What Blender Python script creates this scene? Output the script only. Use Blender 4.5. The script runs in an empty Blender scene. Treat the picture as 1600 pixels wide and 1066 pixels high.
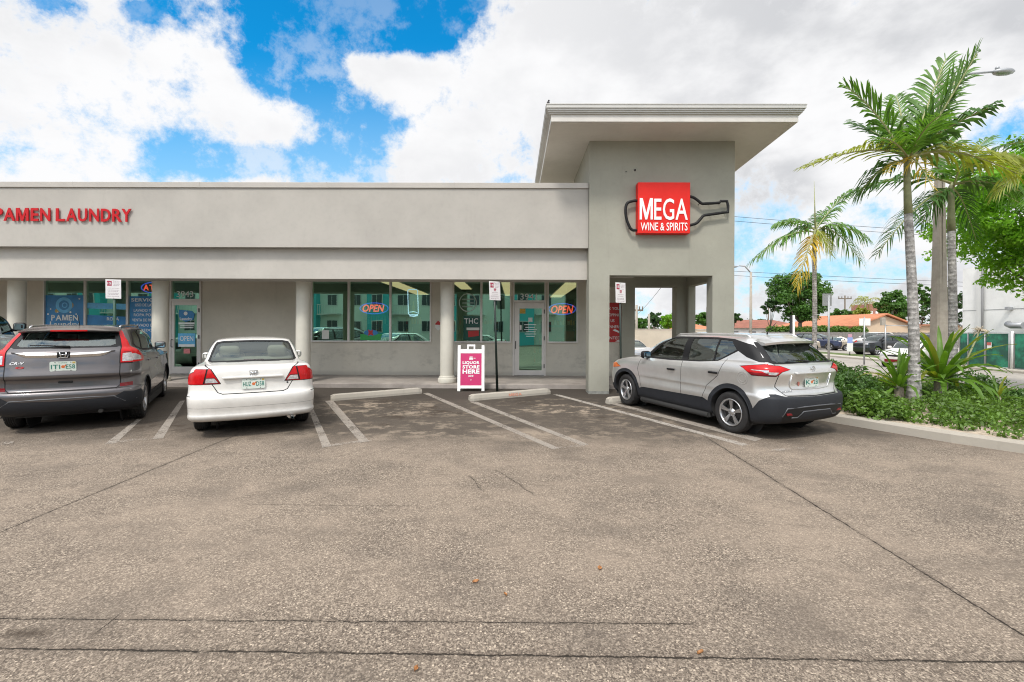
import bpy, bmesh, math, random
import numpy as np
from mathutils import Vector, Matrix
from mathutils.bvhtree import BVHTree
R = math.radians
sc = bpy.context.scene
COL = sc.collection
random.seed(7)

# ------------------------------------------------------------------ camera
EYE = Vector((0, 0, 1.77)); YAW = R(0.39); ROLL = R(0.25); F = 735.0; HOR = 515.0
cam = bpy.data.cameras.new('camera'); camo = bpy.data.objects.new('camera', cam); COL.objects.link(camo)
cam.sensor_width = 36; cam.lens = F / 1600 * 36; cam.shift_y = -(533 - HOR) / 1600
cam.clip_start = 0.05; cam.clip_end = 3000
CAMR = Matrix.Rotation(YAW, 4, 'Z') @ Matrix.Rotation(R(90), 4, 'X') @ Matrix.Rotation(ROLL, 4, 'Z')
camo.matrix_world = Matrix.Translation(EYE) @ CAMR
sc.camera = camo
sc.render.resolution_x = 1024; sc.render.resolution_y = 682

def ray(px, py):
    return (CAMR.to_3x3() @ Vector(((px - 800) / F, (HOR - py) / F, -1))).normalized()
def at(px, py, Y):
    d = ray(px, py); return EYE + d * (Y / d.y)
def PX(px, Y, py=515): return at(px, py, Y).x
def PZ(py, Y, px=805): return at(px, py, Y).z
SL = 0.0204
def zlot(Y): return SL * max(Y, -2.0)
def gp(px, py):
    d = ray(px, py); t = (-EYE.z) / (d.z - SL * d.y); p = EYE + d * t; return p.x, p.y

# ------------------------------------------------------------------ node helper
def new_mat(name):
    m = bpy.data.materials.new(name); m.use_nodes = True
    nt = m.node_tree; b = nt.nodes['Principled BSDF']; return m, nt, b
def N(nt, typ, **kw):
    n = nt.nodes.new(typ)
    for k, v in kw.items():
        if k[:3] == 'in_':
            key = k[3:]; key = int(key) if key.isdigit() else key.replace('_', ' ')
            n.inputs[key].default_value = v
        else: setattr(n, k, v)
    return n
def mth(nt, op, a, b=None, c=None, clamp=False):
    n = nt.nodes.new('ShaderNodeMath'); n.operation = op; n.use_clamp = clamp
    for i, x in enumerate((a, b, c)):
        if x is None: continue
        if isinstance(x, (int, float)): n.inputs[i].default_value = x
        else: nt.links.new(x, n.inputs[i])
    return n.outputs[0]
def mixc(nt, fac, a, b, blend='MIX'):
    n = nt.nodes.new('ShaderNodeMix'); n.data_type = 'RGBA'; n.blend_type = blend
    for i, x in ((0, fac), (6, a), (7, b)):
        if isinstance(x, (int, float)): n.inputs[i].default_value = x
        elif isinstance(x, tuple): n.inputs[i].default_value = (*x[:3], 1)
        else: nt.links.new(x, n.inputs[i])
    return n.outputs[2]
def ramp(nt, v, lo, hi, a=0.0, b=1.0, smooth=True):
    n = nt.nodes.new('ShaderNodeMapRange'); n.interpolation_type = 'SMOOTHSTEP' if smooth else 'LINEAR'
    n.inputs[1].default_value = lo; n.inputs[2].default_value = hi; n.inputs[3].default_value = a; n.inputs[4].default_value = b
    nt.links.new(v, n.inputs[0]); return n.outputs[0]

# ------------------------------------------------------------------ world: blue sky with broken bright cloud
w = bpy.data.worlds.new('World'); sc.world = w; w.use_nodes = True
nt = w.node_tree; bg = nt.nodes['Background']
SUN_EL, SUN_AZ = R(54), R(200)     # azimuth measured clockwise from +Y
sky = N(nt, 'ShaderNodeTexSky', sky_type='NISHITA', sun_disc=False, sun_elevation=SUN_EL, sun_rotation=SUN_AZ)
sky.air_density = 1.2; sky.dust_density = 0.2; sky.ozone_density = 3.0
tc = N(nt, 'ShaderNodeTexCoord'); sep = N(nt, 'ShaderNodeSeparateXYZ'); nt.links.new(tc.outputs['Generated'], sep.inputs[0])
x_, y_, z_ = sep.outputs
ym = mth(nt, 'MAXIMUM', mth(nt, 'ABSOLUTE', y_), 0.12)
u_ = mth(nt, 'DIVIDE', x_, ym); v_ = mth(nt, 'DIVIDE', z_, ym)
def sky_noise(scale, detail, rough, off=(0, 0, 0), stretch=(1, 1, 1)):
    mp = N(nt, 'ShaderNodeMapping'); mp.inputs['Location'].default_value = off; mp.inputs['Scale'].default_value = stretch
    nt.links.new(tc.outputs['Generated'], mp.inputs[0])
    n = N(nt, 'ShaderNodeTexNoise', in_Scale=scale, in_Detail=detail, in_Roughness=rough); nt.links.new(mp.outputs[0], n.inputs['Vector']); return n.outputs[0]
n1 = sky_noise(4.6, 14, 0.66, (1.3, 0.2, 2.0), (1, 1, 1.25))
n1b = sky_noise(17, 10, 0.68, (3.3, 1.2, 5.0))
n2 = sky_noise(2.2, 6, 0.55, (5.3, 1.2, 0.0), (1, 1, 1.5))
n3 = sky_noise(3.6, 8, 0.55, (9.3, 4.2, 3.0), (1, 1, 1.8))
# places where the cloud breaks open, as (azimuth, elevation) slopes
holes = [(-.36, .68, .20, .075, 1.3), (-.47, .63, .08, .07, 1.0), (-.52, .55, .05, .055, .8), (-.41, .52, .06, .055, 1.0), (-.355, .44, .05, .07, 1.1), (-.36, .36, .06, .06, 1.1), (-.37, .30, .06, .05, 1.0), (-.46, .52, .05, .05, .8), (-.29, .60, .06, .05, .5),
         (-.55, .355, .15, .035, .95), (-.71, .44, .05, .05, .6), (-.72, .36, .08, .04, .7), (-.17, .63, .05, .05, .8), (-.22, .68, .09, .05, 1.1), (-.11, .70, .05, .03, .7), (-.80, .68, .06, .03, .8), (-.99, .70, .05, .03, .8), (-.25, .44, .03, .035, .5),
         (.52, .17, .12, .06, .42), (.67, .25, .16, .05, .38), (.83, .22, .12, .08, .36), (1.03, .44, .08, .05, .6), (.62, .12, .14, .03, .5), (.36, .58, .34, .13, -.7), (-.29, .565, .09, .045, -1.0), (-.45, .575, .035, .03, -.5), (.85, .60, .3, .1, -.5)]
tot = None
for (hu, hv, ru, rv, a) in holes:
    du = mth(nt, 'DIVIDE', mth(nt, 'SUBTRACT', u_, hu), ru); dv = mth(nt, 'DIVIDE', mth(nt, 'SUBTRACT', v_, hv), rv)
    r2 = mth(nt, 'ADD', mth(nt, 'MULTIPLY', du, du), mth(nt, 'MULTIPLY', dv, dv))
    g = mth(nt, 'MULTIPLY', mth(nt, 'EXPONENT', mth(nt, 'MULTIPLY', r2, -0.7)), a)
    tot = g if tot is None else mth(nt, 'ADD', tot, g)
# density: noise minus openings
dens = mth(nt, 'ADD', mth(nt, 'MULTIPLY', mth(nt, 'SUBTRACT', n1, 0.5), 3.6), mth(nt, 'MULTIPLY', mth(nt, 'SUBTRACT', n1b, 0.5), 2.6)); dens = mth(nt, 'SUBTRACT', mth(nt, 'ADD', dens, 0.82), mth(nt, 'MULTIPLY', tot, 1.25))
cov = ramp(nt, dens, -0.16, 0.80); veil = mth(nt, 'MULTIPLY', ramp(nt, mth(nt, 'ADD', n1b, mth(nt, 'MULTIPLY', mth(nt, 'SUBTRACT', n3, .5), 1.2)), .44, .66), .55); cov = mth(nt, 'MAXIMUM', cov, mth(nt, 'MULTIPLY', veil, ramp(nt, v_, .72, .35, .35, 1.0)))
# blue: Nishita deepened towards azure
blue = mixc(nt, 1.0, sky.outputs[0], (0.06, 1.45, 2.0), 'MULTIPLY')
hz = ramp(nt, v_, 0.62, 0.12)
blue = mixc(nt, mth(nt, 'MULTIPLY', hz, 0.75), blue, (5.3, 7.6, 9.4))
shade = ramp(nt, mth(nt, 'ADD', mth(nt, 'MULTIPLY', n3, 0.75), mth(nt, 'MULTIPLY', n2, 0.25)), 0.42, 0.60)
edge = ramp(nt, dens, 0.1, 1.1)
right = ramp(nt, u_, -0.1, 0.7)
shd = mth(nt, 'MULTIPLY', mth(nt, 'MULTIPLY', shade, edge), mth(nt, 'ADD', mth(nt, 'MULTIPLY', right, 0.65), 0.35))
cl = mixc(nt, shd, (9.5, 9.5, 9.6), (6.3, 6.4, 6.65))
# thin cloud brightened round the sun behind the camera, added to light the facade
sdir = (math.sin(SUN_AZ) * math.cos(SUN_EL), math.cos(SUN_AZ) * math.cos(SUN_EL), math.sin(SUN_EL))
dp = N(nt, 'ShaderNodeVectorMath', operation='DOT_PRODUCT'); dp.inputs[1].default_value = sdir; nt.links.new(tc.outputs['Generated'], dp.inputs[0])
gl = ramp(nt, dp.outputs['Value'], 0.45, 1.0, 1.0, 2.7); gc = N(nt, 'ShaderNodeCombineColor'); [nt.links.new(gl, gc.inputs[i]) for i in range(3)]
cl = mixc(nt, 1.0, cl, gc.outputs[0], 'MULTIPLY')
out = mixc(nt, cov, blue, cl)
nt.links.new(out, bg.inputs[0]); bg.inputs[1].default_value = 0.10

# ------------------------------------------------------------------ sun behind thin cloud
sl = bpy.data.lights.new('sun', 'SUN'); sl.energy = 2.5; sl.angle = R(9); sl.color = (1, .95, .88)
so = bpy.data.objects.new('sun', sl); COL.objects.link(so)
sd = Vector((math.sin(SUN_AZ) * math.cos(SUN_EL), math.cos(SUN_AZ) * math.cos(SUN_EL), math.sin(SUN_EL)))
so.rotation_euler = (-sd).to_track_quat('-Z', 'Y').to_euler(); so.location = (0, 0, 30)
sc.view_settings.view_transform = 'Standard'; sc.view_settings.look = 'None'
sc.cycles.filter_width = 1.1
sc.view_settings.exposure = 0.05; sc.view_settings.gamma = 1

# ------------------------------------------------------------------ object helpers
def tag(o, label=None, cat=None, group=None, kind=None):
    if label: o['label'] = label
    if cat: o['category'] = cat
    if group: o['group'] = group
    if kind: o['kind'] = kind
    return o
def thing(name, label, cat, loc=(0, 0, 0), rz=0, group=None):
    o = bpy.data.objects.new(name, None); COL.objects.link(o); o.location = loc; o.rotation_euler = (0, 0, rz)
    o.empty_display_size = .2
    return tag(o, label, cat, group)
def link_mesh(name, me, mat, parent=None, loc=None):
    o = bpy.data.objects.new(name, me); COL.objects.link(o)
    if mat is not None:
        if isinstance(mat, (list, tuple)):
            for m in mat: me.materials.append(m)
        else: me.materials.append(mat)
    if parent is not None: o.parent = parent
    if loc is not None: o.location = loc
    return o
def copy_tree(o, parent=None):
    c = o.copy(); COL.objects.link(c)
    if parent is not None: c.parent = parent
    for ch in [q for q in bpy.data.objects if q.parent == o]: copy_tree(ch, c)
    return c
class MB:
    def __init__(s): s.bm = bmesh.new(); s.off = Vector((0, 0, 0))
    def V(s, p): return s.bm.verts.new(Vector(p))
    def quad(s, *pts, mi=0):
        try:
            f = s.bm.faces.new([s.V(p) for p in pts]); f.material_index = mi; return f
        except ValueError: return None
    def box(s, x0, x1, y0, y1, z0, z1, bev=0, mi=0):
        v = [s.V((x, y, z)) for z in (z0, z1) for (x, y) in ((x0, y0), (x1, y0), (x1, y1), (x0, y1))]
        fs = [s.bm.faces.new([v[i] for i in q]) for q in ((3, 2, 1, 0), (4, 5, 6, 7), (0, 1, 5, 4), (1, 2, 6, 5), (2, 3, 7, 6), (3, 0, 4, 7))]
        for f in fs: f.material_index = mi
        if bev > 0:
            es = list({e for f in fs for e in f.edges})
            bmesh.ops.bevel(s.bm, geom=es, offset=bev, segments=2, profile=.6, affect='EDGES')
        return s
    def prism(s, poly, a, b, axis='y', mi=0, bev=0):
        def P(p, t):
            return {'y': (p[0], t, p[1]), 'x': (t, p[0], p[1]), 'z': (p[0], p[1], t)}[axis]
        A = [s.V(P(p, a)) for p in poly]; B = [s.V(P(p, b)) for p in poly]; n = len(poly); fs = []
        fs.append(s.bm.faces.new(A)); fs.append(s.bm.faces.new(B[::-1]))
        for i in range(n): fs.append(s.bm.faces.new([A[i], B[i], B[(i + 1) % n], A[(i + 1) % n]]))
        for f in fs: f.material_index = mi
        if bev:
            bmesh.ops.bevel(s.bm, geom=list({e for f in fs for e in f.edges}), offset=bev, segments=2, profile=.6, affect='EDGES')
        return s
    def tube(s, pts, r, n=8, cap=True, mi=0, closed=False):
        pts = [Vector(p) for p in pts]; m = len(pts); rr = r if isinstance(r, (list, tuple)) else [r] * m
        rings = []; up = None
        for i, p in enumerate(pts):
            if closed: d = pts[(i + 1) % m] - pts[i - 1]
            else: d = (pts[min(i + 1, m - 1)] - pts[max(i - 1, 0)])
            d.normalize()
            if up is None:
                up = Vector((0, 0, 1)) if abs(d.z) < .9 else Vector((1, 0, 0))
            a = d.cross(up)
            if a.length < 1e-4: a = d.cross(Vector((0.3, 1, 0.1)))
            a.normalize(); b = d.cross(a).normalized(); up = -b if b.dot(up) < 0 else b
            up = a.cross(d).normalized()
            rings.append([s.V(p + (a * math.cos(t) + b * math.sin(t)) * rr[i]) for t in [2 * math.pi * k / n for k in range(n)]])
        for i in range(m if closed else m - 1):
            A = rings[i]; B = rings[(i + 1) % m]
            for k in range(n):
                f = s.bm.faces.new([A[k], A[(k + 1) % n], B[(k + 1) % n], B[k]]); f.material_index = mi; f.smooth = True
        if cap and not closed:
            for q in (rings[0][::-1], rings[-1]):
                f = s.bm.faces.new(q); f.material_index = mi
        return s
    def lathe(s, prof, n=32, axis='z', c=(0, 0, 0), mi=0, smooth=True, closed=False):
        c = Vector(c); rings = []
        for (r, h) in prof:
            ring = []
            for k in range(n):
                t = 2 * math.pi * k / n; a, b = r * math.cos(t), r * math.sin(t)
                p = {'z': (a, b, h), 'y': (a, h, b), 'x': (h, a, b)}[axis]; ring.append(s.V(c + Vector(p)))
            rings.append(ring)
        prs = list(zip(rings[:-1], rings[1:]))
        if closed: prs.append((rings[-1], rings[0]))
        for A, B in prs:
            for k in range(n):
                f = s.bm.faces.new([A[k], A[(k + 1) % n], B[(k + 1) % n], B[k]]); f.material_index = mi; f.smooth = smooth
        return s
    def xform(s, M):
        bmesh.ops.transform(s.bm, matrix=M, verts=s.bm.verts); return s
    def build(s, name, mat, parent=None, loc=None, recalc=True, smooth=None, world=False):
        if world and parent is not None:
            bmesh.ops.translate(s.bm, vec=-parent.location, verts=s.bm.verts)
        if recalc: bmesh.ops.recalc_face_normals(s.bm, faces=s.bm.faces)
        if smooth is not None:
            for f in s.bm.faces: f.smooth = smooth
        me = bpy.data.meshes.new(name); s.bm.to_mesh(me); s.bm.free()
        return link_mesh(name, me, mat, parent, loc)
def struct(o): o['kind'] = 'structure'; return o

# text as a mesh, fitted to W x H; basis maps (right, up, out)
_fc = {}
def glyphs(txt, bold, shear):
    if 'M' in txt and len(txt) > 1:      # set the line letter by letter, with an M of our own
        V, P, x = [], [], 0.0
        for ch in txt:
            if ch == ' ': x += .26; continue
            v, p = glyphs(ch, bold, shear); a = min(q[0] for q in v); b = max(q[0] for q in v); n = len(V)
            V += [(q[0] - a + x, q[1]) for q in v]; P += [tuple(i + n for i in q) for q in p]; x += b - a + .075 + bold * .6
        return V, P
    if txt == 'M':
        H, w_, t = .70 + bold, .74, .115 + 1.8 * bold
        v = [(0, 0), (t, 0), (t, .68 * H), (w_ / 2 - t * .42, 0), (w_ / 2 + t * .42, 0), (w_ - t, .68 * H), (w_ - t, 0), (w_, 0), (w_, H), (w_ - 1.3 * t, H), (w_ / 2, .30 * H), (1.3 * t, H), (0, H)]
        v = [(x + shear * y * .6, y) for x, y in v]
        return v, [(0, 1, 2, 11, 12), (2, 3, 10, 11), (3, 4, 10), (4, 5, 9, 10), (5, 6, 7, 8, 9)]
    key = (txt, bold, shear)
    if key not in _fc:
        cu = bpy.data.curves.new('t', 'FONT'); cu.body = txt; cu.offset = bold; cu.resolution_u = 3; cu.shear = shear; cu.space_character = 1.0 + bold * 1.4
        o = bpy.data.objects.new('t', cu); COL.objects.link(o)
        bpy.context.view_layer.update()
        me = bpy.data.meshes.new_from_object(o.evaluated_get(bpy.context.evaluated_depsgraph_get()))
        bpy.data.objects.remove(o); bpy.data.curves.remove(cu)
        _fc[key] = ([tuple(v.co[:2]) for v in me.vertices], [tuple(p.vertices) for p in me.polygons]); bpy.data.meshes.remove(me)
    return _fc[key]
def text_mb(txt, W, H, ctr, right=(1, 0, 0), up=(0, 0, 1), depth=0.0, bold=0.0, mb=None, mi=0, shear=0.0):
    vs, ps = glyphs(txt, bold, shear)
    xs = [v[0] for v in vs]; ys = [v[1] for v in vs]; x0, x1, y0, y1 = min(xs), max(xs), min(ys), max(ys)
    r = Vector(right).normalized(); u = Vector(up).normalized(); nrm = r.cross(u)
    mb = mb or MB(); c = Vector(ctr); W_ = W if W else H * (x1 - x0) / (y1 - y0)
    V = []
    for (a, b) in vs:
        V.append(mb.V(c + r * ((a - x0) / (x1 - x0) - .5) * W_ + u * ((b - y0) / (y1 - y0) - .5) * H))
    fs = []
    for p in ps:
        try: f = mb.bm.faces.new([V[i] for i in p]); f.material_index = mi; fs.append(f)
        except ValueError: pass
    if depth:
        # nrm = right x up points at the reader for a right-handed page
        g = bmesh.ops.extrude_face_region(mb.bm, geom=fs)
        bmesh.ops.translate(mb.bm, vec=nrm * depth, verts=[e for e in g['geom'] if isinstance(e, bmesh.types.BMVert)])
    return mb

# ------------------------------------------------------------------ materials
def mat(name, col, rough=.6, metal=0.0, var=0.0, vs=3.0, bump=0.0, bs=60.0, coat=0.0, spec=0.5, emis=None, es=0.0, var2=0, vs2=.6):
    m, nt, b = new_mat(name)
    b.inputs['Base Color'].default_value = (*col, 1); b.inputs['Roughness'].default_value = rough; b.inputs['Metallic'].default_value = metal
    b.inputs['Coat Weight'].default_value = coat; b.inputs['Specular IOR Level'].default_value = spec; b.inputs['Coat Roughness'].default_value = .03
    tcn = N(nt, 'ShaderNodeTexCoord')
    c = None
    if var:
        n = N(nt, 'ShaderNodeTexNoise', in_Scale=vs, in_Detail=6, in_Roughness=.65); nt.links.new(tcn.outputs['Object'], n.inputs['Vector'])
        f = ramp(nt, n.outputs[0], .25, .75)
        lo = tuple(x * (1 - var) for x in col); hi = tuple(min(1, x * (1 + var)) for x in col)
        c = mixc(nt, f, lo, hi)
    if var2:
        n = N(nt, 'ShaderNodeTexNoise', in_Scale=vs2, in_Detail=4, in_Roughness=.6); nt.links.new(tcn.outputs['Object'], n.inputs['Vector'])
        f = ramp(nt, n.outputs[0], .3, .7, 1 - var2, 1 + var2)
        cc = N(nt, 'ShaderNodeCombineColor'); [nt.links.new(f, cc.inputs[i]) for i in range(3)]
        c = mixc(nt, 1.0, c if c is not None else col, cc.outputs[0], 'MULTIPLY')
    if c is not None: nt.links.new(c, b.inputs['Base Color'])
    if bump:
        n = N(nt, 'ShaderNodeTexNoise', in_Scale=bs, in_Detail=4); nt.links.new(tcn.outputs['Object'], n.inputs['Vector'])
        bp = N(nt, 'ShaderNodeBump', in_Strength=bump, in_Distance=.01); nt.links.new(n.outputs[0], bp.inputs['Height']); nt.links.new(bp.outputs[0], b.inputs['Normal'])
    if emis: b.inputs['Emission Color'].default_value = (*emis, 1); b.inputs['Emission Strength'].default_value = es
    return m

def stucco(name, col, stain=0.15, low=None):
    """painted render: fine grain, broad blotches, vertical drip streaks; low=(z0,z1) a grimy band of its own"""
    m, nt, b = new_mat(name); tcn = N(nt, 'ShaderNodeTexCoord'); geo = N(nt, 'ShaderNodeNewGeometry')
    def noi(sc_, st=(1, 1, 1), d=5, r=.6, off=(0, 0, 0)):
        mp = N(nt, 'ShaderNodeMapping'); mp.inputs['Scale'].default_value = st; mp.inputs['Location'].default_value = off; nt.links.new(geo.outputs['Position'], mp.inputs[0])
        n = N(nt, 'ShaderNodeTexNoise', in_Scale=sc_, in_Detail=d, in_Roughness=r); nt.links.new(mp.outputs[0], n.inputs['Vector']); return n.outputs[0]
    c = mixc(nt, ramp(nt, noi(.9), .3, .7), tuple(x * .93 for x in col), tuple(x * 1.05 for x in col))
    c = mixc(nt, mth(nt, 'MULTIPLY', ramp(nt, noi(2.6, (1, 1, .12), 4, .7, (3, 1, 0)), .56, .80), stain), c, tuple(x * .45 for x in col))
    c = mixc(nt, mth(nt, 'MULTIPLY', ramp(nt, noi(9, (1, 1, 1), 6, .7), .45, .8), .16), c, tuple(x * .6 for x in col))
    if low:
        sp = N(nt, 'ShaderNodeSeparateXYZ'); nt.links.new(geo.outputs['Position'], sp.inputs[0])
        zz = mth(nt, 'MULTIPLY', ramp(nt, sp.outputs[2], low[0], low[0] + .25), ramp(nt, sp.outputs[2], low[1], low[1] - .35))
        f = mth(nt, 'MULTIPLY', mth(nt, 'MULTIPLY', zz, ramp(nt, noi(2.2, (1, 1, 1.6), 7, .72, (0, 7, 0)), .47, .75)), .50)
        c = mixc(nt, f, c, (.22, .20, .17))
        f = mth(nt, 'MULTIPLY', ramp(nt, sp.outputs[2], low[0] + .10, low[0] - .02), .35)
        c = mixc(nt, f, c, (.2, .19, .17))
    nt.links.new(c, b.inputs['Base Color']); b.inputs['Roughness'].default_value = .88; b.inputs['Specular IOR Level'].default_value = .25
    bp = N(nt, 'ShaderNodeBump', in_Strength=.35, in_Distance=.006); nt.links.new(noi(55, d=6, r=.7), bp.inputs['Height']); nt.links.new(bp.outputs[0], b.inputs['Normal'])
    return m

M_FASC = stucco('cream_stucco', (.415, .39, .352), .14)
M_LOWF = stucco('cream_stucco_lower', (.475, .445, .40), .10)
M_WALL = stucco('grey_stucco', (.56, .52, .44), .22, (.45, 1.35))
M_TOWER = stucco('sage_grey_stucco', (.335, .326, .272), .20)
M_SOFF = stucco('soffit_stucco', (.62, .595, .54), .15)
M_COLM = stucco('column_paint', (.60, .57, .49), .10)
M_COPE = mat('coping_metal', (.42, .39, .35), .5, 0, .06, 2)
M_GUTT = mat('gutter_metal', (.50, .49, .46), .45, 0, .05, 2)
M_ALU = mat('window_aluminium', (.60, .565, .53), .4, .25, .05, 4)
M_DARK = mat('dark_trim', (.02, .02, .02), .5)
M_BLACK = mat('black_plastic', (.010, .010, .011), .5, spec=.3)
M_WHITE = mat('white_paint', (.78, .77, .74), .4, var=.04, vs=8)
M_RED = mat('red_enamel', (.46, .006, .010), .4, spec=.25)
M_CONC = mat('concrete', (.42, .385, .335), .85, var=.18, vs=4, bump=.5, bs=90, var2=.12, vs2=1.1)
M_ORANGE = mat('orange_stencil', (.62, .25, .16), .8, var=.3, vs=30)

def glass_mat(name, tint=(.55, .85, .70), refl=.42, trans=(.25, .42, .33), rough=0.0, edge=None):
    m = bpy.data.materials.new(name); m.use_nodes = True; nt = m.node_tree; nt.nodes.clear()
    o = N(nt, 'ShaderNodeOutputMaterial'); g = N(nt, 'ShaderNodeBsdfGlossy'); g.inputs['Color'].default_value = (*tint, 1); g.inputs['Roughness'].default_value = rough
    t = N(nt, 'ShaderNodeBsdfTransparent'); t.inputs['Color'].default_value = (*trans, 1); mx = N(nt, 'ShaderNodeMixShader')
    fr = N(nt, 'ShaderNodeFresnel', in_IOR=1.5)
    f = mth(nt, 'ADD', fr.outputs[0], refl, clamp=True)
    nt.links.new(f, mx.inputs[0]); nt.links.new(t.outputs[0], mx.inputs[1]); nt.links.new(g.outputs[0], mx.inputs[2]); nt.links.new(mx.outputs[0], o.inputs[0])
    # a float pane is never quite flat
    tcn = N(nt, 'ShaderNodeTexCoord'); n = N(nt, 'ShaderNodeTexNoise', in_Scale=1.3, in_Detail=1); nt.links.new(tcn.outputs['Object'], n.inputs['Vector'])
    bp = N(nt, 'ShaderNodeBump', in_Strength=.25, in_Distance=.004); nt.links.new(n.outputs[0], bp.inputs['Height']); nt.links.new(bp.outputs[0], g.inputs['Normal'])
    return m
M_SHOPGLASS = glass_mat('green_shop_glass', (.55, 1.0, .78), .40, (.50, .56, .44))
M_CARGLASS = glass_mat('car_glass', (.78, .86, .84), .13, (.60, .68, .64))
M_CARDARK = glass_mat('car_privacy_glass', (.75, .82, .80), .22, (.10, .12, .12))
# ================================================================== GROUND
def asphalt_mat():
    m, nt, b = new_mat('weathered_asphalt'); geo = N(nt, 'ShaderNodeNewGeometry'); P = geo.outputs['Position']
    sp = N(nt, 'ShaderNodeSeparateXYZ'); nt.links.new(P, sp.inputs[0]); X, Y, Z = sp.outputs
    def noi(s, d=5, r=.6, st=(1, 1, 1), off=(0, 0, 0), dist=0):
        mp = N(nt, 'ShaderNodeMapping'); mp.inputs['Scale'].default_value = st; mp.inputs['Location'].default_value = off; nt.links.new(P, mp.inputs[0])
        n = N(nt, 'ShaderNodeTexNoise', in_Scale=s, in_Detail=d, in_Roughness=r, in_Distortion=dist); nt.links.new(mp.outputs[0], n.inputs['Vector']); return n.outputs[0]
    vor = N(nt, 'ShaderNodeTexVoronoi', in_Scale=64.0, in_Randomness=1.0); nt.links.new(P, vor.inputs['Vector'])
    vs = N(nt, 'ShaderNodeSeparateColor'); nt.links.new(vor.outputs['Color'], vs.inputs[0])
    vor2 = N(nt, 'ShaderNodeTexVoronoi', in_Scale=130.0); nt.links.new(P, vor2.inputs['Vector'])
    vs2 = N(nt, 'ShaderNodeSeparateColor'); nt.links.new(vor2.outputs['Color'], vs2.inputs[0])
    # exposed stones over bitumen/dust binder
    binder = mixc(nt, ramp(nt, noi(30, 4, .7), .3, .7), (.135, .112, .092), (.235, .200, .166))
    stone = mixc(nt, vs.outputs[1], (.12, .10, .080), (.62, .54, .44))
    st_f = mth(nt, 'MULTIPLY', ramp(nt, vor.outputs['Distance'], .50, .34), ramp(nt, vs.outputs[0], .34, .42))
    c = mixc(nt, st_f, binder, stone)
    c = mixc(nt, mth(nt, 'MULTIPLY', ramp(nt, noi(38, 3, .75, off=(6, 1, 0)), .50, .62), .55), c, (.42, .365, .30)); c = mixc(nt, mth(nt, 'MULTIPLY', ramp(nt, noi(33, 4, .75, off=(0, 9, 0)), .52, .64), .60), c, (.085, .070, .058))
    c = mixc(nt, mth(nt, 'MULTIPLY', ramp(nt, vs2.outputs[0], .72, .8), .55), c, (.40, .35, .29))
    c = mixc(nt, mth(nt, 'MULTIPLY', ramp(nt, vs2.outputs[1], .66, .78), .72), c, (.060, .050, .042))
    # broad dusty and darker fields
    big = noi(.55, 6, .62, (1, 1.5, 1)); mid = noi(2.3, 5, .65, off=(4, 4, 0))
    dust = mth(nt, 'ADD', mth(nt, 'MULTIPLY', ramp(nt, big, .35, .66), .34), mth(nt, 'MULTIPLY', ramp(nt, mid, .40, .70), .22))
    dust = mth(nt, 'MULTIPLY', dust, ramp(nt, mth(nt, 'ADD', Y, mth(nt, 'MULTIPLY', big, 2.5)), 3.2, 5.2, .25, 1.1)); c = mixc(nt, dust, c, (.345, .290, .235))
    c = mixc(nt, mth(nt, 'MULTIPLY', ramp(nt, noi(1.1, 6, .65, (1, 1.4, 1), (9, 2, 0)), .48, .68), .40), c, (.115, .100, .086))
    c = mixc(nt, mth(nt, 'MULTIPLY', ramp(nt, noi(4.5, 8, .75, (1, 1.6, 1), (2, 6, 0)), .54, .66), .38), c, (.11, .092, .076))
    # newer, darker seal in the parking bays (ragged front edge)
    e = mth(nt, 'ADD', Y, mth(nt, 'MULTIPLY', mth(nt, 'SUBTRACT', noi(.8, 6, .65, off=(1, 8, 0)), .5), 3.6))
    sealf = mth(nt, 'ADD', mth(nt, 'MULTIPLY', ramp(nt, e, 6.0, 8.0), .84), mth(nt, 'MULTIPLY', ramp(nt, e, 9.0, 11.3), .22))
    c = mixc(nt, sealf, c, (.062, .054, .046))
    # sand washed against the wheel stops
    sand = ramp(nt, noi(2.6, 8, .74, (1, 1.3, 1), (3, 3, 0)), .49, .60)
    tot = None
    for (cx, cy, rx, ry, a) in ((-2.7, 9.7, 1.1, .45, 1), (-2.3, 8.9, 1.7, .35, .7), (.75, 9.9, .95, .50, 1), (1.3, 9.2, 1.0, .35, .9), (-1.9, 7.9, 1.8, .30, .55), (2.2, 8.2, 1.0, .4, .5), (-.3, 7.3, 3.4, .3, .55), (4.6, 8.1, .5, .4, .6)):
        du = mth(nt, 'DIVIDE', mth(nt, 'SUBTRACT', X, cx), rx); dv = mth(nt, 'DIVIDE', mth(nt, 'SUBTRACT', Y, cy), ry)
        g = mth(nt, 'MULTIPLY', mth(nt, 'EXPONENT', mth(nt, 'MULTIPLY', mth(nt, 'ADD', mth(nt, 'MULTIPLY', du, du), mth(nt, 'MULTIPLY', dv, dv)), -.8)), a)
        tot = g if tot is None else mth(nt, 'ADD', tot, g)
    c = mixc(nt, mth(nt, 'MULTIPLY', mth(nt, 'MULTIPLY', tot, sand), .85, clamp=True), c, (.40, .34, .27))
    # brown litter stains behind the stops; dark blotches in the bays and under cars
    tot = None
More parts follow.
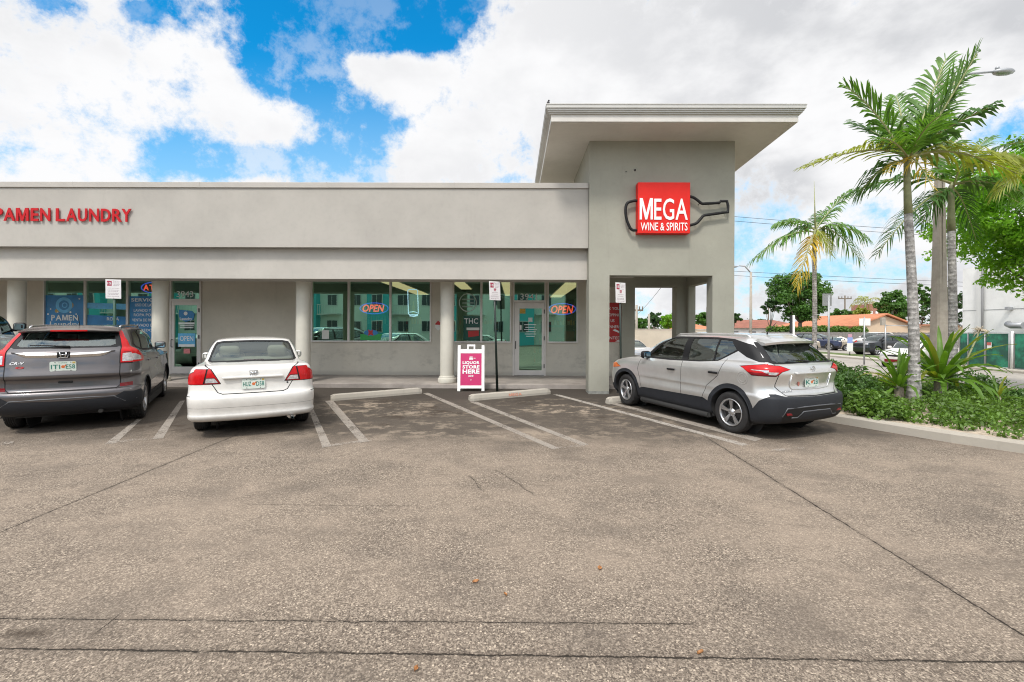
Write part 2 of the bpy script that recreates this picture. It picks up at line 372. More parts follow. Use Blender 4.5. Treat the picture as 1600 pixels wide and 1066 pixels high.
    for (cx, cy, rx, ry) in ((-2.9, 10.2, .9, .32), (.35, 10.1, .55, .32), (-2.4, 9.5, .5, .2), (-6.2, 7.6, 1.2, .4), (-4.2, 7.9, .9, .5), (4.0, 8.4, 1.0, .8), (-2.0, 8.55, .55, .22), (-1.2, 8.9, .35, .18), (1.55, 8.5, .4, .2), (-2.2, 7.9, .25, .15), (-4.9, 2.62, .9, .05), (-3.0, 2.62, .9, .035), (-1.6, 9.3, .3, .5)):
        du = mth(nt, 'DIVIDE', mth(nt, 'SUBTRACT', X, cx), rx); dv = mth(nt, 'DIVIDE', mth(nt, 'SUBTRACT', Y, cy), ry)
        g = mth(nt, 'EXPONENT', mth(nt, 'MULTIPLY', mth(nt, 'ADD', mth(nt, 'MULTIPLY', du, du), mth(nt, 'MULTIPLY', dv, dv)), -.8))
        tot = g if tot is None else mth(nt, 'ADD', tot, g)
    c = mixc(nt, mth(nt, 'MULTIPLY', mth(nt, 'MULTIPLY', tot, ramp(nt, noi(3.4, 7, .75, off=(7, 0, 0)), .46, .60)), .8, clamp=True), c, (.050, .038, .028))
    # joints and cracks: wandering lines
    wob = mth(nt, 'ADD', mth(nt, 'MULTIPLY', mth(nt, 'SUBTRACT', noi(7, 6, .7), .5), .05), mth(nt, 'MULTIPLY', mth(nt, 'SUBTRACT', noi(45, 3, .7), .5), .022)); wob2 = mth(nt, 'MULTIPLY', mth(nt, 'SUBTRACT', noi(2.2, 6, .75, off=(2, 5, 0)), .5), .12)
    crack = None; broad = None
    def line(a_, b_, c_, wdt, wv, lo=None, hi=None, along=None, soft=.03):
        nonlocal crack, broad
        d = mth(nt, 'ABSOLUTE', mth(nt, 'ADD', mth(nt, 'ADD', mth(nt, 'ADD', mth(nt, 'MULTIPLY', X, a_), mth(nt, 'MULTIPLY', Y, b_)), -c_), wv))
        f = ramp(nt, d, wdt, wdt * .35); g = ramp(nt, d, soft * 2.4, 0)
        if lo is not None:
            lim = mth(nt, 'MULTIPLY', ramp(nt, along, lo, lo + .12), ramp(nt, along, hi, hi - .12)); f = mth(nt, 'MULTIPLY', f, lim); g = mth(nt, 'MULTIPLY', g, lim)
        crack = f if crack is None else mth(nt, 'MAXIMUM', crack, f); broad = g if broad is None else mth(nt, 'MAXIMUM', broad, g)
    for (pA, pB, wd, wv, lo, hi, ax) in (((1130, 700), (1600, 993), .010, wob, 1.2, 7.2, Y), ((345, 690), (0, 832), .008, wob, 2.0, 7.2, Y),
                                 ((0, 1013), (1600, 1035), .009, wob, None, None, None), ((0, 967), (1100, 975), .005, wob, -3.2, 1.1, X),
                                 ((205, 945), (130, 1005), .005, wob, 2.56, 2.86, Y), ((735, 745), (752, 765), .004, wob2, 4.8, 5.4, Y), ((780, 738), (838, 775), .004, wob2, 4.7, 5.6, Y),
                                 ((380, 788), (640, 791), .003, wob2, -2.6, -.9, X)):
        x0, y0 = gp(*pA); x1, y1 = gp(*pB); a_, b_ = (y1 - y0), -(x1 - x0); L = math.hypot(a_, b_); a_ /= L; b_ /= L
        line(a_, b_, a_ * x0 + b_ * y0, wd, wv, lo, hi, ax, soft=min(.03, wd * 3.2))
    c = mixc(nt, mth(nt, 'MULTIPLY', broad, mth(nt, 'MULTIPLY', ramp(nt, mid, .3, .6), .38)), c, (.07, .06, .05))
    crack = mth(nt, 'MULTIPLY', crack, ramp(nt, noi(6, 5, .75, off=(5, 5, 0)), .34, .50, .30, 1.0))
    c = mixc(nt, mth(nt, 'MULTIPLY', crack, .93), c, (.022, .018, .014))
    c = mixc(nt, 1.0, c, (.935, .890, .845), 'MULTIPLY')
    nt.links.new(c, b.inputs['Base Color']); b.inputs['Roughness'].default_value = .9; b.inputs['Specular IOR Level'].default_value = .25
    h = mth(nt, 'ADD', mth(nt, 'MULTIPLY', vor.outputs['Distance'], -.6), mth(nt, 'MULTIPLY', noi(160, 3), .5)); h = mth(nt, 'SUBTRACT', h, mth(nt, 'MULTIPLY', crack, 2.5))
    bp = N(nt, 'ShaderNodeBump', in_Strength=.55, in_Distance=.006); nt.links.new(h, bp.inputs['Height']); nt.links.new(bp.outputs[0], b.inputs['Normal'])
    return m
M_ASPH = asphalt_mat()
# kerb of the planted island, taken along its foot
K0 = gp(1280, 657); K1 = gp(1486, 692); K2 = gp(1600, 709)
kd = Vector((K2[0] - K0[0], K2[1] - K0[1])).normalized()
KERB = [(5.42, 11.55), (5.36, 9.4), (5.32, 8.5), K0, K1, K2, (K2[0] + kd.x * 4, K2[1] + kd.y * 4), (K2[0] + kd.x * 10, K2[1] + kd.y * 10)]
mb = MB()
poly = [(-48, 12.1), (-48, -2.0)] + [(KERB[-1][0], -2.0)] + [(x + .05, y) for x, y in KERB[::-1]] + [(5.42, 12.1)]
mb.bm.faces.new([mb.V((x, y, zlot(y))) for x, y in poly])
mb.quad((-48, -2, zlot(-2)), (-48, -60, zlot(-2)), (20, -60, zlot(-2)), (20, -2, zlot(-2)))
struct(mb.build('parking_lot', M_ASPH))

M_ROAD = mat('pale_road_asphalt', (.34, .31, .275), .85, var=.12, vs=3, bump=.3, bs=120, var2=.10, vs2=.35)
M_SAND = mat('sandy_mulch', (.44, .36, .28), .95, var=.35, vs=14, bump=.8, bs=60, var2=.15, vs2=2)
M_GRASS = mat('mown_grass', (.095, .13, .035), .9, var=.45, vs=9, bump=.8, bs=60, var2=.35, vs2=.6)
M_GROUND = mat('dry_ground', (.26, .235, .185), .95, var=.3, vs=.8, bump=.4, bs=20, var2=.2, vs2=.1)
M_WALK = mat('walkway_concrete', (.30, .265, .235), .7, var=.18, vs=2.2, bump=.25, bs=70, var2=.18, vs2=.8)
M_SIDE = mat('pavement_concrete', (.46, .42, .36), .85, var=.12, vs=3, bump=.2, bs=70)
ZS = -.15
def zbed(X, Y):   # island surface: from the kerb top down to the side street
    k = max(0, min(1, (X - 7.5) / 7.5)); k = k * k * (3 - 2 * k)
    far = max(0, min(1, (Y - 12) / 8)); base = zlot(min(Y, 12.1)) + .135
    a = base * (1 - far) + (ZS + .02) * far
    return a * (1 - k) + (ZS + .10) * k
mb = MB()
def kerbX(Y):
    for (xa, ya), (xb, yb) in zip(KERB[:-1], KERB[1:]):
        if yb <= Y <= ya: return xa + (xb - xa) * (ya - Y) / (ya - yb)
    return 5.42
ys = [-1.5 + .25 * i for i in range(0, 60)] + [14 + i for i in range(0, 30, 2)]; nx = 26; rows = []
for Y in ys:
    x0 = kerbX(Y) + .14 if Y < 11.5 else (5.56 if Y < 14.2 else 3.52); row = []
    for i in range(nx + 1):
        X = x0 + (15.86 - x0) * i / nx
        row.append(mb.V((X, Y, zbed(X, Y) + .02 * math.sin(X * 3.1 + Y * 2.3) * (0 if i in (0, nx) else 1))))
    rows.append(row)
for A, B in zip(rows[:-1], rows[1:]):
    for i in range(nx): mb.bm.faces.new([A[i], A[i + 1], B[i + 1], B[i]]).smooth = True
struct(mb.build('planting_bed', M_SAND))
# kerb
M_KERB = stucco('kerb_concrete', (.40, .365, .31), .75)
def kerb(name, pts, wdt, h, zf, label=None):
    mb = MB(); prof = [(0, -.12), (0.0, h - .03), (.02, h), (wdt - .01, h), (wdt, h - .02), (wdt, -.12)]; rings = []
    fine = []
    for (a, b) in zip(pts[:-1], pts[1:]):
        n = max(2, int(math.dist(a, b) / .35)); fine += [(a[0] + (b[0] - a[0]) * i / n, a[1] + (b[1] - a[1]) * i / n) for i in range(n)]
    fine.append(pts[-1])
    for i, p in enumerate(fine):
        a = Vector(fine[max(i - 1, 0)]); b = Vector(fine[min(i + 1, len(fine) - 1)]); d = (b - a).normalized(); n = Vector((-d.y, d.x))
        if n.x < 0: n = -n
        rings.append([mb.V((p[0] + n.x * q, p[1] + n.y * q, zf(p[0], p[1]) + hh + random.uniform(-.003, .003))) for q, hh in prof])
    for A, B in zip(rings[:-1], rings[1:]):
        for k in range(len(prof) - 1): mb.bm.faces.new([A[k], A[k + 1], B[k + 1], B[k]])
    return mb.build(name, M_KERB)
struct(kerb('kerb', KERB, .17, .15, lambda x, y: zlot(y)))
# walkway of the shopping centre
mb = MB(); P = [(12.14, .14), (12.14, .340), (12.17, .352), (14.12, .392), (14.12, .1)]
mb.prism(P, -24, 5.05, 'x')
struct(mb.build('walkway', M_WALK))
# side street with kerbs
mb = MB(); mb.quad((16.0, -40, ZS), (23.2, -40, ZS), (23.2, 160, ZS), (16.0, 160, ZS)); struct(mb.build('side_street', M_ROAD))
struct(kerb('street_kerb', [(15.84, 45), (15.84, -1.5)], .16, .12, lambda x, y: ZS))
struct(kerb('street_kerb', [(23.2, 60), (23.2, 2)], .16, .12, lambda x, y: ZS))
mb = MB(); mb.quad((23.34, 2, ZS + .10), (24.6, 2, ZS + .10), (24.6, 60, ZS + .10), (23.34, 60, ZS + .10)); struct(mb.build('pavement', M_SIDE))
mb = MB(); mb.quad((24.6, 20, ZS + .05), (27.5, 20, ZS + .05), (27.5, 60, ZS + .05), (24.6, 60, ZS + .05)); struct(mb.build('grass_verge', M_GRASS))
mb = MB(); mb.quad((27.5, 26, ZS + .02), (75, 26, ZS + .02), (75, 56, ZS + .02), (27.5, 56, ZS + .02)); struct(mb.build('far_parking_lot', M_ROAD))
mb = MB(); mb.quad((-900, -900, -.22), (900, -900, -.22), (900, 1500, -.22), (-900, 1500, -.22)); struct(mb.build('ground', M_GROUND))

# painted bay lines, worn
def worn(name, col, keep):
    m = bpy.data.materials.new(name); m.use_nodes = True; nt = m.node_tree; b = nt.nodes['Principled BSDF']; o = nt.nodes['Material Output']
    geo = N(nt, 'ShaderNodeNewGeometry'); n = N(nt, 'ShaderNodeTexNoise', in_Scale=26, in_Detail=9, in_Roughness=.8); nt.links.new(geo.outputs['Position'], n.inputs['Vector'])
    n2 = N(nt, 'ShaderNodeTexNoise', in_Scale=2.5, in_Detail=4, in_Roughness=.7); nt.links.new(geo.outputs['Position'], n2.inputs['Vector'])
    b.inputs['Base Color'].default_value = (*col, 1); b.inputs['Roughness'].default_value = .8
    s = mth(nt, 'ADD', mth(nt, 'MULTIPLY', n.outputs[0], .8), mth(nt, 'MULTIPLY', n2.outputs[0], .5))
    f = ramp(nt, s, keep, keep + .16)
    t = N(nt, 'ShaderNodeBsdfTransparent'); mx = N(nt, 'ShaderNodeMixShader'); nt.links.new(mth(nt, 'MULTIPLY', f, .70), mx.inputs[0]); nt.links.new(t.outputs[0], mx.inputs[1]); nt.links.new(b.outputs[0], mx.inputs[2]); nt.links.new(mx.outputs[0], o.inputs[0])
    return m
M_LINE = worn('worn_white_paint', (.38, .335, .285), .50); M_LINE2 = worn('faint_white_paint', (.42, .37, .32), .60); M_LINE3 = worn('fresh_white_paint', (.46, .415, .36), .50)
def lines(name, quads, m, hgt=.004):
    mb = MB()
    for q in quads:
        pts = [gp(*p) for p in q]; mb.quad(*[(x, y, zlot(y) + hgt) for x, y in pts])
    o = mb.build(name, m, recalc=False)
    for p in o.data.polygons:
        if p.normal.z < 0: p.flip()
    return struct(o)
lines('bay_lines', [((482, 640), (489, 638), (518, 698), (504, 700)), ((508, 627), (520, 626), (577, 690), (563, 692)),
    ((661, 615), (669, 614), (875, 701), (862, 702)), ((733, 628), (742, 627), (920, 695), (910, 697)),
    ((163, 695), (181, 693), (222, 655), (214, 655)), ((238, 687), (255, 685), (289, 626), (281, 627)),
    ((956, 632), (961, 630), (1192, 686), (1180, 690))], M_LINE)
lines('bay_line_ends', [((504, 700), (502, 697), (580, 687), (580, 690)), ((862, 703), (860, 700), (918, 694), (921, 697)), ((170, 694), (168, 691), (246, 683), (247, 686)), ((1204, 706), (1206, 703), (1258, 699), (1258, 703)), ((0, 696), (0, 692), (22, 690), (22, 694))], M_LINE2, .008)
lines('bay_line', [((864, 617), (870, 616), (1170, 695), (1160, 697))], M_LINE3)

# fallen leaves and litter
M_LEAFB = mat('dry_leaf', (.36, .16, .055), .7, var=.3, vs=30)
def litter(px, py, ln, m, name, label, cat, rz, group=None):
    x, y = gp(px, py); t = random.random; mb = MB(); n = 6
    for i in range(n):
        a0, a1 = i / n, (i + 1) / n
        w0, w1 = [.32 * ln * math.sin(math.pi * min(.97, max(.03, a))) for a in (a0, a1)]
        h0, h1 = [.25 * ln * (a - .4) ** 2 for a in (a0, a1)]
        mb.quad((ln * (a0 - .5), -w0, h0 + .01), (ln * (a1 - .5), -w1, h1 + .01), (ln * (a1 - .5), 0, h1 + .002), (ln * (a0 - .5), 0, h0 + .002))
        mb.quad((ln * (a0 - .5), 0, h0 + .002), (ln * (a1 - .5), 0, h1 + .002), (ln * (a1 - .5), w1, h1 + .014), (ln * (a0 - .5), w0, h0 + .014))
    bmesh.ops.remove_doubles(mb.bm, verts=mb.bm.verts, dist=1e-4)
    o = mb.build(name, m, loc=(x, y, zlot(y) + .003)); o.rotation_euler = (0, 0, rz); tag(o, label, cat, group)
litter(743, 911, .045, M_LEAFB, 'fallen_leaf', 'small orange brown leaf lying alone on open asphalt in the centre foreground', 'leaf', .4, 'fallen leaves')
litter(650, 1048, .036, M_LEAFB, 'fallen_leaf', 'brown leaf on the asphalt near the bottom edge, nearest to the viewer', 'leaf', 1.3, 'fallen leaves')
litter(790, 931, .035, M_LEAFB, 'fallen_leaf', 'tiny brown leaf just right of the centre foreground leaf', 'leaf', 2.1, 'fallen leaves')
litter(937, 890, .05, M_LEAFB, 'fallen_leaf', 'thin curled brown leaf on asphalt, farthest of the foreground leaves', 'leaf', 1.2, 'fallen leaves')
mb = MB(); mb.tube([(-.018, 0, .008), (.018, 0, .008)], .0075, 8); x, y = gp(1094, 1021)
o = mb.build('cigarette_butt', M_LEAFB, loc=(x, y, zlot(y) + .002)); o.rotation_euler = (0, 0, .5); tag(o, 'tan cigarette butt lying in the asphalt joint at the front', 'cigarette butt')

# ================================================================== WHEEL STOPS
def wheel_stop(pL, pR, label, stencil=None, length=None):
    (xa, ya), (xb, yb) = pL, pR; L = length or math.hypot(xb - xa, yb - ya); a = math.atan2(yb - ya, xb - xa)
    t = thing('wheel_stop', label, 'wheel stop', (xa, ya, (zlot(ya))), a, 'concrete wheel stops')
    t.rotation_euler = (0, -math.atan(SL * math.sin(a)), a)
    mb = MB(); h = .135; wd = .16; n = 26; rings = []
    for i in range(n + 1):
        x = L * i / n; e = min(1, min(x, L - x) / .05); hh = h * (.80 + .2 * e) + random.uniform(-.002, .002); ii = .02 * (1 - e)
        rings.append([mb.V((x, y, z)) for y, z in ((0 + ii, -.02), (0 + ii, .05), (.018 + ii, hh - .015), (.035, hh), (wd - .035, hh), (wd - .018 - ii, hh - .015), (wd - ii, .05), (wd - ii, -.02))])
    for A, B in zip(rings[:-1], rings[1:]):
        for k in range(7): mb.bm.faces.new([A[k], A[k + 1], B[k + 1], B[k]])
    mb.bm.faces.new(rings[0]); mb.bm.faces.new(rings[-1][::-1])
    mb.build('block', M_KERB, t)
    if stencil:
        mb = text_mb(stencil, .34, .065, (L * .53, -.003, .065), (1, 0, 0), (0, .12, 1), bold=.02)
        mb.build('stencil_lettering', M_ORANGE, t)
    return t
wheel_stop(gp(518, 627), gp(660, 615), 'concrete wheel stop at the head of the empty bay beside the white sedan')
wheel_stop(gp(736, 627), gp(861, 616), 'concrete wheel stop with faded orange stencil in front of the black sign pole', 'MEGA')
s3 = gp(953, 632); wheel_stop(s3, (s3[0] + 1.7, s3[1] + 1.0), 'concrete wheel stop touching the front wheel of the silver crossover')

# ================================================================== SHOPPING CENTRE BUILDING
YW = 14.1; ZF = .39; SOF = 3.30
bld = thing('strip_mall', 'long low cream stucco strip mall with flat parapet and a covered walkway', 'building', (0, 14.1, .39))
def B(mb, name, m, parent=bld, **k): return mb.build(name, m, parent, world=(parent is bld), **k)
XL = -23.0
XT0 = PX(920, 11.3); XT1 = PX(1147, 11.3)          # tower
fy = 11.62; fy2 = 11.42
zA = PZ(437, fy); zB = PZ(387.5, fy2); zC = PZ(287, fy2)
mb = MB(); mb.box(XL, XT0 - .004, fy2, 12.4, zB, zC - .12); B(mb, 'parapet_fascia', M_FASC)
mb = MB(); mb.box(XL, XT0 - .004, fy, 12.3, zA, zB - .002); B(mb, 'lower_fascia', M_LOWF)
mb = MB(); mb.box(XL, XT0 - .004, fy2 - .035, 12.46, zC - .12, zC + .01, bev=.006)
for jx in (-17, -13.9, -10.8, -7.7, -4.6, -1.5): mb.box(jx, jx + .012, fy2 - .038, fy2 - .03, zC - .125, zC + .012)
B(mb, 'coping', M_COPE)
mb = MB(); mb.box(XL, 3.45, 12.3, 14.0, SOF, SOF + .12); B(mb, 'walkway_soffit', M_SOFF)
mb = MB(); mb.box(XL, 3.4, 12.42, 27, 4.6, 4.9); B(mb, 'roof', M_GROUND)
# front wall pieces round the openings
def wx(px): return PX(px, YW)
zs = PZ(533, YW, 700); zbar = PZ(471, YW, 820); WT = 3.26
w1 = (wx(68), wx(264)); d1 = (wx(266), wx(315)); w2 = (wx(486), wx(674)); w3 = (wx(703), wx(799)); d2 = (wx(801), wx(853)); w4 = (wx(855), wx(903))
XE = 3.46
mb = MB(); segs = []
def wallbox(x0, x1, z0, z1): mb.box(x0, x1, YW, YW + .2, z0, z1)
xs = XL
for (a, b, kind) in ((w1[0], w1[1], 'w'), (d1[0], d1[1], 'd'), (w2[0], w2[1], 'w'), (w3[0], w3[1], 'w'), (d2[0], d2[1], 'd'), (w4[0], w4[1], 'w')):
    if a - xs > .001: wallbox(xs, a, .05, SOF)
    if kind == 'w': wallbox(a, b, .05, zs)
    wallbox(a, b, WT, SOF); xs = b
wallbox(xs, XE, .05, SOF)
bmesh.ops.remove_doubles(mb.bm, verts=mb.bm.verts, dist=.0005)
B(mb, 'front_wall', M_WALL)
mb = MB(); mb.box(XE - .2, XE, YW + .2, 27, -.2, 4.6); mb.box(XL, XL + .2, YW + .2, 27, -.2, 4.6); mb.box(XL, XE, 27, 27.2, -.2, 4.6); mb.box(XL, XE, YW + .003, YW + .2, SOF, 4.6); B(mb, 'outer_wall', M_WALL)

# columns of the walkway
for px, lab in ((699, 'right, beside the magenta sandwich board'), (474.5, 'between the blank wall and the liquor store windows'), (251.5, 'left of the laundry door'), (28, 'at the far left behind the white pickup')):
    cx = PX(px, 12.45); t = thing('column', 'round cream walkway column ' + lab, 'column', (cx, 12.42, .35), 0, 'columns along the walkway')
    mb = MB(); mb.lathe([(.182, .16), (.182, zA - .35 + .02)], 36); mb.lathe([(.182, zA - .36), (.20, zA - .352)], 36); mb.build('shaft', M_COLM, t)
    mb = MB(); mb.lathe([(.182, .20), (.20, .185), (.205, .165), (.20, .15), (.225, .14), (.238, .12), (.24, .03), (.232, .0), (.0, .0)], 36); mb.build('base', M_COLM, t)

# windows
def window(x0, x1, mulls, z0=zs, z1=WT, parent=bld, name='window'):
    fr = MB(); y0, y1 = YW - .03, YW + .06; t = .045
    fr.box(x0, x1, y0 - .03, y1, z0 - .045, z0, bev=.004); fr.box(x0, x1, y0, y1, z1 - t, z1 - .001)
    xs = [x0] + mulls + [x1]
    fr.box(x0 + .001, x0 + t, y0, y1, z0, z1 - t); fr.box(x1 - t, x1 - .001, y0, y1, z0, z1 - t)
    for m_ in mulls: fr.box(m_ - .032, m_ + .032, y0 - .004, y1, z0, z1 - t)
    f = B(fr, name, M_ALU)
    for i in range(len(xs) - 1):
        a = xs[i] + (t if i == 0 else .032); b_ = xs[i + 1] - (t if i == len(xs) - 2 else .032)
        g = MB(); g.quad((a, YW + .02, z0), (b_, YW + .02, z0), (b_, YW + .02, z1 - t), (a, YW + .02, z1 - t)); o = g.build('pane', M_SHOPGLASS, f, recalc=False)
        bmm = o.data; 
        for v in bmm.vertices: v.co -= Vector(bld.location)
        f.location = (0, 0, 0)
    return f
window(*w1, [wx(133.5), wx(199.5)]); window(*w2, [wx(545), wx(610)]); window(*w3, [wx(752)]); window(*w4, [])
def door(x0, x1, glass_px, gz, label, hinge_right=True):
    mb = MB(); y0, y1 = YW - .04, YW + .06; j = .05
    mb.box(x0 + .002, x0 + j, y0, y1, ZF, WT - .001); mb.box(x1 - j, x1 - .002, y0, y1, ZF, WT - .001); mb.box(x0 + j, x1 - j, y0, y1, WT - .05, WT - .001); mb.box(x0 + j, x1 - j, y0 - .006, y1, zbar - .03, zbar + .03)
    fr = B(mb, 'door_frame', M_ALU)
    g = MB(); g.quad(*[(x, YW + .02, z) for x, z in ((x0 + j, zbar + .03), (x1 - j, zbar + .03), (x1 - j, WT - .05), (x0 + j, WT - .05))]); o = g.build('transom_pane', M_SHOPGLASS, fr, recalc=False)
    for v in o.data.vertices: v.co -= Vector(bld.location)
    gx0, gx1 = wx(glass_px[0]), wx(glass_px[1]); z0, z1 = gz; a, b_ = x0 + j + .006, x1 - j - .006; zt = zbar - .036
    mb = MB(); mb.box(a, gx0, YW - .03, YW + .02, ZF + .012, zt); mb.box(gx1, b_, YW - .03, YW + .02, ZF + .012, zt); mb.box(gx0, gx1, YW - .03, YW + .02, ZF + .012, z0); mb.box(gx0, gx1, YW - .03, YW + .02, z1, zt)
    d = tag(B(mb, 'door', M_ALU), label)
    g = MB(); g.quad((gx0, YW - .005, z0), (gx1, YW - .005, z0), (gx1, YW - .005, z1), (gx0, YW - .005, z1)); o = g.build('pane', M_SHOPGLASS, d, recalc=False)
    h = MB(); hx = a + .035 if hinge_right else b_ - .035
    h.tube([(hx, YW - .035, 1.42), (hx, YW - .08, 1.42), (hx, YW - .09, 1.40), (hx, YW - .09, 1.22), (hx, YW - .08, 1.20), (hx, YW - .035, 1.20)], .011, 8); ho = h.build('handle', M_BLACK, d)
    for q in (o, ho):
        for v in q.data.vertices: v.co -= Vector(bld.location)
    hg = MB(); hxx = b_ + .004 if hinge_right else a - .004
    for z in (.62, 1.45, 2.25):
        hg = MB(); hg.box(hxx - .012, hxx + .012, YW - .055, YW - .03, z, z + .12); ho = hg.build('hinge', M_DARK, d)
        for v in ho.data.vertices: v.co -= Vector(bld.location)
    return d
door(*d1, (273.5, 308.5), (PZ(573, YW, 290), PZ(477, YW, 290)), 'laundry door')
door(*d2, (811.5, 846.5), (PZ(578.5, YW), PZ(482, YW)), 'liquor store door')
# interior of the shops
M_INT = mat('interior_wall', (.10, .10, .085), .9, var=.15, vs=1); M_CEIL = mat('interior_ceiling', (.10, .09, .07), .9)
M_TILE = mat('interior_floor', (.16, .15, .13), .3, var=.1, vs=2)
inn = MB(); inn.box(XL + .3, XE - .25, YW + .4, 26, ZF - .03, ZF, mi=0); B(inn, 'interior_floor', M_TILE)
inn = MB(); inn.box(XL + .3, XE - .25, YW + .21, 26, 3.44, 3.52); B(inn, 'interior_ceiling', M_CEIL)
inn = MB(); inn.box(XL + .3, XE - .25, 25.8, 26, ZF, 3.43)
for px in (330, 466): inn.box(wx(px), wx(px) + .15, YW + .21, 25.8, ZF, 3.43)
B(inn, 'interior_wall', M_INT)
M_TUBE = mat('fluorescent_panel', (.9, .85, .6), .5, emis=(1.0, .86, .52), es=1.25)
def troffer(x0, x1, y0, y1, room):
    t = thing('ceiling_light', room, 'ceiling light', ((x0 + x1) / 2, (y0 + y1) / 2, 3.38), 0, 'fluorescent ceiling lights in the shops')
    hx, hy = (x1 - x0) / 2, (y1 - y0) / 2
    mb = MB(); n = max(1, int(round(2 * hy / .6))); m_ = max(1, int(round(2 * hx / .6)))
    for i in range(n):
        for k in range(m_):
            mb.box(-hx + 2 * hx * k / m_ + .015, -hx + 2 * hx * (k + 1) / m_ - .015, -hy + 2 * hy * i / n + .02, -hy + 2 * hy * (i + 1) / n - .02, 0, .02)
    mb.build('diffuser', M_TUBE, t); mb = MB(); mb.box(-hx - .03, hx + .03, -hy - .03, hy + .03, .021, .05); mb.build('housing', M_WHITE, t)
troffer(-2.2, -1.75, 15.6, 19.0, 'yellowish fluorescent light strip seen over the sandwich board window')
troffer(-.5, -.05, 15.6, 22.5, 'yellowish fluorescent light strip left of the liquor store door numbers')
troffer(1.72, 2.3, 15.6, 23.5, 'yellowish fluorescent light strip above the open sign by the tower')
troffer(-4.65, -4.05, 15.6, 22.0, 'yellowish fluorescent light strip seen above the middle open sign')
troffer(-9.6, -9.0, 16.5, 17.4, 'pale ceiling light behind the laundry door transom')
# shelves of bottles inside the liquor store
shelfm = mat('shelf', (.10, .10, .09), .6); bot = [mat('bottle_' + n, c, .15) for n, c in (('green', (.03, .12, .04)), ('amber', (.25, .09, .02)), ('clear', (.35, .4, .36)), ('red', (.35, .02, .02)), ('blue', (.03, .08, .3)), ('gold', (.5, .35, .1)))]
def shelf(x, y, ln, label):
    t = thing('bottle_shelf', label, 'shelf', (x, y, ZF), 0, 'shelves inside the liquor store')
    mb = MB(); mb.box(0, ln, .3, .34, 0, 1.7)
    for k in range(5): mb.box(0, ln, 0, .3, .1 + k * .36, .12 + k * .36)
    mb.build('rack', shelfm, t)
    for mi_, m_ in enumerate(bot):
        mb = MB()
        for k in range(5):
            q = 0.05
            while q < ln:
                if random.randrange(6) == mi_:
                    h = random.uniform(.2, .3); r = random.uniform(.03, .045); mb.lathe([(r, .12 + k * .36), (r, .12 + k * .36 + h * .6), (.012, .12 + k * .36 + h * .75), (.012, .12 + k * .36 + h)], 7, c=(q, .12, 0))
                q += .1
        o = mb.build('bottles', m_, t); o['kind'] = 'stuff'
shelf(-5.6, 17.0, 2.2, 'dark shelf of bottles behind the left liquor store windows'); shelf(-3.0, 18.2, 2.0, 'shelf of bottles behind the open sign of the middle window')
shelf(.7, 18.0, 2.0, 'shelf of bottles behind the liquor store door'); shelf(-1.8, 16.4, 1.2, 'shelf of bottles behind the window beside the sandwich board')
mb = MB(); mb.box(0, .45, 0, .35, 0, .42); mb.box(.5, .8, 0, .3, 0, .3); mb.box(1.0, 1.15, 0, .1, 0, .3)
tag(mb.build('carton_stack', mat('red_carton', (.32, .03, .02), .7, var=.4, vs=6), loc=(wx(858), YW + .35, 1.42)), 'red cartons inside the window under the right open sign', 'cartons')
# ================================================================== TOWER
YT = 11.3; zT = PZ(220.5, YT, 1030); zO = PZ(430.5, YT, 1030)
tw = thing('corner_tower', 'sage grey square corner tower with broad overhanging flat roof and open base', 'tower', (XT0, YT, .2))
def T(mb, name, m, **k): return mb.build(name, m, tw, world=True, **k)
xa = PX(952, YT); xb = PX(1113, YT); YB = 14.3; xin = XT1 - .2
zi = 3.05
mb = MB(); mb.box(XT0, xa, YT, YT + .45, .15, zO); mb.box(xb, XT1, YT, YT + .35, .15, zO)
mb.box(XT0, XT1, YT, YT + .35, zO, zT)
T(mb, 'front_wall', M_TOWER)
mb = MB(); mb.box(XT0, XT0 + .2, YT + .35, YB, 3.4, zT); T(mb, 'left_wall', M_TOWER)
mb = MB(); mb.box(xin, XT1, YT + .35, 12.42, .15, zi); mb.box(xin, XT1, 13.72, YB, .15, zi); mb.box(xin, XT1, YT + .35, YB, zi, zT); T(mb, 'right_wall', M_TOWER)
bx0 = PX(992, 13.9); bx1 = PX(1057, 13.9)
mb = MB(); mb.box(3.14, bx0, 13.9, YB, .15, zi); mb.box(bx1, xin, 13.9, YB, .15, zi); mb.box(2.5, xin, 13.9, YB, zi, zT); T(mb, 'rear_wall', M_TOWER)
mb = MB(); mb.box(XT0 + .2, xin, YT + .35, 13.9, 3.35, 3.45); T(mb, 'ceiling', M_TOWER)
# roof slab, soffit, fascia boards and gutter (its plan is a little out of square)
def rl(y): return .745 + (.035) * (y - 10.3) * -.3
y0, y1 = 10.31, 15.4
P = {'l0': PX(862, y0), 'r0': PX(1242, y0)}; l1 = P['l0'] - .02; r1 = P['r0'] + .22
def plan(e): return [(P['l0'] - e, y0 - e), (P['r0'] + e, y0 - e), (r1 + e, y1 + e), (l1 - e, y1 + e)]
mb = MB(); mb.prism(plan(0), zT, zT + .16, 'z'); T(mb, 'soffit', M_SOFF)
zb0 = zT + .05; mb = MB(); mb.prism(plan(.035), zT + .012, zT + .17, 'z'); T(mb, 'fascia_board', mat('fascia_white', (.60, .575, .53), .6, var=.08, vs=2))
mb = MB(); zg = zT + .165
mb.prism(plan(.07), zg, zg + .032, 'z'); mb.prism(plan(.10), zg + .03, zg + .062, 'z'); mb.prism(plan(.12), zg + .06, zg + .102, 'z'); mb.prism(plan(.145), zg + .10, zg + .167, 'z'); mb.prism(plan(.155), zg + .165, zg + .185, 'z')
T(mb, 'gutter', M_GUTT)
mb = MB(); mb.box(xb + .12, xb + .26, YT - .012, YT, .9, 1.02); 
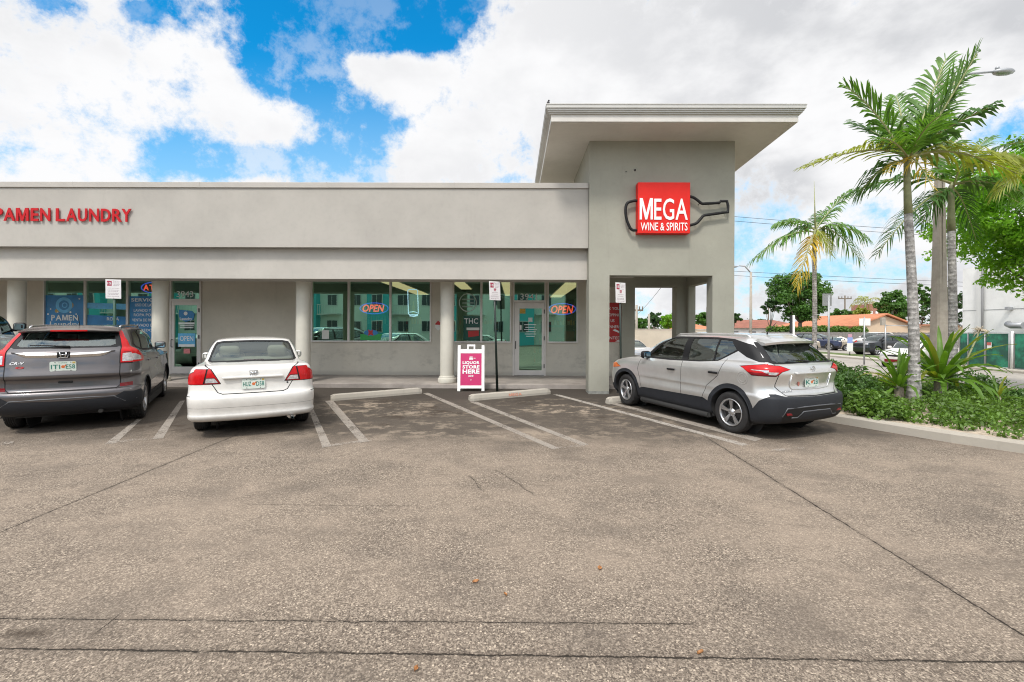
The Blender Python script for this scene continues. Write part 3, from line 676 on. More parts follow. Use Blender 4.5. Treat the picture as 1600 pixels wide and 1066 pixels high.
# utility plate on the inner face of the right front pier
mb = MB(); mb.box(xin - .03, xin - .002, 12.1, 12.38, 2.05, 2.38, bev=.004); T(mb, 'meter_plate', mat('plate_beige', (.55, .52, .46), .5))
mb = MB(); mb.box(XT0 - .004, xa + .004, YT - .004, YT + .3, .14, .30); T(mb, 'dark_plinth', mat('plinth_stain', (.22, .22, .20), .9, var=.3, vs=8))
mb = MB(); mb.lathe([(0, 0), (.022, 0), (.022, .02), (0, .02)], 10, 'y', c=(PX(991, YT), YT - .02, PZ(266, YT, 990))); mb.lathe([(0, 0), (.012, 0), (.012, .02), (0, .02)], 8, 'y', c=(PX(977, YT), YT - .02, PZ(268.5, YT, 990))); T(mb, 'wall_plug', M_DARK)
# small bird on the roof corner
bd = MB(); bx, by, bz = PX(855, 10.25), 10.25, zg + .185
def blob(mb, c, r, sc_=(1, 1, 1), n=10, rot=None):
    g = bmesh.ops.create_icosphere(mb.bm, subdivisions=2, radius=r); M = Matrix.Translation(c) @ (rot or Matrix()) @ Matrix.Diagonal((*sc_, 1)); bmesh.ops.transform(mb.bm, matrix=M, verts=g['verts']); return mb
blob(bd, (0, 0, .055), .032, (1.0, .8, 1.35), rot=Matrix.Rotation(.35, 4, 'Y')); blob(bd, (.012, 0, .105), .019)
bd.tube([(.026, 0, .106), (.043, 0, .103)], [.006, .001], 6); bd.tube([(-.015, 0, .03), (-.04, 0, .0), (-.05, 0, -.03)], [.014, .012, .006], 6)
bd.tube([(0, .008, .02), (0, .008, 0)], .003, 5); bd.tube([(0, -.008, .02), (0, -.008, 0)], .003, 5)
tag(bd.build('bird', mat('dark_feather', (.035, .033, .035), .7), loc=(bx, by, bz), smooth=True), 'small dark bird perched on the left front corner of the tower roof', 'bird')

# ================================================================== SIGN ON TOWER
M_SIGNRED = mat('sign_red_face', (.66, .022, .016), .45, spec=.2, var=.06, vs=3); M_LETTER = mat('sign_white_letters', (.86, .84, .82), .35)
ys_ = YT - .22
sx0, sx1 = PX(996, ys_), PX(1077.5, ys_); sz0, sz1 = PZ(364.5, ys_, 1036), PZ(285, ys_, 1036)
sg = thing('store_sign', 'red box sign with white lettering crossed by a black wine bottle outline', 'sign', ((sx0 + sx1) / 2, YT, sz0))
def S(mb, name, m, **k): return mb.build(name, m, sg, world=True, **k)
mb = MB(); mb.box(sx0, sx1, ys_, YT - .004, sz0, sz1, bev=.006); S(mb, 'sign_box', M_SIGNRED)
def px_text(txt, x0, x1, ytop, ybot, Y, parent, name, m, bold=.0, depth=.012, world=True, cx=1036):
    X0, X1 = PX(x0, Y, ytop), PX(x1, Y, ytop); Z0, Z1 = PZ(ybot, Y, (x0 + x1) / 2), PZ(ytop, Y, (x0 + x1) / 2)
    mb = text_mb(txt, X1 - X0, Z1 - Z0, ((X0 + X1) / 2, Y, (Z0 + Z1) / 2), depth=depth, bold=bold)
    return mb.build(name, m, parent, world=world)
px_text('MEGA', 999.5, 1074.5, 310, 344, ys_ - .001, sg, 'large_lettering', M_LETTER, .006)
px_text('WINE & SPIRITS', 1001, 1074, 348, 360.5, ys_ - .001, sg, 'small_lettering', M_LETTER, .004)
def curve_px(pts, Y): return [at(x, y, Y) for x, y in pts]
def smooth_pts(pts, n=6):
    out = []; P_ = [pts[0]] + pts + [pts[-1]]
    for i in range(1, len(P_) - 2):
        a, b, c, d = [np.array(q, float) for q in P_[i - 1:i + 3]]
        for k in range(n):
            t = k / n; out.append(tuple(.5 * ((2 * b) + (-a + c) * t + (2 * a - 5 * b + 4 * c - d) * t * t + (-a + 3 * b - 3 * c + d) * t ** 3)))
    out.append(tuple(pts[-1])); return out
left = smooth_pts([(997, 313.5), (988, 314.5), (981, 317), (978, 323), (977.5, 333), (979.5, 344), (983, 353), (986, 358), (990, 360), (997, 359.5)])
top = smooth_pts([(1077, 307), (1084, 309), (1091, 314), (1096, 318)], 5) + [(1098, 318.5), (1110, 318), (1124, 317), (1126, 314.5), (1136, 314.5), (1137.5, 322), (1137.5, 332), (1128, 332.5), (1126, 333), (1112, 335), (1101, 336.5)] + smooth_pts([(1098, 338), (1094, 343), (1088, 349), (1077, 352.5)], 5)
MB().tube(curve_px(left, YT - .12), .034, 8).build('bottle_base_outline', M_BLACK, sg, world=True); MB().tube(curve_px(top, YT - .12), .034, 8).build('bottle_neck_outline', M_BLACK, sg, world=True); mb = MB()
for (x, y) in ((979, 340), (984, 356), (1094, 318), (1110, 318), (1126, 316), (1135, 330), (1112, 335), (1088, 349)):
    p = at(x, y, YT - .12); mb.tube([p, (p.x, YT, p.z)], .008, 6)
S(mb, 'stand_offs', M_BLACK)

# laundry letters on the fascia: standing letters
t = thing('laundry_lettering', 'red raised capital letters PAMEN LAUNDRY on the cream fascia', 'sign', (PX(100, fy2), fy2, PZ(347, fy2, 100)))
chars = [('P', -12, 6), ('A', 6, 25), ('M', 25, 46.5), ('E', 48.5, 61.5), ('N', 63, 80), ('L', 87.5, 103), ('A', 103.5, 121.5), ('U', 122, 137.5), ('N', 139.5, 156), ('D', 158, 174), ('R', 175.5, 191.5), ('Y', 190, 206.5)]
for ch, a, b in chars:
    k = (a + 12) / 218.0; yt, yb = 325.0 + 1.8 * k, 345.3 + 1.8 * k
    px_text(ch, a + (b - a) * .04, b - (b - a) * .04, yt, yb, fy2 - .03, t, 'letter', M_RED, .022, depth=.02)
# ================================================================== DOOR NUMBERS, WINDOW DECALS, NEON
M_VINYL = mat('white_vinyl', (.75, .78, .76), .5); M_BLUEV = mat('blue_vinyl', (.022, .20, .46), .35, var=.22, vs=2.4); M_LBLUE = mat('light_blue_vinyl', (.12, .45, .75), .35, var=.2, vs=5)
M_YEL = mat('mustard_vinyl', (.45, .32, .08), .5)
M_NRED = mat('neon_red', (.9, .1, .06), .4, emis=(1, .10, .05), es=2.2); M_NBLUE = mat('neon_blue', (.05, .1, .8), .4, emis=(.06, .12, 1.0), es=1.5); M_NWHITE = mat('neon_white', (.6, .75, .95), .4, emis=(.45, .68, 1.0), es=2.2)
YD = YW + .012
def decal(name, label, cat, px, py, Y=YD, group=None): return thing(name, label, cat, tuple(at(px, py, Y)), 0, group)
def onpane(parent, name, m, pts, Y=YD):
    mb = MB(); f = mb.bm.faces.new([mb.V(at(x, y, Y)) for x, y in pts]); f.normal_update()
    if f.normal.y > 0: f.normal_flip()
    return mb.build(name, m, parent, world=True, recalc=False)
def dtext(parent, txt, x0, x1, yt, yb, m=M_VINYL, bold=.01, Y=YD - .004, name='lettering'): return px_text(txt, x0, x1, yt, yb, Y, parent, name, m, bold, 0)
def oval(cx, cy, rx, ry, n=40, a0=0, a1=6.2832): return [(cx + rx * math.cos(a0 + (a1 - a0) * k / n), cy + ry * math.sin(a0 + (a1 - a0) * k / n)) for k in range(n + (0 if a1 - a0 > 6.28 else 1))]
t = decal('house_number', 'white door number 3943 over the laundry door', 'number', 288, 460); dtext(t, '3943', 276, 302, 455, 464.5, bold=.005, Y=YD, name='digits')
t = decal('house_number', 'white door number 3941 over the liquor store door', 'number', 829, 465, Y=YD); dtext(t, '3941', 813, 839, 459, 468.5, bold=.005, Y=YD, name='digits')
# laundry window 1
t = decal('window_poster', 'blue laundry window graphic with a round machine door and the word PAMEN', 'window graphic', 101, 532)
onpane(t, 'field', M_BLUEV, [(70.5, 461.5), (130.5, 461.5), (130.5, 532), (70.5, 532)])
mb = MB()
for (cx, cy, r_, w_) in ((100, 477, 13, 5), (101, 477, 4.5, 1.6)):
    A = [at(x, y, YD - .004) for x, y in oval(cx, cy, r_, r_ * .95)]; B_ = [at(x, y, YD - .004) for x, y in oval(cx, cy, r_ - w_, (r_ - w_) * .95)]
    for k in range(len(A)): mb.quad(A[k], A[(k + 1) % len(A)], B_[(k + 1) % len(A)], B_[k])
mb.build('rings', M_LBLUE, t, world=True)
mb = MB()
for (cx, cy, r_) in ((75, 491, 1.5), (79, 483, 1.2), (84, 494, 1.0), (110, 488, 1.6), (106, 494, 1.0), (119, 491, 1.2), (124, 467, 1.4), (90, 488, .9)): mb.bm.faces.new([mb.V(at(x, y, YD - .004)) for x, y in oval(cx, cy, r_, r_, 12)])
mb.build('bubbles', M_VINYL, t, world=True)
mb = MB(); mb.bm.faces.new([mb.V(at(x, y, YD - .003)) for x, y in oval(112, 477, 3, 4, 14)]); mb.bm.faces.new([mb.V(at(x, y, YD - .003)) for x, y in oval(89, 486, 3.5, 3, 14)]); mb.build('spots', M_YEL, t, world=True)
dtext(t, 'PAMEN', 80, 122, 492, 501, bold=.03); dtext(t, 'Laundry', 78, 124, 502.5, 514, bold=.02)
# laundry window 2
t = decal('window_poster', 'blue strip with white word along the foot of the middle laundry window', 'window graphic', 167, 532)
onpane(t, 'field', M_BLUEV, [(136.5, 492), (196.5, 495), (196.5, 532), (136.5, 532)]); onpane(t, 'band', M_LBLUE, [(136.5, 473), (196.5, 475), (196.5, 484), (136.5, 482)])
dtext(t, 'ROPA', 167, 186, 496, 501)
# laundry window 3
t = decal('window_poster', 'blue price list window graphic in white capitals beside the laundry door', 'window graphic', 231, 532)
onpane(t, 'field', M_BLUEV, [(202.5, 463), (261, 463), (261, 532), (202.5, 532)])
for txt, x0, x1, ya, yb in (('SERVICIOS', 205, 258, 466, 471.5), ('USO DE LAVADORAS', 211, 262, 474.5, 479), ('LAVADO Y SECADO', 209, 259, 483, 487.5), ('ROPA POR LIBRA', 209, 259, 490, 494.5), ('VENTA DE PRODUCTOS', 206.5, 262, 498, 502.5), ('LAVADO DE ROPA', 210, 259, 506, 510.5), ('EDREDONES', 212, 250, 514, 518)):
    dtext(t, txt, x0, min(x1, 260), ya, yb, bold=.012)
def neon(name, label, cat, word, x0, x1, y0, y1, oc, Yn=YW + .10, sh=.25):
    t = decal(name, label, cat, (x0 + x1) / 2, y1, Yn)
    mb = MB(); cx, cy, rx, ry = oc; mb.tube([at(x, y, Yn) for x, y in oval(cx, cy, rx, ry, 48)], .014, 7, closed=True); mb.build('blue_tube', M_NBLUE, t, world=True)
    X0, X1 = at(x0, y0, Yn).x, at(x1, y0, Yn).x; Z0, Z1 = at(x0, y1, Yn).z, at(x0, y0, Yn).z
    mb = text_mb(word, X1 - X0, Z1 - Z0, ((X0 + X1) / 2, Yn - .02, (Z0 + Z1) / 2), depth=.012, bold=.02, shear=sh); mb.build('red_letters', M_NRED, t, world=True)
    mb = MB(); mb.box(at(x0 - 3, 0, Yn).x, at(x1 + 3, 0, Yn).x, Yn + .03, Yn + .045, (Z0 + Z1) / 2 - .1, (Z0 + Z1) / 2 + .1); mb.build('backing', M_BLACK, t, world=True)
neon('neon_sign', 'red and blue oval ATM neon in the laundry window beside the column', 'neon sign', 'ATM', 225, 252, 445, 454, (238.5, 449.5, 17.5, 8), sh=0)
neon('neon_sign', 'red OPEN neon in a blue oval in the middle of the wide three pane window', 'neon sign', 'OPEN', 567, 601, 476, 487.5, (584.5, 482, 22, 8.5))
neon('neon_sign', 'red OPEN neon in a blue oval in the narrow window by the tower', 'neon sign', 'OPEN', 861, 896, 477.5, 490, (878.5, 483, 21, 8.5))
# tall rounded neon outline with a small bottle
Yn = YW + .10; t = decal('neon_sign', 'tall rounded pale blue neon outline hanging in the third window pane', 'neon sign', 646, 495, Yn)
rr = [(637, 455)] + [(637.5 + .3 * k, 455 + k) for k in range(0, 0)]
def rrect(x0, y0, x1, y1, r_, n=6):
    o = []
    for (cx, cy, a) in ((x1 - r_, y0 + r_, -90), (x1 - r_, y1 - r_, 0), (x0 + r_, y1 - r_, 90), (x0 + r_, y0 + r_, 180)):
        o += [(cx + r_ * math.cos(R(a + 90 * k / n)), cy + r_ * math.sin(R(a + 90 * k / n))) for k in range(n + 1)]
    return o
mb = MB(); mb.tube([at(x + (y - 470) * .03, y, Yn) for x, y in rrect(637.5, 452.5, 653, 492, 3)], .014, 7, closed=True); mb.tube([at(x, y, Yn) for x, y in ((640, 488), (646, 487), (652, 488.5))], .012, 6); mb.tube([at(x, y, Yn) for x, y in ((640, 493.5), (646, 494.5), (653, 493))], .02, 6)
mb.build('outline_tube', M_NWHITE, t, world=True)
mb = MB(); mb.prism([(-.05, 0), (.05, 0), (.05, .2), (.02, .27), (.02, .36), (-.02, .36), (-.02, .27), (-.05, .2)], 0, .01, 'y'); o = mb.build('bottle_shape', bot[5], t); o.location = (0, 0, .1)
# pane stickers and posters of the liquor store
M_GREENV = mat('bright_green_vinyl', (.02, .30, .06), .4, var=.1, vs=5); M_REDV = mat('red_vinyl', (.42, .02, .02), .45); M_DGREEN = mat('dark_green_film', (.012, .075, .055), .25); M_PAPER = mat('paper_notice', (.62, .62, .58), .7)
t = decal('window_poster', 'bright green sticker with red and blue emblem at the foot of the middle pane', 'window graphic', 588, 531)
onpane(t, 'field', M_GREENV, [(563, 522), (597, 522), (594, 531.5), (563, 531.5)]); onpane(t, 'emblem', M_BLUEV, oval(579.5, 520, 11, 4.8, 24), YD - .003); onpane(t, 'red_star', M_REDV, [(575, 515), (579, 517), (583, 515), (582, 520), (584, 525), (579, 523), (575, 525), (576, 520)], YD - .006)
t = decal('window_notice', 'white paper notice at the foot of the first liquor store pane', 'notice', 508, 529); onpane(t, 'paper', M_PAPER, [(503, 516), (514, 516), (514, 530), (503, 530)])
t = decal('window_poster', 'dark green THC poster with a pale round seal beside the column', 'window graphic', 736, 531)
onpane(t, 'field', M_DGREEN, [(724, 494), (750, 494), (750, 531.5), (724, 531.5)]); dtext(t, 'THC', 725.5, 747, 497.5, 506, bold=.005)
onpane(t, 'pictures', M_REDV, [(731, 517), (748, 516.5), (748, 525), (732, 527)], YD - .003); onpane(t, 'picture_strip', M_PAPER, [(729, 512), (749, 512), (749, 516), (729, 516)], YD - .003)
mb = MB()
A = [at(x, y, YD) for x, y in oval(731, 473, 14, 14.5, 36)]; B_ = [at(x, y, YD) for x, y in oval(731, 473, 12.6, 13, 36)]
for k in range(36): mb.quad(A[k], A[(k + 1) % 36], B_[(k + 1) % 36], B_[k])
for yy in (467, 473, 479): mb.quad(at(722, yy, YD), at(740, yy, YD), at(740, yy + 1.2, YD), at(722, yy + 1.2, YD))
tag(mb.build('seal_decal', mat('frosted_vinyl', (.42, .50, .44), .4)), 'pale round seal decal in the upper window behind the sandwich board', 'window graphic')
# store door stickers
t = decal('door_lettering', 'white logo and opening hours lettering on the liquor store door', 'door lettering', 829, 525, YW - .016)
Yq = YW - .017
onpane(t, 'logo', M_PAPER, [(825.5, 496.5), (832, 496.5), (832, 503), (825.5, 503)], Yq)
for (x0, x1, yy) in ((819, 838, 507), (821, 836, 511), (819, 839, 514.5), (822, 837, 518), (820, 838, 521.5), (822, 836, 525)): onpane(t, 'text_line', M_VINYL, [(x0, yy), (x1, yy), (x1, yy + 1.1), (x0, yy + 1.1)], Yq)
t = decal('door_sticker', 'yellow sticker in the upper left corner of the liquor store door', 'sticker', 816, 490, Yq); onpane(t, 'paper', mat('yellow_sticker', (.5, .3, .03), .5, var=.4, vs=30), [(812, 482.5), (821, 482.5), (821, 490), (812, 490)], Yq)
t = decal('door_sticker', 'small white sticker beside the liquor store door handle', 'sticker', 813, 514, Yq); onpane(t, 'paper', M_PAPER, [(812, 508), (815, 508), (815, 516), (812, 516)], Yq)
# laundry door graphics
t = decal('door_lettering', 'blue and white laundry logo with phone number on the laundry door', 'door lettering', 290, 510, Yq)
onpane(t, 'logo', M_BLUEV, [(280, 484), (300, 486), (304, 491), (302, 500), (290, 503), (281, 499), (279, 491)], Yq); dtext(t, 'Laundry', 281, 300, 496, 502, bold=.02, Y=Yq - .003); onpane(t, 'dot', M_VINYL, oval(290, 490, 3, 3, 14), Yq - .003)
for (x0, x1, yy, h_) in ((279, 304, 504, 3), (281, 303, 508.5, 1.4), (281, 302, 511.5, 1.4)): onpane(t, 'text_line', M_VINYL, [(x0, yy), (x1, yy), (x1, yy + h_), (x0, yy + h_)], Yq)
t = decal('window_notice', 'light blue notice on the lower half of the laundry door', 'notice', 291, 542, Yq); onpane(t, 'paper', M_LBLUE, [(278, 521), (305, 521), (305, 542), (278, 542)], Yq); dtext(t, 'OPEN', 281, 302, 525, 533, Y=Yq - .003); onpane(t, 'text_line', M_VINYL, [(279, 538), (304, 538), (304, 542), (279, 542)], Yq - .003)
t = decal('window_notice', 'small pink notice under the blue one on the laundry door', 'notice', 292, 553, Yq); onpane(t, 'paper', mat('pink_paper', (.62, .20, .20), .6, var=.3, vs=40), [(287, 545), (297, 545), (297, 552.5), (287, 552.5)], Yq)
# hexagon notice on the wall left of the column
t = thing('wall_sticker', 'red and white six sided security sticker on the wall beside the column', 'sticker', tuple(at(684, 514, YW - .004)))
onpane(t, 'white_half', M_PAPER, [(680, 506), (684.5, 501), (690, 506), (690, 512), (684.5, 517), (680, 512)], YW - .004); onpane(t, 'red_half', M_REDV, [(680, 507.5), (680, 506), (684.5, 501), (690, 506), (690, 508)], YW - .007)
# red banner inside the tower passage
t = thing('wall_banner', 'red banner with white capitals on the wall behind the tower pier', 'banner', tuple(at(950, 535, YW - .006)))
onpane(t, 'sheet', mat('red_banner', (.42, .008, .008), .5), [(933, 473), (970.3, 473), (970.3, 535), (933, 535)], YW - .006)
for txt, x0, x1, ya in (('THANK YOU', 936, 968, 480), ('FOR SHOPPING', 934.5, 969, 490), ('WITH US', 938, 960, 499), ('ALL WINNERS', 935, 969, 508.5), ('WANTED', 940, 969.5, 526)):
    dtext(t, txt, x0, x1, ya, ya + 4.4, bold=.0, Y=YW - .012)
onpane(t, 'white_swirl', M_VINYL, [(957, 516), (961, 514.5), (966, 517), (969.5, 519), (969, 521.5), (964, 519), (960, 517.5)], YW - .01); onpane(t, 'white_corner', M_VINYL, [(961, 533.5), (966, 531.5), (970, 533), (970, 534.6)], YW - .01)

# ================================================================== PARKING SIGNS ON POSTS
M_SIGNF = mat('sign_face', (.74, .71, .70), .5, var=.05, vs=8); M_MAROON = mat('maroon_print', (.38, .03, .07), .5); M_PRINT = mat('grey_print', (.42, .34, .36), .6); M_POST = mat('green_black_post', (.012, .022, .017), .35); M_POSTG = mat('dark_green_post', (.02, .07, .045), .5)
def park_sign(px, py_top, py_bot, Y, base_px, label, postm, big15=False, r=.032, lean=0, arrow=True, az=30):
    top = at(px, py_top, Y); bx = at(base_px, 515, Y).x; z0 = zlot(Y)
    t = thing('parking_sign', label, 'sign', (bx, Y, z0), 0, 'tow notice signs on posts')
    hgt = top.z - z0; h = .457 * 1.02; w_ = .305; dx = top.x - bx
    mb = MB(); mb.tube([(0, 0, -.05), (dx * .5, 0, hgt * .5), (dx * .92, 0, hgt - .06)], [r, r * .8, r * .72], 10); mb.tube([(0, -r - .002, .18), (0, -r - .012, .18)], .01, 6); mb.build('post', postm, t)
    a = R(az); r_ = Vector((math.cos(a), math.sin(a), 0)); up = Vector((dx / hgt, 0, 1)).normalized(); n = r_.cross(up)
    c = Vector((dx, 0, hgt - h / 2)) + n * (r + .006)
    M = Matrix.Translation(c) @ Matrix((r_, up, n)).transposed().to_4x4()
    mb = MB(); mb.box(-w_ / 2, w_ / 2, -h / 2, h / 2, -.0015, .0015)
    mb.xform(M); pl = mb.build('panel', M_SIGNF, t)
    def flat(x0, x1, y0, y1, m, nm, e=.003):
        mb = MB(); mb.quad(*[M @ Vector((x, y, e)) for x, y in ((x0, y0), (x1, y0), (x1, y1), (x0, y1))]); mb.build(nm, m, pl, recalc=False)
    flat(-w_ * .40, -w_ * .10, h * .16, h * .42, M_MAROON, 'square')
    up2 = up
    mb = text_mb('15', .07, .055, M @ Vector((-w_ * .25, h * .29, .0055)), r_, up2, bold=.02); mb.build('digits', M_VINYL, pl)
    mb = MB()
    for (x0, x1, y) in ((.0, .40, .38), (.0, .38, .32), (.02, .40, .25), (.0, .36, .18)) + (((-.36, .38, .04), (-.38, .38, -.06), (-.34, .30, -.12), (-.38, .36, -.22), (-.3, .3, -.28), (-.38, .38, -.38)) if not arrow else ((-.25, .30, -.10), (-.28, .28, -.18), (-.34, .32, -.28), (-.38, .34, -.33), (-.38, .40, -.42))):
        q = x0
        while q < x1:
            e = min(x1, q + random.uniform(.06, .16)); mb.quad(*[M @ Vector((xx * w_, yy * h, .003)) for xx, yy in ((q, y - .012), (e, y - .012), (e, y + .012), (q, y + .012))]); q = e + .025
    mb.build('print_lines', M_PRINT, pl, recalc=False)
    if arrow:
        mb = MB(); mb.quad(*[M @ Vector((xx * w_, yy * h, .003)) for xx, yy in ((-.09, .05), (.13, .05), (.13, .12), (-.09, .12))]); mb.quad(*[M @ Vector((xx * w_, yy * h, .003)) for xx, yy in ((-.09, -.02), (.11, -.02), (.11, .02), (-.09, .02))]); mb.build('symbol', M_MAROON, pl, recalc=False)
    mb = MB()
    for y in (.46, -.46): mb.lathe([(0, .005), (.008, .004), (.008, 0)], 8, 'z', c=(0, y * h, .002))
    mb.xform(M); mb.build('bolts', M_ALU, pl)
park_sign(772, 440, 470, 11.65, 777.5, 'white and maroon parking notice on a black post in front of the liquor store', M_POST, r=.034)
park_sign(968, 442, 474, 10.95, 971.5, 'white and maroon parking notice on a dark post at the tower opening', M_POST, r=.03)
park_sign(178.5, 437, 468, 11.4, 181, 'white parking notice on a green post behind the grey crossover', M_POSTG, arrow=False, r=.042, az=22)

# ================================================================== SANDWICH BOARD
M_MAG = mat('magenta_print', (.50, .018, .12), .4, var=.06, vs=6)
gx, gy = gp(736, 610); sb = thing('sandwich_board', 'white plastic A frame board with a magenta poster pointing right', 'sandwich board', (gx, gy, zlot(gy)), R(4))
W2 = .335; Hh = 1.16; tilt = R(9)
def panel(sgn):
    mb = MB(); th = .035
    # rails, cross bars and cut-out handle as one moulded frame
    mb.box(-W2, -W2 + .075, -th / 2, th / 2, 0, Hh - .02, bev=.01); mb.box(W2 - .075, W2, -th / 2, th / 2, 0, Hh - .02, bev=.01)
    mb.box(-W2 + .074, W2 - .074, -th / 2 + .002, th / 2 - .002, .07, .14); mb.box(-W2 + .074, W2 - .074, -th / 2 + .002, th / 2 - .002, Hh - .22, Hh - .12)
    mb.box(-.10, .10, -th / 2 + .002, th / 2 - .002, Hh - .045, Hh); mb.box(-.10, -.06, -th / 2 + .002, th / 2 - .002, Hh - .121, Hh - .044); mb.box(.06, .10, -th / 2 + .002, th / 2 - .002, Hh - .121, Hh - .044)
    M = Matrix.Translation((0, -sgn * math.sin(tilt) * Hh, 0)) @ Matrix.Rotation(-sgn * tilt, 4, 'X')
    mb.xform(M); return mb, M
mb, M = panel(1); fr = mb.build('front_frame', M_WHITE, sb)
mb = MB(); mb.box(-W2 + .07, W2 - .07, -.012, .012, .135, Hh - .215); mb.xform(M); po = mb.build('poster', M_MAG, sb)
def stext(s, W_, H_, z, bold, dx=0):
    o = text_mb(s, W_, H_, M @ Vector((dx, -.0155, z)), (1, 0, 0), M.to_3x3() @ Vector((0, 0, 1)), bold=bold).build('lettering', M_VINYL, po)
stext('LIQUOR', .42, .085, .70, .04); stext('STORE', .42, .085, .60, .04); stext('HERE', .42, .105, .485, .045); stext('>>>', .125, .055, .375, .03); stext('v', .04, .02, .275, .03)
mb = MB()
for q in (oval(0, .845, .05, .012, 10), [(-.045, .80), (.045, .80), (.045, .825), (-.045, .825)], [(-.045, .775), (.05, .775), (.05, .79), (-.045, .79)], [(.06, .808), (.11, .812), (.11, .822), (.06, .826)]): mb.bm.faces.new([mb.V(M @ Vector((a, -.0155, b))) for a, b in q])
mb.build('small_logo', M_VINYL, po)
mb, M = panel(-1)
bmesh.ops.translate(mb.bm, vec=(0, 0.02, 0), verts=mb.bm.verts); mb.build('rear_frame', M_WHITE, sb)
# ================================================================== CAR BUILDER
def pchip(t, Y, q):
    t = np.asarray(t, float); Y = np.asarray(Y, float); h = np.diff(t); h[h < 1e-6] = 1e-6; d = np.diff(Y) / h; m = np.zeros_like(Y)
    for k in range(1, len(t) - 1):
        if d[k - 1] * d[k] > 0:
            w1, w2 = 2 * h[k] + h[k - 1], h[k] + 2 * h[k - 1]; m[k] = (w1 + w2) / (w1 / d[k - 1] + w2 / d[k])
    m[0] = d[0]; m[-1] = d[-1]
    i = np.clip(np.searchsorted(t, q, side='right') - 1, 0, len(h) - 1); s = (q - t[i]) / h[i]
    return (Y[i] * (1 + 2 * s) * (1 - s) ** 2 + m[i] * h[i] * s * (1 - s) ** 2 + Y[i + 1] * s * s * (3 - 2 * s) + m[i + 1] * h[i] * s * s * (s - 1))
def samp(t, step):
    out = []
    for a, b in zip(t[:-1], t[1:]):
        n = max(2, int(math.ceil((b - a) / step))); out += [a + (b - a) * k / n for k in range(n)]
    return np.array(out + [t[-1]])
def loop_pts(xr, xf, wr, wm, wf, cr, cf, z):
    pts = [(xr, 0), (xr + .07 * cr, .42 * wr), (xr + .32 * cr, .78 * wr), (xr + .72 * cr, .93 * wr), (xr + 1.35 * cr, wr)]
    a = pts[-1][0]; b = xf - 1.35 * cf
    for f in (.2, .4, .6, .8): pts.append((a + (b - a) * f, float(pchip([0, .5, 1], [wr, wm, wf], np.array([f]))[0])))
    pts += [(b, wf), (xf - .72 * cf, .93 * wf), (xf - .32 * cf, .76 * wf), (xf - .07 * cf, .40 * wf), (xf, 0)]
    if not isinstance(z, (list, tuple)): z = [(0, z), (1, z)]
    zx = [q[0] for q in z]; zz = [q[1] for q in z]
    return [(x, y, float(np.interp(x, zx, zz))) for x, y in pts]
def shell(loops, step=.05):
    G = np.array([loop_pts(*l) for l in loops])              # J x I x 3
    Gm = np.concatenate([G[:, 2:0:-1] * [1, -1, 1], G, G[:, -2:-4:-1] * [1, -1, 1]], axis=1)
    ch = np.linalg.norm(np.diff(Gm, axis=1), axis=2)[2:9].mean(axis=0); t = np.concatenate([[0], np.cumsum(ch)])
    q = samp(list(t[2:2 + G.shape[1]]), step)
    A = np.stack([[pchip(t, Gm[j, :, k], q) for k in range(3)] for j in range(len(G))])   # J x 3 x U
    A = A.transpose(0, 2, 1)
    ch = np.linalg.norm(np.diff(A, axis=0), axis=2).mean(axis=1); t = np.concatenate([[0], np.cumsum(np.maximum(ch, .01))]); qv = samp(list(t), step)
    Bm = np.zeros((len(qv), A.shape[1], 3))
    for i in range(A.shape[1]):
        for k in range(3): Bm[:, i, k] = pchip(t, A[:, i, k], qv)
    bm = bmesh.new(); V, U = Bm.shape[:2]; L = []; Rr = []
    for v in range(V):
        L.append([bm.verts.new((*Bm[v, u, :2], Bm[v, u, 2])) for u in range(U)])
        Rr.append([L[v][u] if u in (0, U - 1) else bm.verts.new((Bm[v, u, 0], -Bm[v, u, 1], Bm[v, u, 2])) for u in range(U)])
    for v in range(V - 1):
        for u in range(U - 1):
            bm.faces.new([L[v][u], L[v + 1][u], L[v + 1][u + 1], L[v][u + 1]])
            bm.faces.new([Rr[v][u], Rr[v][u + 1], Rr[v + 1][u + 1], Rr[v + 1][u]])
    bmesh.ops.remove_doubles(bm, verts=bm.verts, dist=.0008)
    bmesh.ops.recalc_face_normals(bm, faces=bm.faces)
    top = max(bm.faces, key=lambda f: f.calc_center_median().z)
    if top.normal.z < 0:
        for f in bm.faces: f.normal_flip()
    return bm
def inpoly(x, y, P):
    c = False; n = len(P); j = n - 1
    for i in range(n):
        xi, yi = P[i]; xj, yj = P[j]
        if (yi > y) != (yj > y) and x < (xj - xi) * (y - yi) / (yj - yi) + xi: c = not c
        j = i
    return c
def facing(view, n):
    if view == 'side': return abs(n.y) > abs(n.x) and abs(n.y) > .12
    if view == 'rear': return n.x < -.05 and abs(n.x) >= abs(n.y)
    if view == 'front': return n.x > .05 and abs(n.x) >= abs(n.y)
def uv(view, p, s): return (p.x, p.z) if view == 'side' else (p.y * s, p.z)
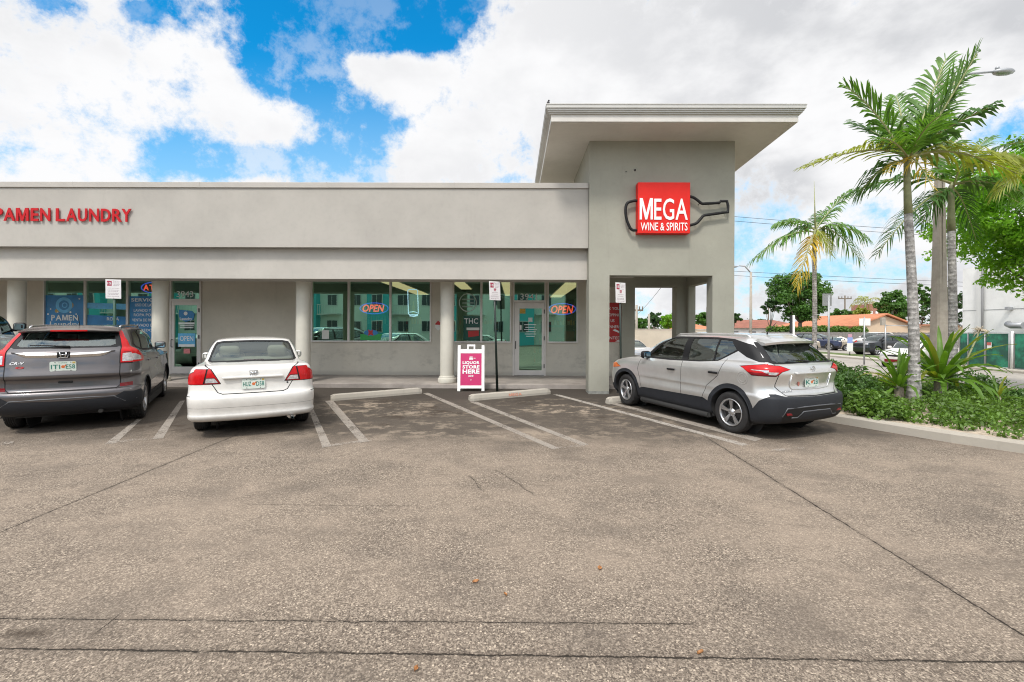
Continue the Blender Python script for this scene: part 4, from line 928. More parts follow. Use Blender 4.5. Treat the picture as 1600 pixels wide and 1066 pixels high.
def cut(bm, view, poly):
    x0 = min(p[0] for p in poly) - .06; x1 = max(p[0] for p in poly) + .06; z0 = min(p[1] for p in poly) - .06; z1 = max(p[1] for p in poly) + .06
    for s in (1, -1):
        cand = set()
        for f in bm.faces:
            c = f.calc_center_median(); n = f.normal
            if view == 'side' and (c.y * s <= .2 or abs(n.y) < .05): continue
            if view == 'rear' and n.x > .2: continue
            if view == 'front' and n.x < -.2: continue
            if view == 'rear' and c.x > 2.2: continue
            if view == 'front' and c.x < 2.0: continue
            a, b = uv(view, c, s)
            if x0 <= a <= x1 and z0 <= b <= z1: cand.add(f)
        for i in range(len(poly)):
            (ax, az), (bx, bz) = poly[i], poly[(i + 1) % len(poly)]
            ln = math.hypot(bx - ax, bz - az)
            if ln < 1e-5: continue
            if view == 'side': co = Vector((ax, 0, az)); no = Vector((bz - az, 0, -(bx - ax)))
            else: co = Vector((0, ax * s, az)); no = Vector((0, (bz - az) * s, -(bx - ax)))
            sx0, sx1 = min(ax, bx) - .004, max(ax, bx) + .004; sz0, sz1 = min(az, bz) - .004, max(az, bz) + .004; sel = []
            for f in list(cand):
                if not f.is_valid: cand.discard(f); continue
                P_ = [uv(view, v.co, s) for v in f.verts]
                if max(p[0] for p in P_) < sx0 or min(p[0] for p in P_) > sx1 or max(p[1] for p in P_) < sz0 or min(p[1] for p in P_) > sz1: continue
                sel.append(f)
            if not sel: continue
            geom = list({v for f in sel for v in f.verts}) + list({e for f in sel for e in f.edges}) + sel
            r = bmesh.ops.bisect_plane(bm, geom=geom, dist=1e-5, plane_co=co, plane_no=no.normalized())
            for g in r['geom']:
                if isinstance(g, bmesh.types.BMFace): cand.add(g)
            for g in r['geom_cut']:
                for f in g.link_faces: cand.add(f)
def strip(pts, w_):
    """thin polygons along a polyline"""
    out = []
    for (a, b) in zip(pts[:-1], pts[1:]):
        d = Vector((b[0] - a[0], b[1] - a[1])); l = d.length; d /= l; n = Vector((-d.y, d.x)) * w_ / 2; e = d * w_ * .3
        out.append([(a[0] + n.x - e.x, a[1] + n.y - e.y), (b[0] + n.x + e.x, b[1] + n.y + e.y), (b[0] - n.x + e.x, b[1] - n.y + e.y), (a[0] - n.x - e.x, a[1] - n.y - e.y)])
    return out
def circ(cx, cz, r, a0=0, a1=360, n=26): return [(cx + r * math.cos(R(a0 + (a1 - a0) * k / n)), cz + r * math.sin(R(a0 + (a1 - a0) * k / n))) for k in range(n + (0 if a1 - a0 >= 360 else 1))]
def paint(name, col, metal=0.0, rough=.3, coat=1.0, inside=(.05, .05, .05)):
    m, nt, b = new_mat(name); geo = N(nt, 'ShaderNodeNewGeometry'); tcn = N(nt, 'ShaderNodeTexCoord')
    n = N(nt, 'ShaderNodeTexNoise', in_Scale=5.0, in_Detail=8, in_Roughness=.7); nt.links.new(tcn.outputs['Object'], n.inputs['Vector'])
    c = mixc(nt, ramp(nt, n.outputs[0], .25, .8), tuple(x * 1.03 for x in col), tuple(x * .90 for x in col))
    # dust low on the body
    sp = N(nt, 'ShaderNodeSeparateXYZ'); nt.links.new(tcn.outputs['Object'], sp.inputs[0])
    dz = mth(nt, 'MULTIPLY', ramp(nt, sp.outputs[2], .62, .22), mth(nt, 'MULTIPLY', n.outputs[0], .55))
    c = mixc(nt, dz, c, (.20, .175, .15))
    c = mixc(nt, geo.outputs['Backfacing'], c, inside); nt.links.new(c, b.inputs['Base Color'])
    b.inputs['Metallic'].default_value = metal; b.inputs['Roughness'].default_value = rough
    nt.links.new(mth(nt, 'MULTIPLY', mth(nt, 'SUBTRACT', 1.0, geo.outputs['Backfacing']), coat), b.inputs['Coat Weight']); b.inputs['Coat Roughness'].default_value = .04
    return m
M_TYRE = mat('tyre_rubber', (.018, .017, .017), .8, var=.3, vs=12, bump=.1, bs=90); M_RIM = mat('alloy_rim', (.52, .52, .53), .28, .85, .05, 8); M_HUBD = mat('brake_dark', (.03, .028, .026), .7)
M_LAMPR = mat('red_lamp_lens', (.50, .004, .006), .22, coat=.25, spec=.3, var=.15, vs=14); M_LAMPD = mat('dark_red_lens', (.17, .004, .008), .25, coat=.3, spec=.3); M_LAMPW = mat('clear_lamp_lens', (.52, .50, .50), .12, .3, coat=1, var=.35, vs=40)
M_CLAD = mat('grey_cladding', (.019, .021, .026), .6, spec=.35, bump=.05, bs=400, var=.1, vs=4); M_CHROME = mat('chrome', (.62, .62, .62), .12, 1.0); M_GAP = mat('panel_gap', (.008, .008, .008), .8)
M_AMBER = mat('amber_lens', (.65, .14, .02), .2, coat=1); M_SEATL = mat('tan_seat', (.42, .38, .31), .8, var=.06, vs=6); M_SEATD = mat('grey_seat', (.14, .135, .13), .85, var=.1, vs=6); M_TUB = mat('cabin_floor', (.028, .027, .026), .9)
M_PLATE = mat('plate_white', (.58, .64, .58), .4, var=.05, vs=30); M_PGREEN = mat('plate_green', (.012, .16, .12), .5); M_PORANGE = mat('plate_orange', (.55, .13, .03), .5)
M_RIDGE = mat('ridge_plastic', (.10, .105, .115), .45); M_MIRG = mat('mirror_glass', (.5, .6, .62), .03, 1.0)

def wheel(parent, x, y, r, side, style, rimr=.215, wd=.19, steer=0):
    hub = MB(); hub.lathe([(0, .02), (rimr * .92, .02), (rimr * .92, -.10), (0, -.10)], 28, 'y'); hub.lathe([(.0, .045), (.10, .045), (.135, .03), (.135, .022)], 24, 'y')
    ho = hub.build('wheel', M_HUBD, parent, loc=(x, y, r)); ho.rotation_euler = (0, 0, (0 if side > 0 else math.pi) + R(steer))
    t = MB(); w2 = wd / 2; o = .03
    prof = [(rimr, -w2 + o - .02), (rimr + .012, -w2 + o - .012), (r - .045, -w2 + o - .02), (r - .018, -w2 + .012 + o), (r - .004, -w2 + .035 + o)]
    for k in range(5):
        c0 = -w2 + .045 + o + k * (wd - .09) / 4.0
        prof += [(r, c0 - .004), (r, c0 + .008), (r - .007, c0 + .010), (r - .007, c0 + .014)]
    prof += [(r - .004, w2 - .03 + o), (r - .018, w2 - .012 + o), (r - .045, w2 - .0 + o), (rimr + .03, w2 - .004 + o), (rimr + .012, w2 - .012 + o), (rimr, w2 - .012 + o), (rimr - .004, w2 - .03 + o)]
    t.lathe(prof, 48, 'y'); t.build('tyre', M_TYRE, ho)
    rm = MB(); yo = w2 + o
    rm.lathe([(rimr + .004, yo - .010), (rimr + .002, yo - .002), (rimr - .014, yo - .006), (rimr - .022, yo - .03), (rimr - .024, yo - .12)], 48, 'y')
    def spoke(a, w0, w1, r0, r1, y0_, y1_, th=.018):
        P_ = []
        for (rr, ww, yy) in ((r0, w0, y0_), ((r0 + r1) / 2, (w0 + w1) / 2, (y0_ + y1_) / 2 + .004), (r1, w1, y1_)):
            P_.append([(rr, -ww, yy - th), (rr, -ww * .8, yy), (rr, ww * .8, yy), (rr, ww, yy - th)])
        c_, s_ = math.cos(a), math.sin(a); Q = [[rm.V((p[0] * c_ - p[1] * s_, p[2], p[0] * s_ + p[1] * c_)) for p in row] for row in P_]
        for A_, B_ in zip(Q[:-1], Q[1:]):
            for k in range(3): rm.bm.faces.new([A_[k], A_[k + 1], B_[k + 1], B_[k]])
    if style == 'pairs':
        for k in range(5):
            for d in (-.17, .17): spoke(R(90 + 72 * k) + d * .55, .013, .017, .045, rimr - .012, yo - .03, yo - .012)
            a = R(90 + 72 * k + 36); rm.lathe([(0, yo - .03), (.011, yo - .03), (.011, yo - .045)], 8, 'y', c=(.05 * math.cos(a), 0, .05 * math.sin(a)))
    elif style == 'five':
        for k in range(5):
            for d in (-.26, .26): spoke(R(90 + 72 * k) + d * .5, .022, .015, .05, rimr - .012, yo - .03, yo - .012)
    else:
        for k in range(7): spoke(R(90 + 360 / 7 * k), .022, .030, .04, rimr - .012, yo - .025, yo - .014)
    rm.lathe([(0, yo - .020), (.028, yo - .020), (.034, yo - .026), (.062, yo - .036), (.062, yo - .055)], 24, 'y')
    rm.build('rim', M_RIM, ho)
    return ho

def rbox(mb, c, s, bev, rot=None):
    g = MB(); g.box(-s[0] / 2, s[0] / 2, -s[1] / 2, s[1] / 2, -s[2] / 2, s[2] / 2); bmesh.ops.bevel(g.bm, geom=list(g.bm.edges), offset=bev, segments=3, profile=.5, affect='EDGES')
    M = Matrix.Translation(c) @ (rot or Matrix()); g.xform(M)
    me = bpy.data.meshes.new('t'); g.bm.to_mesh(me); g.bm.free(); mb.bm.from_mesh(me); bpy.data.meshes.remove(me)
    for f in mb.bm.faces: f.smooth = True
    return mb

def build_car(S, name, label, cat, axle, heading, detail=True, group=None, zoff=None, step=.05):
    """S: spec dict. axle = ground point under the rear axle centre; heading in degrees left of +Y"""
    root = thing(name, label, cat, (0, 0, 0), 0, group)
    h = R(heading); hx, hy = -math.sin(h), math.cos(h); onlot = zoff is None
    slope = SL if onlot else 0.0
    f = Vector((hx, hy, slope * hy)).normalized(); n = Vector((0, -slope, 1)).normalized(); l = n.cross(f).normalized()
    ax = S['axles'][0]; o = Vector((axle[0], axle[1], zlot(axle[1]) if onlot else zoff)) - f * ax
    root.matrix_world = Matrix.Translation(o) @ Matrix((f, l, n)).transposed().to_4x4()
    bm = shell(S['loops'], step)
    wr = S['wheel_r']; ar = S['arch_r']
    regs = list(S['regions'])
    arches = [('arch', 'side', circ(x, wr + S.get('arch_dz', 0), ar)) for x in S['axles']]
    for nm, view, poly in regs + arches: cut(bm, view, poly)
    bm.normal_update()
    # classify
    lab = {}
    for fc in bm.faces:
        c = fc.calc_center_median(); nn = fc.normal; who = 'body'
        for nm, view, poly in regs:
            if not facing(view, nn): continue
            if view == 'rear' and c.x > 2.2 or view == 'front' and c.x < 2.0: continue
            a, b = uv(view, c, 1 if c.y > 0 else -1)
            if inpoly(a, b, poly): who = nm
        for nm, view, poly in arches:
            if abs(c.y) > .5 and inpoly(c.x, c.z, poly): who = 'arch'
        lab.setdefault(who, []).append(fc)
    vn = {v: v.normal.copy() for v in bm.verts}
    def extract(fs, nm, m, parent, off=0.0):
        idx = {}; vs = []; ns = []; ps = []
        for fc in fs:
            p = []
            for v in fc.verts:
                if v not in idx: idx[v] = len(vs); vs.append(v.co + vn[v] * off); ns.append(vn[v])
                p.append(idx[v])
            ps.append(p)
        me = bpy.data.meshes.new(nm); me.from_pydata(vs, [], ps); me.polygons.foreach_set('use_smooth', [True] * len(ps)); me.update()
        me.normals_split_custom_set_from_vertices(ns); return link_mesh(nm, me, m, parent)
    body = extract(lab['body'], 'body', S['paint'], root)
    for nm, fs in lab.items():
        if nm in ('body', 'arch'): continue
        pm, off, real = S['mats'].get(nm, (None, 0, None)) if nm in S['mats'] else DEFM[nm]
        # separate left and right pieces when they do not touch the centre line
        Lf = [q for q in fs if q.calc_center_median().y > 0]; Rf = [q for q in fs if q.calc_center_median().y <= 0]
        mid = any(abs(v.co.y) < .02 for q in fs for v in q.verts)
        if mid or nm in ('gap', 'cladding'): extract(fs, real, pm, body if nm == 'gap' else root, off)
        else:
            for part in (Lf, Rf):
                # split islands along x (door windows)
                rem = set(part)
                while rem:
                    st = [rem.pop()]; isl = [st[0]]
                    while st:
                        q = st.pop()
                        for e in q.edges:
                            for q2 in e.link_faces:
                                if q2 in rem: rem.discard(q2); st.append(q2); isl.append(q2)
                    if len(isl) > 3: extract(isl, real, pm, root, off)
    tree = BVHTree.FromBMesh(bm)
    def hit(view, a, b, s=1):
        if view == 'rear': r = tree.ray_cast(Vector((-1, a, b)), Vector((1, 0, 0)))
        elif view == 'front': r = tree.ray_cast(Vector((6, a, b)), Vector((-1, 0, 0)))
        elif view == 'top': r = tree.ray_cast(Vector((a, b, 3)), Vector((0, 0, -1)))
        else: r = tree.ray_cast(Vector((a, 3 * s, b)), Vector((0, -s, 0)))
        return r[0], r[1]
    # underbody, wheel wells, cabin floor
    x0, x1 = S['tub']; wt = S['tubw']
    mb = MB()
    mb.box(S['axles'][0] + ar + .05, S['axles'][1] - ar - .05, -wt, wt, .17, S['belt'] - .38); mb.box(x0, S['axles'][0] + ar + .06, -wt + .24, wt - .24, .24, S['belt'] - .28); mb.box(S['axles'][1] - ar - .06, x1, -wt + .24, wt - .24, .22, S['belt'] - .2)
    mb.build('underbody', M_TUB, root)
    for x in S['axles']:
        for s in (1, -1):
            mb = MB(); P1 = circ(x, wr + S.get('arch_dz', 0), ar + .012, -20, 200, 20)
            for a, b in zip(P1[:-1], P1[1:]):
                yo = {}
                ys2 = []
                for p in (a, b):
                    q, _ = hit('side', p[0], p[1], s); yy = abs(q.y) - .006 if q else wt; ys2.append(max(yy, wt - .1))
                mb.quad((a[0], s * ys2[0], a[1]), (b[0], s * ys2[1], b[1]), (b[0], s * (wt - .28), b[1]), (a[0], s * (wt - .28), a[1]))
            mb.prism(circ(x, wr, ar + .01, n=20), s * (wt - .29), s * (wt - .28), 'y'); mb.build('wheel_well', M_TUB, body, recalc=False)
    # arch lip
    for x in S['axles']:
        for s in (1, -1):
            pts = []
            for p in circ(x, wr + S.get('arch_dz', 0), ar + .006, S.get('lip0', -12), 180 - S.get('lip0', -12), 30):
                q, _ = hit('side', p[0], p[1], s)
                if q: pts.append(Vector((p[0], q.y - s * .004, p[1])))
            if len(pts) > 4: MB().tube(pts, S.get('lip', .011), 6).build('arch_lip', S.get('lipmat', S['paint']), body)
    for x in S['axles']:
        for s in (1, -1): wheel(root, x, s * (S['track']), wr, s, S['rim'], S['rimr'], steer=(S.get('steer', 0) if x == S['axles'][1] else 0))
    # seats
    sm = S['seat']
    for s in (1, -1):
        mb = MB(); xs = S['seatx']; zb_ = S['belt'] - .42
        rbox(mb, (xs + .05, s * .37, zb_ + .02), (.52, .48, .18), .05); rbox(mb, (xs - .22, s * .37, zb_ + .30), (.14, .46, .62), .06, Matrix.Rotation(R(-14), 4, 'Y')); rbox(mb, (xs - .32, s * .37, zb_ + .70), (.10, .27, .18), .045, Matrix.Rotation(R(-10), 4, 'Y'))
        mb.build('front_seat', sm, root)
    mb = MB(); xs = S['rseatx']; zb_ = S['belt'] - .42
    rbox(mb, (xs + .2, 0, zb_ + .02), (.5, 1.2, .18), .05); rbox(mb, (xs - .06, 0, zb_ + .30), (.14, 1.22, .55), .06, Matrix.Rotation(R(-20), 4, 'Y'))
    for s in (1, -1): rbox(mb, (xs - .15, s * .36, zb_ + S.get('hr', .62)), (.13, .30, .20), .06, Matrix.Rotation(R(-12), 4, 'Y'))
    mb.build('rear_seat', sm, root)
    mb = MB(); rbox(mb, (S['dashx'], 0, S['belt'] - .07), (.45, 1.25, .16), .05); mb.build('dashboard', M_TUB, root)
    mb = MB(); c = Vector((S['dashx'] - .38, .36, S['belt'] - .08)); mb.tube([c + Vector((.06 * math.sin(a) * 1, .18 * math.cos(a), .18 * math.sin(a))) for a in [2 * math.pi * k / 24 for k in range(24)]], .014, 6, closed=True); mb.build('steering_wheel', M_TUB, root)
    # door mirrors
    for s in (1, -1):
        mx, mz = S['mirror']; q, nn = hit('side', mx, mz, s); yy = abs(q.y) if q else S['tubw']
        mb = MB(); rbox(mb, (mx, s * (yy + .12), mz + .04), (.11, .20, .145), .045, Matrix.Rotation(R(8 * s), 4, 'Z')); rbox(mb, (mx + .02, s * (yy + .02), mz - .02), (.07, .12, .05), .02)
        mo = mb.build('door_mirror', S['mirmat'], root)
        mb = MB(); mb.prism([(s * (yy + .045), mz - .01), (s * (yy + .20), mz - .015), (s * (yy + .205), mz + .085), (s * (yy + .05), mz + .095)], mx - .060, mx - .056, 'x'); mb.build('mirror_glass', M_MIRG, mo)
    ctx = dict(root=root, hit=hit, body=body, S=S)
    if detail:
        # handles
        for (x, z) in S['handles']:
            for s in (1, -1):
                q, nn = hit('side', x, z, s)
                if not q: continue
                mb = MB(); rbox(mb, (x, q.y + s * .020, z), (.185, .022, .034), .010); rbox(mb, (x - .07, q.y + s * .006, z), (.03, .03, .026), .008); rbox(mb, (x + .07, q.y + s * .006, z), (.03, .03, .026), .008); mb.build('door_handle', S['handmat'], root)
        for fn in S.get('extra', []): fn(ctx)
    bm.free()
    return root

def plate(ctx, z, txtL, txtR, y=0.0, tilt=None, back=.0):
    q, nn = ctx['hit']('rear', y, z); x = q.x - .014 - back
    r = Vector((0, -1, 0)); u = Vector((-(tilt or 0), 0, 1)).normalized() * -1 if False else Vector((tilt or 0, 0, 1)).normalized(); n = r.cross(u)
    M = Matrix.Translation((x, y, z)) @ Matrix((r, u, n)).transposed().to_4x4()
    mb = MB(); rr = [(a, b) for a, b in [(sx * .1525 + (-sx) * .014 * (1 - c), sy * .076 + (-sy) * .014 * (1 - d)) for sx, sy, c, d in ((-1, -1, 1, 0), (-1, -1, 0, 1), (-1, 1, 0, 1), (-1, 1, 1, 0), (1, 1, 1, 0), (1, 1, 0, 1), (1, -1, 0, 1), (1, -1, 1, 0))]]
    rr = [(-.1525, -.062), (-.1525, .062), (-.1385, .076), (.1385, .076), (.1525, .062), (.1525, -.062), (.1385, -.076), (-.1385, -.076)]
    mb.prism(rr, -.002, .002, 'z'); mb.xform(M); p = mb.build('number_plate', M_PLATE, ctx['root'])
    up = M.to_3x3() @ Vector((0, 1, 0))
    for txt, cx in ((txtL, -.085), (txtR, .085)): text_mb(txt, .105, .066, M @ Vector((cx, -.004, .0045)), r, up, bold=.01).build('plate_characters', M_PGREEN, p)
    text_mb('FLORIDA', .10, .013, M @ Vector((0, .055, .0045)), r, up, bold=.01).build('plate_state', M_PGREEN, p)
    mb = MB(); mb.prism([(.022 * math.cos(a), .022 * math.sin(a) - .004) for a in [k * math.pi / 6 for k in range(12)]], .002, .005, 'z'); mb.prism([(.03 + .013 * math.cos(a), .016 + .013 * math.sin(a)) for a in [k * math.pi / 5 for k in range(10)]], .0015, .0045, 'z'); mb.xform(M); mb.build('plate_orange', M_PORANGE, p)
    mb = MB(); mb.prism([(.108, .042), (.142, .042), (.142, .07), (.108, .07)], .002, .0042, 'z'); mb.xform(M); mb.build('plate_sticker', M_YEL, p)
    mb = MB()
    for a, b in ((-.09, .062), (.09, .062), (-.09, -.062), (.09, -.062)): mb.prism([(a + .006 * math.cos(t), b + .006 * math.sin(t)) for t in [k * math.pi / 4 for k in range(8)]], .002, .006, 'z')
    mb.xform(M); mb.build('plate_bolts', M_GAP, p)

DEFM = {'glass': (M_CARGLASS, -.003, 'side_window'), 'rglass': (M_CARGLASS, -.003, 'rear_window'), 'wglass': (M_CARGLASS, -.003, 'windscreen'), 'blk': (M_BLACK, .001, 'window_surround'),
        'lamp': (M_LAMPR, .006, 'tail_lamp'), 'lampd': (M_LAMPD, .006, 'tail_lamp_dark'), 'lampw': (M_LAMPW, .008, 'reversing_lamp'), 'refl': (M_LAMPD, .004, 'reflector'), 'gap': (M_GAP, -.001, 'panel_gaps'), 'cladding': (M_CLAD, .004, 'cladding'),
        'head': (M_LAMPW, .004, 'headlight'), 'amber': (M_AMBER, .006, 'turn_signal'), 'grille': (M_BLACK, .002, 'grille'), 'cap': (M_GAP, .001, 'cap_gap'), 'chr': (M_CHROME, .003, 'chrome_trim'), 'diff': (M_BLACK, .003, 'bumper_insert'), 'gloss': (M_BLACK, .0015, 'pillar_trim')}
def G(view, pts, w_=.009, nm='gap'): return [(nm, view, p) for p in strip(pts, w_)]

# ------------------------------------------------------------------ sedan
P_WHITE = paint('white_car_paint', (.72, .70, .66), 0, .35)
def curve_tube(ctx, view, pts, r, name, m, parent=None, off=0, n=6, flat=None):
    P_ = []
    for a, b in pts:
        q, nn = ctx['hit'](view, a, b)
        if q: P_.append(q + nn * off)
    if len(P_) > 1: return MB().tube(P_, r, n).build(name, m, parent or ctx['root'])
def badge(ctx, txt, y, z, W_, H_, name, m=M_CHROME, bold=.02, shear=0.0):
    q, nn = ctx['hit']('rear', y, z)
    if nn.x > 0: nn = -nn
    r = Vector((0, -1, 0)); r = (r - nn * r.dot(nn)).normalized(); u = nn.cross(r).normalized()
    if u.z < 0: u = -u
    text_mb(txt, W_, H_, q + nn * .004, r, u, depth=.004, bold=bold, shear=shear).build(name, m, ctx['root'])
def emblem(ctx, y, z, s, out=0.0):
    q, nn = ctx['hit']('rear', y, z)
    mb = MB(); c = q + Vector((-.012 - out, 0, 0)); w1, w2 = s * .62, s * .5
    ring = [(w2, -s * .42), (w1, s * .42), (-w1, s * .42), (-w2, -s * .42)]
    mb.tube([c + Vector((0, a, b)) for a, b in ring], s * .085, 6, closed=True)
    mb.tube([c + Vector((0, w1 * .62, s * .36)), c + Vector((0, w2 * .45, -s * .36))], s * .11, 6); mb.tube([c + Vector((0, -w1 * .62, s * .36)), c + Vector((0, -w2 * .45, -s * .36))], s * .11, 6); mb.tube([c + Vector((0, w2 * .5, -.0)), c + Vector((0, -w2 * .5, 0))], s * .10, 6)
    mb.build('emblem', M_CHROME, ctx['root'])
def sedan_extra(ctx):
    plate(ctx, .80, 'HUZ', 'D58', tilt=.12)
    emblem(ctx, 0, .955, .085)
    q, _ = ctx['hit']('rear', 0, .90); mb = MB(); rbox(mb, (q.x - .012, 0, .90), (.045, .80, .034), .012); mb.build('boot_trim_bar', P_WHITE, ctx['root'])
    q, _ = ctx['hit']('rear', -.46, .79); mb = MB(); mb.lathe([(0, 0), (.014, 0), (.014, .006)], 12, 'x', c=(q.x - .005, -.46, .79)); mb.build('boot_lock', M_DARK, ctx['root'])
    mb = MB(); mb.tube([(-.0, -.52, .255), (.25, -.52, .26)], .028, 14, cap=False); mb.tube([(.25, -.52, .26), (.3, -.52, .26)], .07, 12); mb.build('exhaust', M_CHROME, ctx['root'])
    mb = MB(); rbox(mb, (.86, 0, 1.055), (.55, 1.18, .03), .01); mb.build('parcel_shelf', M_SEATL, ctx['root'])
    mb = MB(); rbox(mb, (.92, 0, 1.085), (.07, .30, .035), .012); mb.build('high_brake_lamp', M_LAMPD, ctx['root'])
    mb = MB()
    q, _ = ctx['hit']('top', 1.32, .02)
sedan = dict(paint=P_WHITE, axles=(.97, 3.59), wheel_r=.305, arch_r=.345, tub=(.35, 4.1), tubw=.80, belt=.98, track=.70, rim='seven', rimr=.19,
  seat=M_SEATL, seatx=2.15, rseatx=1.42, hr=.655, dashx=2.95, mirror=(2.92, 1.00), mirmat=P_WHITE, handmat=P_WHITE, handles=[(2.02, .83), (1.12, .86)], mats={},
  loops=[(.24, 4.30, .76, .78, .76, .20, .3, .245), (.09, 4.38, .835, .815, .82, .20, .34, .265), (.015, 4.42, .857, .835, .845, .20, .36, .34), (.03, 4.42, .85, .835, .845, .20, .36, .38), (.0, 4.44, .858, .845, .85, .20, .38, .57),
         (.012, 4.43, .858, .848, .85, .20, .38, .635), (.055, 4.42, .850, .850, .845, .20, .38, .665), (.075, 4.41, .846, .853, .84, .20, .38, .74),
         (.085, 4.38, .835, .85, .82, .19, .36, [(0, .93), (1.2, .87), (3.4, .82), (4.4, .72)]),
         (.105, 4.32, .805, .835, .79, .17, .34, [(.1, 1.025), (.6, 1.01), (1.2, .955), (3.3, .89), (4.0, .83), (4.35, .76)]),
         (.16, 4.20, .775, .82, .76, .16, .32, [(.16, 1.062), (.6, 1.04), (1.2, .975), (3.3, .915), (3.9, .87), (4.2, .80)]),
         (.40, 3.80, .73, .785, .72, .15, .34, [(.40, 1.085), (.8, 1.065), (1.3, 1.0), (3.2, .955), (3.8, .90)]),
         (.64, 3.32, .69, .745, .68, .14, .34, [(.64, 1.10), (1.0, 1.075), (1.5, 1.02), (3.0, .985), (3.3, 1.0)]),
         (.93, 2.93, .635, .685, .63, .10, .26, 1.235), (1.26, 2.50, .565, .60, .55, .08, .18, 1.375), (1.33, 2.38, .52, .55, .50, .07, .15, 1.408), (1.48, 2.2, .36, .38, .34, .07, .1, 1.432), (1.6, 2.1, .18, .19, .17, .05, .06, 1.442), (1.7, 2.0, .0, .0, .0, .02, .02, 1.445)],
  regions=[('blk', 'rear', [(-.01, 1.095), (.60, 1.085), (.635, 1.105), (.565, 1.335), (.54, 1.375), (.44, 1.395), (-.01, 1.405)]),
           ('rglass', 'rear', [(-.01, 1.112), (.575, 1.103), (.60, 1.125), (.54, 1.325), (.515, 1.355), (.43, 1.372), (-.01, 1.382)]),
           ('wglass', 'front', [(-.01, 1.0), (.60, 1.0), (.52, 1.37), (-.01, 1.385)]),
           ('blk', 'side', [(3.12, .985), (2.43, 1.385), (1.60, 1.385), (1.02, 1.06), (1.06, 1.02), (1.6, .985)]),
           ('glass', 'side', [(2.98, 1.015), (2.42, 1.355), (2.10, 1.36), (2.10, 1.01)]), ('glass', 'side', [(2.03, 1.01), (2.03, 1.36), (1.64, 1.36), (1.22, 1.14), (1.18, 1.03)])] +
          G('side', [(3.0, .95), (3.04, .60), (2.98, .30)]) + G('side', [(2.06, .99), (2.06, .28)]) + G('side', [(1.12, 1.05), (1.30, .68), (1.42, .30)]) +
          G('rear', [(-.01, .665), (.40, .665), (.46, .69), (.56, .86)], .012) + G('rear', [(.56, 1.035), (.64, 1.08)], .010) + G('side', [(0, .64), (.42, .64), (.62, .60)]) + G('rear', [(-.01, .47), (.9, .47)], .003) + G('side', [(0, .47), (.55, .47)], .003) +
          [('gap', 'rear', [(.415, .81), (.54, 1.035), (.90, 1.035), (.90, .80)]), ('lamp', 'rear', [(.43, .82), (.55, 1.025), (.90, 1.025), (.90, .81)]), ('lampd', 'rear', [(.43, .82), (.50, .91), (.62, .91), (.63, .82)]), ('lampw', 'rear', [(.452, .832), (.50, .895), (.605, .895), (.615, .832)]),
           ('gap', 'rear', [(.58, 1.03), (.60, 1.03), (.645, .82), (.625, .82)]),
           ('gap', 'side', [(0, 1.04), (.15, 1.035), (.33, .95), (.44, .84), (.42, .80), (0, .80)]), ('lamp', 'side', [(0, 1.03), (.14, 1.025), (.32, .94), (.425, .84), (.41, .81), (0, .81)]),
           ('head', 'front', [(.42, .60), (.80, .60), (.84, .74), (.45, .70)]), ('grille', 'front', [(-.01, .58), (.36, .60), (.36, .68), (-.01, .68)]), ('refl', 'front', [(-.01, .3), (.5, .3), (.5, .45), (-.01, .45)])],
  extra=[sedan_extra])

